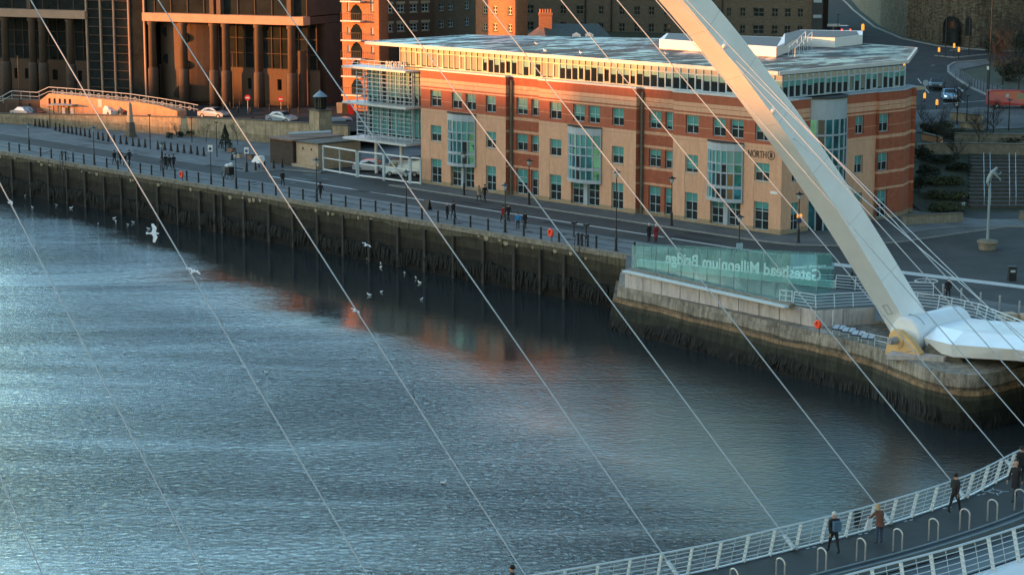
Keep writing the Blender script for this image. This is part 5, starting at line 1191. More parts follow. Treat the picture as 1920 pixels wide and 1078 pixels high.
# ================================================================== LEFT SIDE: ramp, street furniture, gatehouse
band_mat('ramp_render', [(0, (.62, .34, .20)), (5, (.60, .32, .19)), (9, (.6, .3, .2))], var=.18, scale=.9, stains=.18, brick=False)
W0, W1 = Vector((-69.3, 311.5, 0)), Vector((-46.8, 301.5, 0)); wd = (W1-W0).normalized(); 
rm = thing('access_ramp', 'orange rendered ramp wall with ringed white handrail in front of the courts', 'ramp', W0, math.atan2(wd.y, wd.x))
def wu(px, z=3): return uline(px, W0, wd, z, -30, 60)
def wz(px, y): q = W0+wd*wu(px); return zrow(y, q.y)
prof = [(75, 183), (92, 170), (150, 175), (200, 181), (232, 185), (258, 186), (300, 193), (332, 203)]
zb_ = 1.0
g = MB(); top_ = [(wu(px), wz(px, y)) for px, y in prof]; g.xzprism([(top_[0][0], zb_)]+top_+[(top_[-1][0], zb_)], 0, 2.4); rw_ = g.build('ramp_wall', MATS['ramp_render'], rm)
for k in range(5): a_, b2 = wu(91+k*9.6), wu(95+k*9.6); MB().box(a_, b2, -.012, .0-.003, wz(100, 190), wz(100, 179)).build('slot', 'glass_court', rm)
MB().box(wu(184), wu(191), -.02, -.003, wz(187, 196), wz(187, 181)).build('doorway', 'roof_edge', rm)
g = MB(); a_, b2 = wu(-70), wu(75); g.xzprism([(a_, zb_), (b2, zb_), (b2, wz(75, 183)), (wu(56), wz(56, 183)), (wu(20), wz(20, 181)), (a_, wz(0, 184))], .3, 2.4); g.build('low_wall', MATS['court_base'], rm)
hr = [(-40, 178), (2, 176), (22, 165), (70, 168), (92, 158), (135, 161), (180, 165), (245, 171), (300, 179), (340, 186), (371, 192)]
g = MB(); g.tube([(wu(px), .1, wz(px, y)) for px, y in hr], .055, 6); g.tube([(wu(px), .1, wz(px, y)-.62) for px, y in hr], .04, 6)
k = 0
for px in range(100, 366, 17):
    y = [b_[1]+(c_[1]-b_[1])*(px-b_[0])/(c_[0]-b_[0]) for b_, c_ in zip(hr, hr[1:]) if b_[0] <= px <= c_[0]][0]; g.torus((wu(px), .1, wz(px, y)-.62), .24, .045, 'y', 12, 4)
    g.tube([(wu(px+8), .1, wz(px+8, y)), (wu(px+8), .1, wz(px+8, y)-1.1)], .03, 5)
for px in range(5, 90, 17):
    y = [b_[1]+(c_[1]-b_[1])*(px-b_[0])/(c_[0]-b_[0]) for b_, c_ in zip(hr, hr[1:]) if b_[0] <= px <= c_[0]][0]; g.tube([(wu(px), .1, wz(px, y)), (wu(px), .1, wz(px, y)-1.1)], .03, 5)
g.build('handrail', 'roof_edge', rm)
sb = thing('street_bollard', 'small stone bollard along the upper street in front of the courts', 'bollard', group='bollards along the upper street'); MB().lathe([(.14, 0), (.13, .95), (.06, 1.0)], 8).build('post', 'court_stone', sb); s_ = Series(sb)
for px in (14, 33, 53, 72, 93, 110, 150, 165, 256, 270, 290): s_.put(G(px, 207, 1.75))
dbp = thing('black_bollard', 'black post on the upper street near the no entry signs', 'bollard', group='black posts near the no entry signs'); MB().lathe([(.12, 0), (.11, 1.0), (.05, 1.05)], 8).build('post', 'black_metal', dbp); s_ = Series(dbp)
for px, y in ((420, 207), (432, 205), (446, 213), (450, 203), (470, 215), (486, 206), (506, 209), (542, 212), (560, 214)): s_.put(G(px, y, 2.2))
for px, py, z, top, lab in ((37, 212, 1.3, 101, 'tall thin lamp column behind the wall near the left edge'), (94, 240, 0, 196, 'thin dark post on the promenade below the bus shelter'), (282, 280, 0, 211, 'thin dark lamp column right of the obelisk'), (360, 267, 0, 216, 'thin dark lamp column between the planter hedges'),
        (407, 295, 0, 225, 'thin dark lamp column left of the small conifer'), (474, 250, .6, 216, 'thin dark lamp column against the retaining wall'), (438, 207, 2.2, 95, 'tall thin lamp column on the street in front of the court columns'), (532, 262, .6, 222, 'thin dark post against the wall left of the lantern tower')):
    b_ = G(px, py, z); t = thing('lamp_column', lab, 'lamp post', b_); h = zrow(top, b_.y)-z; MB().tube([(0, 0, 0), (0, 0, h)], [.07, .045], 6).build('column', 'black_metal', t); MB().box(-.22, .22, -.12, .12, h, h+.12).build('lamp_head', 'black_metal', t)
# obelisk
ob = thing('obelisk', 'tapered stone obelisk standing on the promenade in front of the retaining wall', 'obelisk', G(245, 257), UROT)
g = MB(); 
def taper(mb, w0, w1, z0, z1): mb.add([(-w0, -w0, z0), (w0, -w0, z0), (w0, w0, z0), (-w0, w0, z0), (-w1, -w1, z1), (w1, -w1, z1), (w1, w1, z1), (-w1, w1, z1)], [(0,3,2,1),(4,5,6,7),(0,1,5,4),(1,2,6,5),(2,3,7,6),(3,0,4,7)])
taper(g, .62, .62, 0, .35); taper(g, .5, .42, .35, 2.0); g.build('pedestal', 'stone_dark', ob); g = MB(); taper(g, .33, .2, 2.0, 4.5); taper(g, .2, .02, 4.5, 4.8); g.build('shaft', 'sandstone', ob)
# shelter
bsh = thing('bus_shelter', 'grey bus shelter with two white posters behind the retaining wall', 'bus shelter', G(97, 216, 1.35)+Vector((0, 0, -.72)), UROT*.35)
g = MB(); g.box(-.1, 3.7, -.8, .9, 2.2, 2.34); g.build('roof', 'cladding', bsh); g = MB()
for x in (0, 1.2, 2.4, 3.6): g.box(x-.05, x+.05, .6, .7, 0, 2.2)
g.build('post', 'black_metal', bsh)
for x in (1.35, 2.75): MB().box(x, x+.5, .5, .56, .4, 1.8).build('poster', 'white_paint', bsh)
def sign(px, py, h, label, m, z=2.3, r=.42, bar=True):
    t = thing('road_sign', label, 'road sign', G(px, py, z)); MB().tube([(0, 0, 0), (0, 0, h)], .04, 6).build('post', 'grey_steel', t)
    d_ = MB().tube([(0, -.07, h), (0, -.03, h)], r, 20).build('disc', m, t)
    if bar: MB().box(-r*.62, r*.62, -.09, -.072, h-.1, h+.1).build('bar', 'white_paint', d_)
sign(465, 213, 2.2, 'round red no entry sign with white bar, left one of two below the columns', 'sign_red')
sign(527, 206, 1.5, 'round red no entry sign with white bar, nearer the lantern tower', 'sign_red')
def rect_sign(px, py, h, label):
    t = thing('parking_sign', label, 'sign', G(px, py, 0)); MB().lathe([(.12, 0), (.11, 1.1), (.05, 1.2), (.045, h-.3)], 8).build('post', 'black_metal', t)
    p = MB().box(-.27, .27, -.09, -.05, h-.75, h).build('plate', 'white_paint', t); d_ = MB(); d_.tube([(0, -.11, h-.42), (0, -.092, h-.42)], .17, 16); d_.build('symbol', 'sign_blue', p)
rect_sign(396, 346, 4.5, 'white plate with dark blue disc on a black post at the quay edge')
rect_sign(463, 322, 2.9, 'white plate with dark blue disc on a black post beside the shed')
# lantern gatehouse
lt = thing('lantern_tower', 'square stone gatehouse tower topped by a black glazed lantern with blue cone roof', 'tower', G(602, 290), UROT-.02)
g = MB(); g.add([(-1.15, -1.15, 0), (1.15, -1.15, 0), (1.15, 1.15, 0), (-1.15, 1.15, 0), (-.98, -.98, 5.6), (.98, -.98, 5.6), (.98, .98, 5.6), (-.98, .98, 5.6)], [(0,3,2,1),(4,5,6,7),(0,1,5,4),(1,2,6,5),(2,3,7,6),(3,0,4,7)]); g.build('shaft', MATS['retaining_stone'], lt)
MB().box(-1.45, 1.45, -1.45, 1.45, 0.01, 1.15).build('plinth', MATS['retaining_stone'], lt); MB().box(-1.1, 1.1, -1.1, 1.1, 5.6, 5.75).build('cornice', 'stone_dark', lt)
ln = MB().lathe([(.62, 5.75), (.62, 7.3)], 12).build('lantern', 'glass_dark', lt); g = MB()
for k in range(8): t = k*math.pi/4; g.box(.66*math.cos(t)-.05, .66*math.cos(t)+.05, .66*math.sin(t)-.05, .66*math.sin(t)+.05, 5.75, 7.35)
g.lathe([(.7, 5.75), (.72, 5.9), (.66, 5.9)], 12); g.lathe([(.7, 7.2), (.76, 7.38), (.7, 7.38)], 12); g.build('lantern_frame', 'black_metal', ln)
MB().ball((0, -.3, 6.5), (.12, .12, .35)).build('lamp', 'roof_edge', ln)
MB().lathe([(.95, 7.36), (.85, 7.45), (.4, 7.85), (.1, 8.05), (.03, 8.2)], 16).build('lantern_roof', 'lantern_roof', lt)
gpst = thing('stone_gatepost', 'buff stone gatepost block with two round holes at the left end of the gates', 'gatepost', G(556, 313), UROT)
MB().box(0, 4.3, 0, 6.5, 0, 3.0).build('block', 'sandstone', gpst); MB().box(-.12, 4.42, -.12, 6.6, 3.0, 3.2).build('coping', 'stone_dark', gpst); MB().box(-.3, 4.5, -.5, 0, .0, .45).build('plinth', 'sandstone', gpst)
for x in (1.35, 3.0): MB().tube([(x, -.02, 2.35), (x, -.003, 2.35)], .15, 14).build('round_hole', 'black_metal', gpst)
shd = thing('shed', 'low dark brown flat roofed shed with a pale pipe on its roof', 'shed', G(507, 307), UROT)
MB().box(0, 4.6, 0, 7.5, 0, 3.1).build('walls', 'rust_shed', shd); MB().box(-.3, 4.8, -.3, 7.8, 3.1, 3.3).build('roof', 'tile_brown', shd)
g = MB()
for k in range(8): g.box(-.03, -.003, .3+k*.9, .9+k*.9, .6, 2.6)
g.build('shutter', 'stone_dark', shd); MB().tube([(1.2, 2.0, 3.6), (5.2, 5.5, 3.9)], .2, 10).build('pipe', 'cladding', shd)
for px, y, c, lab in ((637, 213, 'sandstone', 'pale beige bin beside the glass wing'), (648, 214, 'leaf', 'dark green bin beside the glass wing'), (658, 215, 'van_red', 'red bin nearest the glass wing')):
    t = thing('wheelie_bin', lab, 'bin', G(px, py := y, 2.3)); g = MB(); taper(g, .35, .42, .05, 1.35); g.build('body', c, t); g = MB(); taper(g, .45, .4, 1.36, 1.5); g.build('lid', c, t)
for px, y, lab in ((434, 287, 'wooden planter box left of the two behind the promenade bollards'), (447, 297, 'low orange wooden planter box beside the black post'), (470, 300, 'dark wooden bench box against the shed')):
    t = thing('planter_box', lab, 'planter', G(px, y, 0), UROT); MB().box(-.6, .6, -.3, .3, .1, .62).build('box', 'tile_brown' if px != 447 else 'sandstone', t); MB().box(-.55, .55, -.25, .25, .62, .68).build('top', 'timber', t)

# ================================================================== VEHICLES
def car(label, paint, L_=4.2, W_=1.75, H_=1.45, van=False, lights=None, name='parked_car', cat='car'):
    t = thing(name, label, cat)
    if van: pf = [(-L_/2, .35), (-L_/2, 1.0), (-L_/2+.05, H_-.1), (-L_/2+.3, H_), (L_*.18, H_), (L_*.30, H_-.12), (L_*.40, 1.05), (L_/2-.05, .95), (L_/2, .6), (L_/2, .32)]
    else: pf = [(-L_/2, .38), (-L_/2+.02, .8), (-L_/2+.3, .95), (-L_*.36, 1.0), (-L_*.24, H_-.06), (-L_*.12, H_), (L_*.08, H_), (L_*.24, 1.0), (L_*.42, .86), (L_/2-.03, .7), (L_/2, .4), (L_/2-.1, .28), (-L_/2+.1, .28)]
    mb = MB(); n_ = len(pf); cols_ = []
    for y, s in ((-W_/2, .93), (-W_/2+.08, 1), (W_/2-.08, 1), (W_/2, .93)):
        for x, z in pf: mb.v.append((x*(1 if s == 1 else .985), y*(1 if z < 1.02 else .86), z if s == 1 else .33+(z-.33)*.97))
    for i in range(3):
        for j in range(n_): mb.f.append((i*n_+j, i*n_+(j+1) % n_, (i+1)*n_+(j+1) % n_, (i+1)*n_+j))
    mb.f.append(tuple(range(n_))); mb.f.append(tuple(3*n_+j for j in range(n_))); mb.build('body', paint, t)
    w_ = W_/2
    if van:
        g = MB(); g.add([(L_*.31, -w_*.78, H_-.18), (L_*.31, w_*.78, H_-.18), (L_*.405, w_*.86, 1.08), (L_*.405, -w_*.86, 1.08)], [(0, 1, 2, 3)]); g.build('windscreen', 'glass_dark', t)
        g = MB()
        for s in (-1, 1): g.add([(L_*.12, s*w_*.885, H_-.3), (L_*.27, s*w_*.885, H_-.3), (L_*.36, s*w_*.95, 1.08), (L_*.12, s*w_*.95, 1.08)], [(0, 1, 2, 3)])
        g.build('side_window', 'glass_dark', t)
    else:
        g = MB(); g.add([(L_*.095, -w_*.74, H_-.05), (L_*.095, w_*.74, H_-.05), (L_*.235, w_*.84, 1.03), (L_*.235, -w_*.84, 1.03)], [(0, 1, 2, 3)]); g.v = [(x+.02, y, z+.012) for x, y, z in g.v]; g.build('windscreen', 'glass_dark', t)
        g = MB(); g.add([(-L_*.13, -w_*.74, H_-.05), (-L_*.13, w_*.74, H_-.05), (-L_*.345, w_*.84, 1.03), (-L_*.345, -w_*.84, 1.03)], [(0, 1, 2, 3)]); g.v = [(x-.02, y, z+.012) for x, y, z in g.v]; g.build('rear_window', 'glass_dark', t)
        g = MB()
        for s in (-1, 1): g.add([(-L_*.12, s*w_*.872, H_-.12), (L_*.07, s*w_*.872, H_-.12), (L_*.2, s*w_*.985, 1.0), (-L_*.3, s*w_*.985, 1.0)], [(0, 1, 2, 3)])
        g.build('side_window', 'glass_dark', t)
    for sx in (-.31, .31):
        for s in (-1, 1):
            wh_ = MB().tube([(sx*L_, s*(w_-.2), .31), (sx*L_, s*(w_+.01), .31)], .31, 14).build('wheel', 'rubber', t); MB().tube([(sx*L_, s*(w_+.012), .31), (sx*L_, s*(w_+.02), .31)], .18, 10).build('rim', 'grey_steel', wh_)
    for s in (-1, 1):
        MB().box(L_/2-.12, L_/2+.012, s*w_*.72-.16, s*w_*.72+.16, .6, .76).build('headlight', 'head_light' if lights == 'front' else 'frame_grey', t)
        MB().box(-L_/2-.012, -L_/2+.06, s*w_*.8-.1, s*w_*.8+.1, .7, .95).build('tail_light', 'red_light' if lights == 'rear' else 'sign_red', t)
    return t
def place(t, loc, rot): t.location = loc; t.rotation_euler = (0, 0, rot); return t
place(car('white car parked left of the obelisk, its bonnet to the left', 'white_paint'), G(203, 217, 1.45), UROT+math.pi)
place(car('dark car parked close behind the white car by the obelisk', 'car_dark'), G(226, 217, 1.5), UROT+math.pi)
place(car('pale blue white car half hidden behind the wall at far left', 'car_silver'), G(44, 219, .95), UROT+math.pi+.1)
place(car('dark car behind the wall, next to the pale car at far left', 'car_dark'), G(61, 220, .85), UROT+math.pi+.1)
place(car('silver blue hatchback on the street left of the no entry sign', 'car_silver'), G(400, 221, 1.75), UROT*.5)
place(car('pale car with frosted roof behind the wall beside the lantern tower', 'car_silver'), G(528, 229, 2.0), UROT*.6)
place(car('white pickup parked in the yard behind the middle steel gate', 'car_silver', 4.8), G(700, 322, 0), UROT*.3)
place(car('white van in the yard behind the right hand steel gate', 'car_silver', 4.8, 1.9, 2.0, van=True, name='parked_van', cat='van'), G(757, 330, 0), UROT*.2+math.pi)
place(car('pale blue van between the lantern tower and the glass wing', 'car_silver', 4.4, 1.8, 1.9, van=True, name='parked_van', cat='van'), G(640, 246, 1.0), .2)
def onroad(px, py): return GT(px, py)+Vector((0, 0, .06))
place(car('light blue car with headlights facing the camera at the junction', 'car_blue', lights='front', name='car'), onroad(1780, 189), -math.pi/2-.12)
place(car('dark taxi with a pale roof, waiting behind the light blue car', 'car_dark', name='car'), onroad(1757, 168), -math.pi/2-.3)
place(car('dark car with red tail lights climbing the road past the warehouse', 'car_dark', lights='rear', name='car'), onroad(1580, 66), math.pi/2+.1)
rv = place(car('bright red delivery van crossing at the right edge of the picture', 'van_red', 5.6, 2.0, 2.15, van=True, name='delivery_van', cat='van'), onroad(1893, 203), -.06)
MB().box(-.7, -.3, -1.012, -.96, 1.35, 1.75).build('emblem', 'paint_line', rv)

# ================================================================== RIGHT SIDE
def tl(px, py, h, label, head=True, big=1.0):
    t = thing('traffic_light', label, 'traffic light', GT(px, py)); MB().tube([(0, 0, 0), (0, 0, h)], .07, 6).build('post', 'black_metal', t)
    MB().tube([(0, -.12, h-.1*big), (0, -.12, h+.42*big)], [.16*big, .16*big], 8).build('signal_head', 'amber', t); MB().ball((0, -.12, h+.43*big), .155*big, 8, 4).build('signal_cap', 'amber', t)
for a_ in ((1617, 76, 1.7, 'amber traffic signal with glowing square hood beside the climbing red tail lights', True, 1.5), (1608, 78, .5, 'small amber signal below the glowing hooded one'), (1760, 108, .9, 'amber signal on the far kerb above the taxi'), (1788, 108, 1.5, 'higher amber signal of the pair beside the grass verge'), (1797, 112, 1.2, 'lower narrow amber signal beside the grass verge'),
           (1695, 132, .6, 'amber signal just under the right corner of the flat roof'), (1733, 192, .6, 'amber signal below the round blue sign left of the blue car'), (1756, 205, .6, 'amber signal with pale cap in front of the blue car')): tl(*a_)
def pole(px, py, h, label, head=None):
    t = thing('street_lamp', label, 'street lamp', GT(px, py)); MB().tube([(0, 0, 0), (0, 0, h)], [.09, .05], 6).build('column', 'black_metal', t)
    MB().box(-.2, .2, -.35, .2, h, h+.14).build('lamp_head', 'black_metal', t)
    if head: MB().box(-.17, .17, -.16, -.06, head-.45, head).build('plate', 'white_paint', t)
pole(1851, 247, 16, 'tallest thin lamp column rising past the red van')
pole(1772, 108, 6.5, 'thin lamp column on the traffic island'); pole(1816, 106, 7, 'thin lamp column near the stone wall arches')
pole(1812, 238, 3.6, 'short lamp post below the junction left of the red van'); pole(1891, 246, 3.6, 'short lamp post below the red van')
pole(1794, 206, 2.0, 'short post with a white plate below the blue car', .9); pole(1851, 172, 3.4, 'sign post with white plate above the verge railing', 3.3); pole(1570, 84, 4.5, 'lamp column beside the warehouse corner'); pole(1541, 84, 9, 'tall lamp column beside the warehouse corner')
t = thing('road_sign', 'round pale blue sign on a thin post by the traffic queue', 'road sign', GT(1735, 178)); MB().tube([(0, 0, 0), (0, 0, 1.4)], .04, 6).build('post', 'grey_steel', t); MB().tube([(0, -.07, 1.5), (0, -.03, 1.5)], .38, 18).build('disc', 'cladding', t)
t = thing('direction_sign', 'white arrow shaped direction sign in front of the stone wall', 'road sign', GT(1838, 84)); MB().tube([(0, 0, 0), (0, 0, 1.4)], .05, 6).build('post', 'grey_steel', t); MB().xzprism([(-1.0, 1.7), (-.7, 1.35), (1.0, 1.35), (1.0, 2.05), (-.7, 2.05)], -.1, -.05).build('board', 'white_paint', t)
t = thing('lamp_board', 'white topped street light head beside the warehouse corner', 'street lamp', GT(1562, 68)); MB().tube([(0, 0, 0), (0, 0, 1.5)], .06, 6).build('post', 'grey_steel', t); MB().box(-1.0, 1.0, -.15, .15, 1.5, 1.9).build('head', 'roof_edge', t)
# rubble wall with arches
band_mat('rubble', [(0, (.105, .09, .062)), (60, (.105, .09, .062)), (61, (.1, .09, .06))], var=.9, scale=2.6, stains=.6, straxis=(.5, .5, 1.5))
rb = thing('rubble_wall', 'high rubble stone retaining wall with dark arched recesses above the road', 'retaining wall')
kp = [GT(*p) for p in ((1560, -40), (1612, 20), (1650, 50), (1700, 71), (1760, 82), (1830, 90), (1990, 92))]
for p, q in zip(kp, kp[1:]):
    g = MB(); g.add([(p.x, p.y, HZ(p.y)-1), (q.x, q.y, HZ(q.y)-1), (q.x, q.y, 27), (p.x, p.y, 27), (p.x, p.y+2, 27), (q.x, q.y+2, 27)], [(0, 1, 2, 3), (3, 2, 5, 4)]); g.build('wall_face', MATS['rubble'], rb)
def recess(pa, pb, ytop, ybot):
    i = [k for k in range(len(kp)-1) if P(kp[k])[0] <= pa <= P(kp[k+1])[0]+40][0]; p, q = kp[i], kp[i+1]; d = (q-p); d.z = 0; d.normalize(); nr = Vector((d.y, -d.x, 0)); nr = nr if nr.y < 0 else -nr
    ua, ub = [uline(x, Vector((p.x, p.y, 0)), d, 12, -10, 60) for x in (pa, pb)]; A_ = p+d*ua; Y = A_.y; z0, z1 = zrow(ybot, Y), zrow(ytop, Y); w_ = (ub-ua)/2; c_ = p+d*(ua+w_)
    pl = [(-w_, z0), (w_, z0)]+[(w_*math.cos(math.pi*k/8), z1-w_+w_*math.sin(math.pi*k/8)) for k in range(9)]; g = MB()
    g.v = [(c_.x+d.x*a_+nr.x*o, c_.y+d.y*a_+nr.y*o, z) for o in (.03, -.5) for a_, z in pl]; n_ = len(pl); g.f = [tuple(range(n_)), tuple(range(n_, 2*n_))[::-1]]+[(k, (k+1) % n_, n_+(k+1) % n_, n_+k) for k in range(n_)]
    g.build('arched_recess', 'glass_court', rb)
recess(1768, 1793, 25, 76); recess(1810, 1822, 27, 62)
g = MB(); p, q = kp[3], kp[-1]; g.beam((p.x+2, p.y+.9, zrow(11, p.y)), (q.x, q.y+.9, zrow(11, p.y)-.5), 2.4, 1.1); g.build('brick_band', 'chimney_brick', rb)
pv = thing('pavilion', 'low dark flat roofed pavilion with pale roof edge at the top right', 'pavilion', GT(1848, 70)+Vector((0, -8, 0)))
zz = zrow(46, pv.location.y)-pv.location.z
MB().box(.5, 12, .6, 6, -3, zz-.2).build('walls', 'dark_roof', pv); MB().box(0, 13, 0, 6.5, zz, zz+.35).build('roof', 'dark_roof', pv); MB().box(-.1, 13, -.12, 0, zz+.05, zz+.4).build('fascia', 'roof_edge', pv); MB().box(-.5, 13, -.5, 6.6, zz+1.0, zz+1.2).build('upper_roof', 'roof_edge', pv)
# low garden walls, steps and rails
band_mat('garden_stone', [(-1, (.20, .175, .13)), (.1, (.24, .21, .16)), (9, (.24, .21, .16))], var=.25, stains=.25)
wall_line('garden_wall', 'low stone wall at the foot of the garden right of the office', [(G(1690, 424), 1.0), (G(1803, 418), .95)], .45, MATS['garden_stone'], 'stone_dark', .1)
wall_line('garden_wall', 'short low stone wall right of the statue at the foot of the steps', [(G(1910, 415), .95), (G(1990, 415), .95)], .45, MATS['garden_stone'], 'stone_dark', .1)
def hw(pts, h, label, m='garden_stone', th=.5):
    P_ = [GT(*p) for p in pts]; wall_line('garden_wall', label, [(Vector((p.x, p.y, 0)), HZ(p.y)+h) for p in P_], th, MATS[m], 'stone_dark', .1, base=lambda v: HZ(v.y)-.5)
hw([(1783, 226), (1842, 232)], .9, 'pale stone wall below the junction left of the red van', 'retaining_stone'); hw([(1800, 240), (1845, 244)], .6, 'second lower pale stone wall below the junction', 'retaining_stone')
hw([(1720, 290), (1810, 288), (1990, 292)], 1.1, 'dark stone terrace wall crossing the top of the garden steps'); hw([(1730, 262), (1765, 270)], .7, 'short curved wall beside the hedge with orange light put into its colour', 'ramp_render')  # orange light on the short curved wall comes from its render colour
hw([(1790, 268), (1990, 270)], 1.0, 'upper dark terrace wall above the garden steps')
stp = thing('garden_steps', 'wide dark stone steps climbing the hillside garden behind the statue', 'steps')
gl_, gr_ = GT(1815, 400), GT(1990, 400)
for k in range(14):
    Y = 222.5+k*1.42; z = HZ(Y+1.42)+.03; x0, x1 = (1815-960)/FPX*Y, (1985-960)/FPX*Y
    MB().box(x0+.6, x1, Y, Y+1.43, z-1.2, z+.002*k).build('step', 'step_stone', stp)
for px in (1836, 1848, 1884, 1896):
    t = thing('handrail', {1836: 'leftmost thin steel handrail on the garden steps', 1848: 'steel handrail left of the statue on the steps', 1884: 'steel handrail just right of the statue on the steps', 1896: 'rightmost thin steel handrail on the garden steps'}[px], 'handrail'); g = MB()
    xx = lambda Y: (px-(Y-228)*.2-960)/FPX*Y*1.0+.9
    for (Ya, Yb) in ((223, 231), (232, 240)):
        g.tube([(xx(Ya), Ya, HZ(Ya)+1.0), (xx(Yb), Yb, HZ(Yb)+1.05)], .035, 5)
        for k in range(4): Y = Ya+(Yb-Ya)*k/3; g.tube([(xx(Y), Y, HZ(Y)), (xx(Y), Y, HZ(Y)+1.05)], .03, 5)
    g.build('rail', 'frame_grey', t)
vr = thing('verge_railing', 'dark iron railing along the curved verge above the junction', 'railing'); g = MB(); vp = [GT(*p) for p in ((1800, 148), (1822, 162), (1850, 174), (1880, 182), (1925, 190))]
for p, q in zip(vp, vp[1:]):
    n_ = max(2, int((q-p).length/1.2))
    for k in range(n_): a_ = p.lerp(q, k/n_); g.tube([(a_.x, a_.y, HZ(a_.y)), (a_.x, a_.y, HZ(a_.y)+1.3)], .05, 5)
    g.tube([(p.x, p.y, HZ(p.y)+1.2), (q.x, q.y, HZ(q.y)+1.2)], .03, 5)
g.build('bars', 'black_metal', vr)
# litter bin
lb = thing('litter_bin', 'square black litter bin standing alone on the plaza at the right edge', 'bin', G(1897, 526)); g = MB(); taper(g, .32, .32, 0, 1.15); g.build('body', 'black_metal', lb); MB().box(-.38, .38, -.38, .38, 1.15, 1.25).build('lid', 'dark_roof', lb); MB().box(-.2, .2, -.325, -.321, .75, .95).build('opening', 'frame_grey', lb)
# steel bollards by the bridge
sbl = thing('steel_bollard', 'slim grey steel bollard on the bridge forecourt behind the white railing', 'bollard', group='steel bollards on the bridge forecourt'); MB().lathe([(.09, 0), (.09, 1.15), (.05, 1.2)], 8).build('post', 'grey_steel', sbl); s_ = Series(sbl)
for x, y in ((1768, 560), (1802, 568), (1838, 576), (1874, 582), (1911, 592)): s_.put(G(x, y, .01))
for x, y, l in ((1892, 600, 'pale stone block on the forecourt behind the bridge railing'), (1925, 602, 'pale stone block at the right edge of the forecourt')):
    t = thing('stone_block', l, 'stone block', G(x, y, .01), .2); g = MB(); taper(g, .55, .5, 0, .55); g.build('block', 'sandstone', t)
# ================================================================== FIGURES
def skin_mesh(name, joints, edges, root, mats_fn, materials, levels=1):
    me = bpy.data.meshes.new(name); names = list(joints); me.from_pydata([joints[k][0] for k in names], [(names.index(a), names.index(b)) for a, b in edges], []); o = bpy.data.objects.new(name, me); sc.collection.objects.link(o)
    sk = o.modifiers.new('s', 'SKIN'); sk.use_smooth_shade = True; sb_ = o.modifiers.new('u', 'SUBSURF'); sb_.levels = levels
    d = me.skin_vertices[0].data
    for i, k in enumerate(names):
        r = joints[k][1]; d[i].radius = (r, r) if not isinstance(r, tuple) else r; d[i].use_root = (k == root)
    dg = bpy.context.evaluated_depsgraph_get(); m2 = bpy.data.meshes.new_from_object(o.evaluated_get(dg)); bpy.data.objects.remove(o)
    m2.materials.clear()
    for m in materials: m2.materials.append(m)
    for p in m2.polygons: p.material_index = mats_fn(p.center); p.use_smooth = True
    return m2
def cloth(c, key): return mat('cloth_'+key, c, .9, .18, 6)
mat('skin', (.42, .24, .17), .6, .08, 8)
CL = dict(black=(.012, .012, .014), navy=(.012, .016, .03), red=(.33, .02, .02), darkred=(.22, .012, .016), blue=(.03, .20, .42), beige=(.36, .24, .14), brown=(.13, .055, .035), grey=(.10, .105, .11), white=(.6, .62, .64), jeans=(.04, .06, .10), pale=(.30, .38, .45), darkgreen=(.02, .03, .025), blond=(.38, .27, .15), hblack=(.012, .010, .008), hgrey=(.45, .46, .46), skinhead=(.42, .24, .17), backpack=(.05, .11, .18))
for k, v in CL.items(): cloth(v, k)
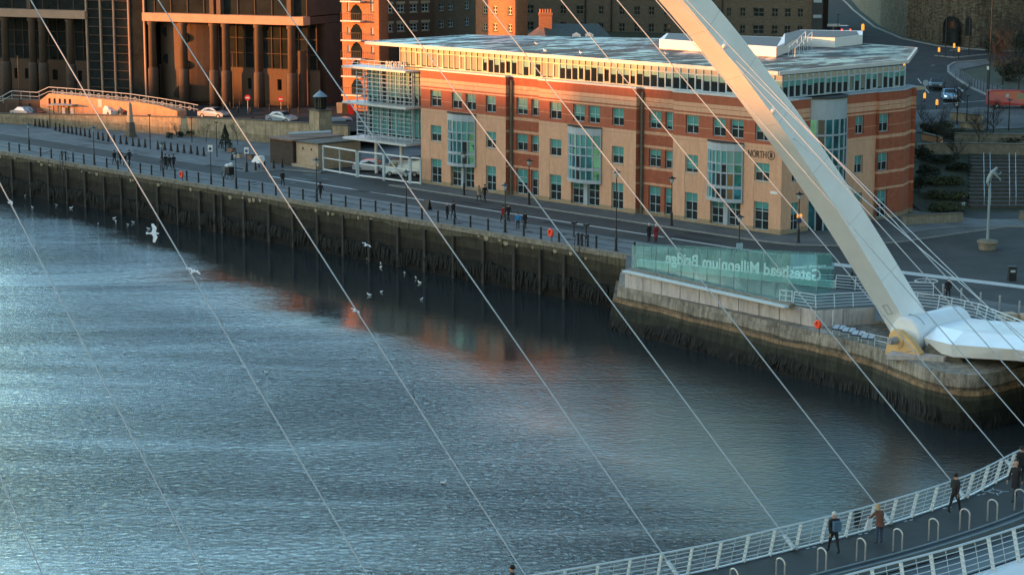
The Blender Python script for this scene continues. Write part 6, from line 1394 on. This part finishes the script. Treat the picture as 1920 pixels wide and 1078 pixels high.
def person(label, loc, face, coat='black', legs='black', hair='hblack', pose='stand', h=1.75, long=0.0, hood=False, extra=None, grp=None, z=None):
    """face = heading in the ground plane; +y of the body is its front"""
    J = {}; s = {'stand': (0.0, 0.0), 'walk': (.27, -.24), 'walk2': (-.25, .25), 'lean': (.05, .0)}[pose]
    le = -.12 if pose != 'lean' else .25; 
    J['pel'] = ((0, 0, .94), (.15, .11)); J['waist'] = ((0, .01, 1.08), (.145, .10)); J['chest'] = ((0, .02 if pose != 'lean' else .10, 1.32), (.175, .12)); J['neck'] = ((0, .03 if pose != 'lean' else .16, 1.47), .065)
    hy = .05 if pose != 'lean' else .22; J['jaw'] = ((0, hy+.01, 1.56), (.075, .085)); J['head'] = ((0, hy, 1.645), (.08, .095)); J['crown'] = ((0, hy-.005, 1.71), (.06, .075))
    E_ = [('pel', 'waist'), ('waist', 'chest'), ('chest', 'neck'), ('neck', 'jaw'), ('jaw', 'head'), ('head', 'crown')]
    for i, sd in enumerate((-1, 1)):
        n = 'lr'[i]; sw = s[i]; J['hip'+n] = ((sd*.10, 0, .88), .10); J['knee'+n] = ((sd*.105, sw*.55+.03, .49), .065); J['ank'+n] = ((sd*.10, sw-.02*(sw < 0), .10+(.06 if sw < -.1 else 0)), .045); J['toe'+n] = ((sd*.12, sw+.15, .045), .04)
        E_ += [('pel', 'hip'+n), ('hip'+n, 'knee'+n), ('knee'+n, 'ank'+n), ('ank'+n, 'toe'+n)]
        aw = -sw*.8; shy = J['chest'][0][1]; J['sh'+n] = ((sd*.20, shy, 1.40), .075)
        if pose == 'lean': J['el'+n] = ((sd*.30, .30, 1.14), .05); J['wr'+n] = ((sd*.20, .52, 1.10), .033); J['hand'+n] = ((sd*.19, .60, 1.10), .038); dr = Vector((0, .09, -.02))
        else: J['el'+n] = ((sd*.26, shy+aw*.35-.02, 1.13), .052); J['wr'+n] = ((sd*.25, shy+aw*.9+.06, .90), .034); J['hand'+n] = ((sd*.25, shy+aw*1.0+.07, .83), .038); dr = Vector((0, .02, -.09))
        E_ += [('chest', 'sh'+n), ('sh'+n, 'el'+n), ('el'+n, 'wr'+n), ('wr'+n, 'hand'+n)]
    def mf(c):
        for n in 'lr':
            if (Vector(J['hand'+n][0])-c).length < .085: return 2
        if c.z > 1.50 and abs(c.x) < .14: return 2
        if c.z < .10: return 3
        if c.z > .93-.0: return 0
        for n in 'lr':
            if (Vector(J['wr'+n][0])-c).length < .12 or (Vector(J['el'+n][0])-c).length < .12: return 0
        return 1
    me = skin_mesh('body', J, E_, 'pel', mf, [MATS['cloth_'+coat], MATS['cloth_'+legs], MATS['skin'], MATS['cloth_black']])
    t = thing('person', label, 'person', loc, face-math.pi/2, grp); t.scale = (h/1.75,)*3
    b = bpy.data.objects.new('body', me); sc.collection.objects.link(b); b.parent = t
    # fingers, nose, ears, hair
    fg = MB()
    for n, sd in (('l', -1), ('r', 1)):
        hh = Vector(J['hand'+n][0])
        for k in range(4): o_ = Vector((0, (k-1.5)*.019, 0)) if pose != 'lean' else Vector(((k-1.5)*.019, 0, 0)); ln_ = (.085, .095, .09, .07)[k]; fg.tube([hh+o_, hh+o_+dr*.6*(ln_/.09), hh+o_+dr*1.0*(ln_/.09)+Vector((-sd*.02, 0, 0))], [.010, .009, .007], 5)
        th = Vector((-sd*.035, .03, -.03)) if pose != 'lean' else Vector((-sd*.045, .03, 0)); fg.tube([hh, hh+th*.7, hh+th*1.2+dr*.3], [.012, .010, .008], 5)
    fg.build('fingers', 'skin', t)
    fc = MB(); fc.ball((0, hy+.105, 1.61), (.014, .02, .022), 6, 4); fc.build('nose', 'skin', t)
    hr_ = MB()
    if hood: hr_.ball((0, hy-.02, 1.65), (.125, .135, .145), 10, 7)
    else: hr_.ball((0, hy-.025, 1.68), (.103, .115, .10), 10, 7)
    if hair == 'blond' or extra == 'longhair': hr_.ball((0, hy-.07, 1.56), (.10, .075, .16), 8, 6)
    hr_.build('hood' if hood else 'hair', 'cloth_'+(coat if hood else hair), t, True)
    if long:
        cz = .94-long; g = MB(); k0 = 0; rings = [(1.0, .165, .125), (.94, .19, .145), (cz+.15, .205, .17), (cz, .215, .18)]; n_ = 14
        for z_, rx, ry in rings:
            for j in range(n_): a_ = 2*math.pi*j/n_; g.v.append((rx*math.cos(a_), .01+ry*math.sin(a_), z_))
        for i in range(3):
            for j in range(n_): g.f.append((i*n_+j, i*n_+(j+1) % n_, (i+1)*n_+(j+1) % n_, (i+1)*n_+j))
        g.build('coat_skirt', 'cloth_'+coat, t, True)
    return t
A_R = math.atan2(U.y, U.x)                            # heading along the quay to the right
AL = A_R+math.pi
for a_ in (('person in dark padded jacket, leftmost of the four walking away along the quay railing', (215, 309), AL, dict(pose='walk')), ('person in dark coat second from left of the four by the quay railing', (226, 308), AL, dict(pose='walk2')),
           ('smaller person in black, third of the four by the quay railing', (235, 312), AL, dict(h=1.5, pose='walk')), ('person with hands apart, rightmost of the four by the quay railing', (243, 309), AL, dict(pose='walk2', coat='navy', h=1.82)),
           ('person in grey green coat, leftmost of the second walking group', (303, 322), AL, dict(coat='grey', long=.3)), ('person in long black coat in the second walking group', (311, 318), AL, dict(long=.35, h=1.85)),
           ('person in dark green coat in the middle of the second walking group', (318, 318), AL, dict(coat='darkgreen', pose='walk')), ('person in black, rightmost of the second walking group', (326, 318), AL, dict(h=1.8, pose='walk2')),
           ('person in black striding alone over the pale promenade line', (530, 350), -math.pi/2+.4, dict(pose='walk', h=1.8)), ('hooded person in black walking beside the lamp post on the quay', (601, 374), A_R-.2, dict(pose='walk2', hood=True, h=1.85)),
           ('person in beige coat with dark hair walking below the first oriel window', (898, 379), A_R, dict(coat='beige', long=.15, pose='walk')), ('tall person in black beside the one in a beige coat', (909, 379), A_R, dict(h=1.9, pose='walk2')),
           ('white haired person in black by the black board on the quay', (839, 413), AL+.4, dict(hair='hgrey', long=.3)), ('person in black coat walking beside the white haired one', (850, 411), A_R, dict(pose='walk', h=1.82)),
           ('person in a red jacket walking by the lamp post on the quay', (943, 418), A_R, dict(coat='red', pose='walk')), ('person in black beside the one in a red jacket', (953, 416), A_R, dict(pose='walk2', h=1.8)),
           ('person in a bright blue jacket standing on the quay near the lifebuoy', (971, 431), -math.pi/2, dict(coat='blue', legs='navy')), ('person in long black coat beside the one in a blue jacket', (984, 430), A_R, dict(long=.3)),
           ('grey haired person in a black coat walking left of the glass screen', (1217, 454), AL, dict(hair='hgrey', long=.35, h=1.8)), ('pale haired person in a long dark red coat left of the glass screen', (1230, 455), AL, dict(coat='darkred', hair='hgrey', long=.45)),
           ('person in black with a shoulder bag on the plaza behind the arch foot', (1777, 562), -math.pi/2, dict(pose='walk', long=.1))):
    person(a_[0], G(*a_[1], .02), a_[2], **a_[3])
p_ = GT(1806, 397); person('person in black top and pale trousers at the foot of the garden steps', p_+Vector((0, 0, .05)), math.pi/2, 'black', 'pale')
ZD = 5.2
def bridge_at(px, py):
    q = G(px, py, ZD); return q
b1 = person('person in a grey woolly hat with a blue backpack on the bridge footway', bridge_at(1563, 1038), math.pi/2+.35, 'black', 'black', 'hgrey', 'walk', 1.8)
MB().box(-.16, .16, -.30, -.12, 1.02, 1.42).build('backpack', 'cloth_backpack', b1)
b2_ = person('blond person in a brown coat leaning at the bridge railing beside a white bag', bridge_at(1649, 1020), math.pi/2+.45, 'brown', 'jeans', 'blond', 'lean', 1.72, long=.12)
t = thing('shopping_bag', 'white carrier bag held beside the blond person at the bridge railing', 'bag', bridge_at(1628, 1006)+Vector((0, 0, .35)), .4); g = MB(); g.add([(-.17, -.09, 0), (.17, -.09, 0), (.17, .09, 0), (-.17, .09, 0), (-.06, -.03, .42), (.06, -.03, .42), (.06, .03, .42), (-.06, .03, .42)], [(0,3,2,1),(4,5,6,7),(0,1,5,4),(1,2,6,5),(2,3,7,6),(3,0,4,7)]); g.build('bag', 'cloth_white', t); MB().torus((0, 0, .48), .07, .012, 'y', 12, 4).build('handle', 'cloth_white', t)
person('tall person in black jacket and cap walking along the bridge footway', bridge_at(1789, 962), .65, 'black', 'black', 'hblack', 'walk2', 1.82)
person('bald person in a long black coat at the right edge of the bridge', bridge_at(1903, 938), -2.4, 'black', 'black', 'skinhead', 'walk', 1.82, long=.35)
person('person in black behind the bald one at the bridge railing', bridge_at(1914, 905), math.pi/2+.4, 'black', 'black', 'hblack', 'stand', 1.75)
person('person in black with dark hair, only head and shoulders in view at bottom edge', bridge_at(962, 1143), -2.9, 'black', 'black', 'hblack', 'stand', 1.78)
t = thing('dark_board', 'dark narrow panel fixed to a bridge railing post beside the hatted person', 'panel', bridge_at(1607, 999)); MB().box(-.14, .14, -.03, .03, .25, 1.0).build('board', 'black_metal', t)

# lifebuoys
def buoy(px, py, z, label, r=.42):
    t = thing('lifebuoy', label, 'lifebuoy', G(px, py, 0) if z is None else z, UROT-.1); MB().torus((0, -.12, .85), r*.7, r*.30, 'y', 20, 8).build('ring', 'orange_red', t, True)
    MB().ball((0, -.06, .85), (r*.55, .08, r*.55), 12, 6).build('housing', 'orange_red', t); MB().tube([(0, .05, 0), (0, .05, .6)], .04, 6).build('post', 'black_metal', t)
buoy(342, 341, None, 'orange lifebuoy on the quay railing near the second walking group'); buoy(1034, 453, None, 'orange lifebuoy on the quay railing near the blue jacket')
buoy(1535, 625, G(1535, 628, -1.4), 'orange lifebuoy on the pier ledge against the pale wall', .36)
# board, binoculars, tricycle
t = thing('sandwich_board', 'black folding board standing on the promenade beside the white haired walker', 'board', G(801, 393), UROT); g = MB(); g.add([(-.42, -.3, 0), (.42, -.3, 0), (.42, -.03, 1.05), (-.42, -.03, 1.05), (-.42, -.25, 0), (.42, -.25, 0), (.42, .0, 1.05), (-.42, .0, 1.05)], [(0,3,2,1),(4,5,6,7),(0,1,5,4),(1,2,6,5),(2,3,7,6),(3,0,4,7)]); g.build('front_panel', 'black_metal', t)
g = MB(); g.add([(-.42, .3, 0), (.42, .3, 0), (.42, .05, 1.05), (-.42, .05, 1.05), (-.42, .25, 0), (.42, .25, 0), (.42, .01, 1.05), (-.42, .01, 1.05)], [(0,3,2,1),(4,5,6,7),(0,1,5,4),(1,2,6,5),(2,3,7,6),(3,0,4,7)]); g.build('rear_panel', 'black_metal', t)
for x, y, l in ((1076, 444, 'black coin telescope on the quay, left of the pair'), (1099, 448, 'black coin telescope on the quay, right of the pair beside the ladder')):
    t = thing('telescope', l, 'telescope', G(x, y, 0), UROT); MB().lathe([(.18, 0), (.07, .1), (.06, 1.2)], 8).build('stand', 'black_metal', t); g = MB(); g.tube([(-.3, -.05, 1.35), (.32, .05, 1.4)], [.09, .12], 8); g.box(-.12, .12, -.1, .1, 1.2, 1.45); g.build('viewer', 'black_metal', t)
t = thing('cargo_tricycle', 'dark cargo tricycle piled with white bags on the promenade', 'tricycle', G(426, 334), A_R)
for x, y in ((-.75, 0), (.45, .38), (.45, -.38)):
    wz_ = MB().torus((x, y, .33), .30, .035, 'y', 16, 5).build('wheel', 'rubber', t); g = MB()
    for k in range(6): a_ = k*math.pi/3; g.tube([(x, y, .33), (x+.29*math.cos(a_), y, .33+.29*math.sin(a_))], .008, 3)
    g.build('spokes', 'grey_steel', wz_)
g = MB(); g.tube([(-.75, 0, .33), (-.3, 0, .75), (.1, 0, .5)], .035, 5); g.tube([(-.75, 0, .33), (-.55, 0, .95), (-.5, -.25, 1.0)], .03, 5); g.tube([(-.55, 0, .95), (-.5, .25, 1.0)], .03, 5); g.build('frame', 'grey_steel', t)
MB().box(.05, .9, -.36, .36, .42, 1.35).build('cargo_box', 'black_metal', t); g = MB(); g.ball((.3, -.1, 1.5), (.32, .3, .22), 10, 6); g.ball((.65, .12, 1.6), (.25, .25, .28), 10, 6); g.ball((-.1, 0, 1.42), (.25, .2, .18), 8, 5); g.build('bags', 'cloth_white', t, True)
t = thing('covered_barrow', 'small barrow under a bright white sheet behind the promenade bollards', 'barrow', G(485, 316), A_R); g = MB(); g.add([(-1.0, -.35, .75), (-.35, -.4, .7), (.75, -.4, .7), (.8, .4, .7), (-.35, .4, .7), (-1.0, .35, .75), (-.3, -.3, 1.5), (.7, -.33, 1.55), (.72, .33, 1.55), (-.3, .3, 1.5)], [(0, 1, 6), (1, 2, 7, 6), (2, 3, 8, 7), (3, 4, 9, 8), (4, 5, 9), (5, 0, 6, 9), (6, 7, 8, 9), (0, 5, 4, 3, 2, 1)]); g.build('sheet', 'gull_white', t)
g = MB()
for x in (-.4, .6): g.tube([(x, -.3, 0), (x, -.3, .7)], .05, 5); g.tube([(x, .3, 0), (x, .3, .7)], .05, 5)
g.build('legs', 'black_metal', t)
# sign plates on lamp posts
q = G(1385, 505); t = thing('sign_plate', 'small pale rectangular plate on the lamp post behind the glass screen', 'sign', (q.x, q.y, 2.1), .1); MB().box(-.3, .3, -.2, -.15, -.2, .25).build('plate', 'cladding', t)
q = G(1497, 455); t = thing('sign_plate', 'orange and blue sign panels on the lamp post near the office corner', 'sign', (q.x, q.y, 2.4), .1); MB().box(-.25, .25, -.2, -.15, 0, .35).build('orange_panel', 'amber', t); MB().box(-.2, .2, -.2, -.15, -.5, -.05).build('blue_panel', 'sign_blue', t)
# statue
st = thing('statue', 'green bronze figure leaning on top of a tall slim pole with a round stone base', 'statue', G(1851, 468))
MB().lathe([(.78, 0), (.8, .55), (.95, .6), (.98, .75), (.9, .88), (.3, .95)], 22).build('base', 'garden_stone' if 'garden_stone' in MATS else 'sandstone', st); MB().lathe([(.13, .9), (.10, 5.9)], 8).build('pole', 'bronze', st)
Js = {'foot': ((0, 0, 5.85), .09), 'kn': ((-.25, -.1, 6.2), .14), 'pel': ((-.15, 0, 6.65), .24), 'ch': ((.25, 0, 7.2), .27), 'nk': ((.5, -.05, 7.5), .12), 'hd': ((.62, -.08, 7.72), .17), 'sl': ((.15, -.3, 7.25), .12), 'hl': ((.75, -.3, 6.7), .08), 'hl2': ((.95, -.25, 6.45), .07), 'sr': ((.45, .28, 7.2), .12), 'hr': ((.9, .35, 6.9), .08), 'hr2': ((1.1, .35, 7.2), .06), 'kn2': ((.1, .15, 6.25), .13)}
ms = skin_mesh('figure', Js, [('foot', 'kn'), ('kn', 'pel'), ('pel', 'ch'), ('ch', 'nk'), ('nk', 'hd'), ('ch', 'sl'), ('sl', 'hl'), ('hl', 'hl2'), ('ch', 'sr'), ('sr', 'hr'), ('hr', 'hr2'), ('pel', 'kn2')], 'pel', lambda c: 0, [MATS['bronze']])
o = bpy.data.objects.new('figure', ms); sc.collection.objects.link(o); o.parent = st

# ================================================================== BIRDS
fg_ = thing('gull', 'white gull floating on the dark water near the quay wall', 'gull', group='gulls on the river')
g = MB(); g.tube([(-.26, 0, .10), (-.14, 0, .09), (0, 0, .08), (.13, 0, .10), (.2, 0, .17), (.23, 0, .22)], [.02, .075, .10, .085, .05, .045], 8); g.ball((.25, 0, .24), .06, 8, 5); g.build('body', 'gull_white', fg_, True)
g = MB(); g.add([(-.30, -.03, .12), (.06, -.09, .15), (.06, .09, .15), (-.30, .03, .12), (-.1, 0, .19)], [(0, 1, 4), (1, 2, 4), (2, 3, 4), (3, 0, 4)]); g.build('wings', 'gull_grey', fg_)
gs_ = Series(fg_); random.seed(3)
for x, y in ((47, 369), (61, 390), (106, 385), (133, 391), (184, 421), (214, 410), (217, 416), (240, 422), (250, 418), (279, 430), (286, 423), (688, 488), (714, 495), (714, 502), (759, 513), (780, 522), (787, 531), (693, 554), (715, 548), (790, 562), (831, 906), (500, 700)):
    gs_.put(G(x, y, WZ+.02), random.uniform(0, 6.28), scale=random.uniform(.65, .9))
for x, y, l in ((1007, 84, 'gull standing alone on the office roof near the left'), (1022, 97, 'gull on the office roof edge above the glazing'), (1089, 101, 'gull on the office roof near the second cable'), (1250, 103, 'gull on the office roof in front of the white plant screen')):
    gs_.put(G(x, y, ZR1+.05), random.uniform(0, 6), label=l, group='gulls on the office roof')
def flying(px, py, Y, label, span=1.25, rx=0, ry=0, rz=0, name='flying_gull'):
    p = at_depth(px, py, Y); t = thing(name, label, 'gull', p); t.rotation_euler = (rx, ry, rz); k = span/1.25
    g = MB(); g.tube([(-.30*k, 0, 0), (-.15*k, 0, 0), (0, 0, .0), (.16*k, 0, .01), (.24*k, 0, .02), (.31*k, 0, .01)], [.02, .06, .085, .065, .05, .012], 8); g.build('body', 'gull_white', t, True)
    MB().add([(-.26*k, -.03, 0), (-.26*k, .03, 0), (-.42*k, .08, 0), (-.42*k, -.08, 0), (-.26*k, -.03, .015), (-.26*k, .03, .015), (-.42*k, .08, .01), (-.42*k, -.08, .01)], [(0,1,2,3),(4,7,6,5),(0,4,5,1),(1,5,6,2),(2,6,7,3),(3,7,4,0)]).build('tail', 'gull_white', t)
    for s in (-1, 1):
        pts_ = [(.12, .05, .02), (.17, .30, .12), (.02, .62, .04), (-.10, .58, .04), (-.06, .28, .11), (-.12, .05, .02)]
        v = [(x*k, s*y*k, z*k) for x, y, z in pts_]; n_ = len(v); MB().add(v+[(a_, b_, c_+.015) for a_, b_, c_ in v], [tuple(range(n_)), tuple(range(n_, 2*n_))[::-1]]+[(i, (i+1) % n_, n_+(i+1) % n_, n_+i) for i in range(n_)]).build('wing', 'gull_white', t)
flying(288, 438, 118, 'large white gull flying with wings bent over the dark water', 1.25, R(50), R(5), R(20))
flying(362, 509, 125, 'white gull flying just in front of a stay cable', .95, R(20), R(-20), R(70))
flying(20, 380, 125, 'small white gull flying beside the cable at the left edge', .5, R(30), 0, R(40)); flying(687, 460, 170, 'white gull flying low in front of the quay wall', .9, R(20), 0, R(60)); flying(666, 583, 150, 'small gull flying in front of a stay cable over mid river', .8, R(20), 0, R(60))

# ================================================================== TREES AND SHRUBS
def bare_tree_mesh(h, seed, spread=.5, twigs=5, r0=.09):
    rnd = random.Random(seed); tr = MB(); br = MB()
    def grow(mb, p, d, L_, r, lv):
        pts_ = [p]; n_ = 3
        for i in range(n_):
            d = (d+Vector((rnd.uniform(-.18, .18), rnd.uniform(-.18, .18), rnd.uniform(-.03, .14)))).normalized(); p = p+d*L_/n_; pts_.append(p)
        mb.tube(pts_, [r*(1-.5*i/n_) for i in range(n_+1)], 5 if lv < 2 else 3, False)
        if lv >= 4: return
        for k in range(twigs if lv else twigs+1):
            t = rnd.uniform(.35, 1); q = pts_[min(n_, int(t*n_+.5))]; a = rnd.uniform(0, 6.28); e = Vector((math.cos(a), math.sin(a), rnd.uniform(.3, 1.0)/spread*.5)).normalized()
            grow(br, q, (d*.5+e*.8).normalized(), L_*rnd.uniform(.5, .72), r*.5, lv+1)
    grow(tr, Vector((0, 0, -.1)), Vector((0, 0, 1)), h*.42, r0, 0)
    return tr, br
def bare_tree(label, loc, h, seed, spread=.5, twigs=4, grp=None, r0=.09):
    t = thing('bare_tree', label, 'tree', loc, group=grp); tr, br = bare_tree_mesh(h, seed, spread, twigs, r0); tr.build('trunk', 'bark', t); br.build('branches', 'bark', t); return t
def leafy(name, label, loc, rx, ry, rz, n_, m, seed, size=.16, trunk=0.0, cat='shrub', grp=None, cone=False):
    rnd = random.Random(seed); t = thing(name, label, cat, loc, group=grp); g = MB()
    blobs = [(Vector((rnd.uniform(-.6, .6)*rx, rnd.uniform(-.6, .6)*ry, trunk+rz*rnd.uniform(.3, 1.3))), rnd.uniform(.3, .55)) for _ in range(9)]
    for _ in range(n_):
        if cone: f_ = rnd.random()**.8; a = rnd.uniform(0, 6.28); rr_ = (1-f_)*rx*rnd.uniform(.55, 1.1); c = Vector((math.cos(a)*rr_, math.sin(a)*rr_, trunk+f_*rz*2))
        else:
            b_, s = rnd.choice(blobs); v = Vector((rnd.gauss(0, 1), rnd.gauss(0, 1), rnd.gauss(0, 1))).normalized()*rnd.uniform(.65, 1.05); c = b_+Vector((v.x*rx*s, v.y*ry*s, v.z*rz*s))
        d1 = Vector((rnd.gauss(0, 1), rnd.gauss(0, 1), rnd.gauss(0, .7))).normalized(); d2 = d1.cross(Vector((rnd.gauss(0, 1), rnd.gauss(0, 1), rnd.gauss(0, 1)))).normalized(); s = size*rnd.uniform(.6, 1.4)
        if c.z < .02: c.z = .05+rnd.random()*.2
        g.add([c-d1*s, c+d2*s*.5, c+d1*s, c-d2*s*.5], [(0, 1, 2, 3)])
    g.build('foliage', m, t)
    tt = MB(); tt.tube([(0, 0, -.1), (.05, 0, trunk+rz*.4), (0, .05, trunk+rz*1.0)], [.08+rz*.03, .06+rz*.02, .03], 6); tt.build('trunk', 'bark', t); return t
for i, (x, y, h, l) in enumerate(((332, 257, 3.2, 'small bare tree by the planter hedge below the retaining wall'), (386, 268, 3.4, 'small bare tree left of the dark conifer'), (446, 272, 4.0, 'bare tree right of the dark conifer'), (560, 283, 3.4, 'bare tree with fan of twigs beside the lantern tower'), (497, 262, 2.6, 'thin bare tree against the retaining wall left of the shed'))): bare_tree(l, G(x, y), h, i+1, .7, 4, r0=.05)
leafy('conifer', 'small dark conifer tree standing on the promenade by the black posts', G(423, 284), 1.0, 1.0, 1.55, 900, 'leaf_dark', 5, .13, .3, 'tree', cone=True)
for i, (x, y, l) in enumerate(((322, 260, 'low green planter hedge, left one under the small bare tree'), (340, 258, 'low green planter hedge between the two bare trees'), (358, 256, 'low green planter hedge right of the middle'), (374, 254, 'low green planter hedge at the right end of its row'))):
    leafy('planter_hedge', l, G(x, y), .9, .6, .45, 350, 'leaf_dark', 20+i, .10, .1, 'hedge')
# hillside garden
random.seed(11)
sh = [(1745, 250, 1.6, 1.3, 'leaf', 'broad green hedge bush beside the pale wall, left end of the upper hedge'), (1762, 247, 2.0, 1.4, 'leaf', 'tall green hedge bush in the upper hedge beside the first short lamp post'), (1785, 256, 2.0, 1.0, 'leaf', 'green hedge bush below the pale stone wall'), (1812, 262, 2.0, .9, 'leaf', 'green hedge bush at the middle of the upper hedge'), (1840, 262, 2.0, .9, 'leaf', 'green hedge bush below the tallest lamp column'), (1870, 264, 2.0, .8, 'leaf_dark', 'dark hedge bush left of the short lamp post by the van'), (1905, 266, 2.2, .8, 'leaf_dark', 'dark hedge bush at the right end of the upper hedge'),
      (1728, 300, 1.6, 1.6, 'leaf_dark', 'dark bush beside the brick corner of the office'), (1740, 330, 1.5, 1.4, 'leaf_dark', 'dark rounded bush halfway down the garden beside the office'), (1755, 345, 1.6, .9, 'leaf', 'green clipped bush in the upper garden bed'), (1780, 345, 1.6, .9, 'leaf', 'green clipped bush right of another in the upper garden bed'), (1760, 372, 1.8, .8, 'leaf', 'green clipped bush in the middle garden bed'), (1785, 372, 1.8, .8, 'leaf', 'green clipped bush nearest the steps in the middle bed'),
      (1755, 395, 1.8, .8, 'leaf', 'green low bush behind the low garden wall'), (1780, 395, 1.8, .8, 'leaf', 'green low bush behind the garden wall nearest the steps'), (1722, 360, 1.2, 1.8, 'leaf_dark', 'dark tall shrub against the brick corner of the office'), (1770, 305, 1.8, 1.0, 'leaf_dark', 'dark bush under the terrace wall'), (1797, 320, 1.5, .9, 'leaf_dark', 'dark bush left of the garden steps')]
for i, (x, y, r, h, m, l) in enumerate(sh): p = GT(x, y); leafy('shrub', l, p, r, r*.8, h*.6, 900, m, 40+i, .15)
bt = [(1795, 235, 7, 'bare tree beside the pale wall below the junction'), (1757, 285, 7, 'bare tree leaning over the dark garden beside the office'), (1727, 262, 5, 'small bare tree at the corner of the office'), (1862, 255, 6, 'bare tree behind the short lamp post below the van'), (1910, 170, 9, 'large bare tree on the verge at the right edge'), (1880, 160, 9, 'large bare tree on the grass verge above the van'), (1905, 120, 11, 'tall dark bare tree behind the grass verge at the right edge'), (1868, 125, 10, 'tall dark bare tree behind the verge beside the sign post'), (1802, 84, 9, 'bare tree growing in front of the rubble wall arches'), (1700, 60, 6, 'small bare tree on top edge of the rubble wall'), (1790, 320, 6, 'bare tree left of the garden steps'), (1835, 285, 6, 'bare tree above the garden steps')]
for i, (x, y, h, l) in enumerate(bt): bare_tree(l, GT(x, y), h, 60+i, .8, 5, r0=.03*h*.5)
for i, (x, y, r, h, l) in enumerate(((1890, 150, 3.0, 3.2, 'dark ivy covered thicket on the verge above the van'), (1925, 110, 3.5, 4.0, 'dark evergreen mass at the right edge below the pavilion'), (1860, 100, 2.2, 2.6, 'dark evergreen bush below the pavilion'))): leafy('evergreen_bush', l, GT(x, y), r, r*.8, h*.6, 2200, 'leaf_dark', 90+i, .2)
# ================================================================== unseen blocks added to keep the low sun off the lower parts
def add_sun_blocker(name, label, a0, a1, Rr, z1, dpt=14):
    """block standing at distance Rr towards the sun, spanning lateral a0..a1"""
    S = Vector((SD.x, SD.y, 0)).normalized(); W = Vector((-S.y, S.x, 0))
    c = S*Rr+W*((a0+a1)/2); t = thing(name, label, 'sun blocker', (c.x, c.y, 0), math.atan2(W.y, W.x)); hw_ = abs(a1-a0)/2
    MB().box(-hw_, hw_, -dpt/2, dpt/2, -6, z1).build('walls', MATS['brick_olive'], t); MB().box(-hw_-.3, hw_+.3, -dpt/2-.3, dpt/2+.3, z1, z1+.3).build('roof', 'dark_roof', t)
for i, (a0, a1, h) in enumerate(((-430, -328.5, 50), (-328.5, -319.5, 27), (-319.5, -297, 23.4), (-297, -277, 52), (-277, -271, 41), (-271, -250, 52), (-250, -244, 35.3), (-244, -236, 35.6), (-236, -222, 36.6), (-222, -212, 39.6), (-212, -200, 42.3), (-200, -135, 42.8), (-135, -60, 41.5), (-60, 40, 36))):
    add_sun_blocker('sun_blocker', 'unseen sun blocker number %s from the upstream end, added to shade the scene' % ('one two three four five six seven eight nine ten eleven twelve thirteen fourteen'.split()[i]), a0, a1, 260, h)
t = thing('shade_block', 'unseen tall block added behind the courts to shade the warehouse', 'sun blocker', (-58, 358, 0), 0); MB().box(-20, 22, -8, 8, 1, 24).build('walls', MATS['brick_olive'], t)  # added out of view to keep the sun off the warehouse
t = thing('hidden_sun_block', 'unseen low block added behind the brick office to shade the junction', 'sun blocker', (14, 272, 0), 0); MB().box(-8, 13, -16, 26, 1, 12.4).build('walls', MATS['brick_olive'], t)  # added out of view to shade the junction and the van
t = thing('shade_block', 'unseen narrow block added behind the sunlit brick block to shade the rubble wall', 'sun blocker', (-3, 319.5, 0), 0); MB().box(-2, 1.8, -9, 9, 4, 26).build('walls', MATS['brick_olive'], t)  # added out of view to shade the rubble wall and verge trees
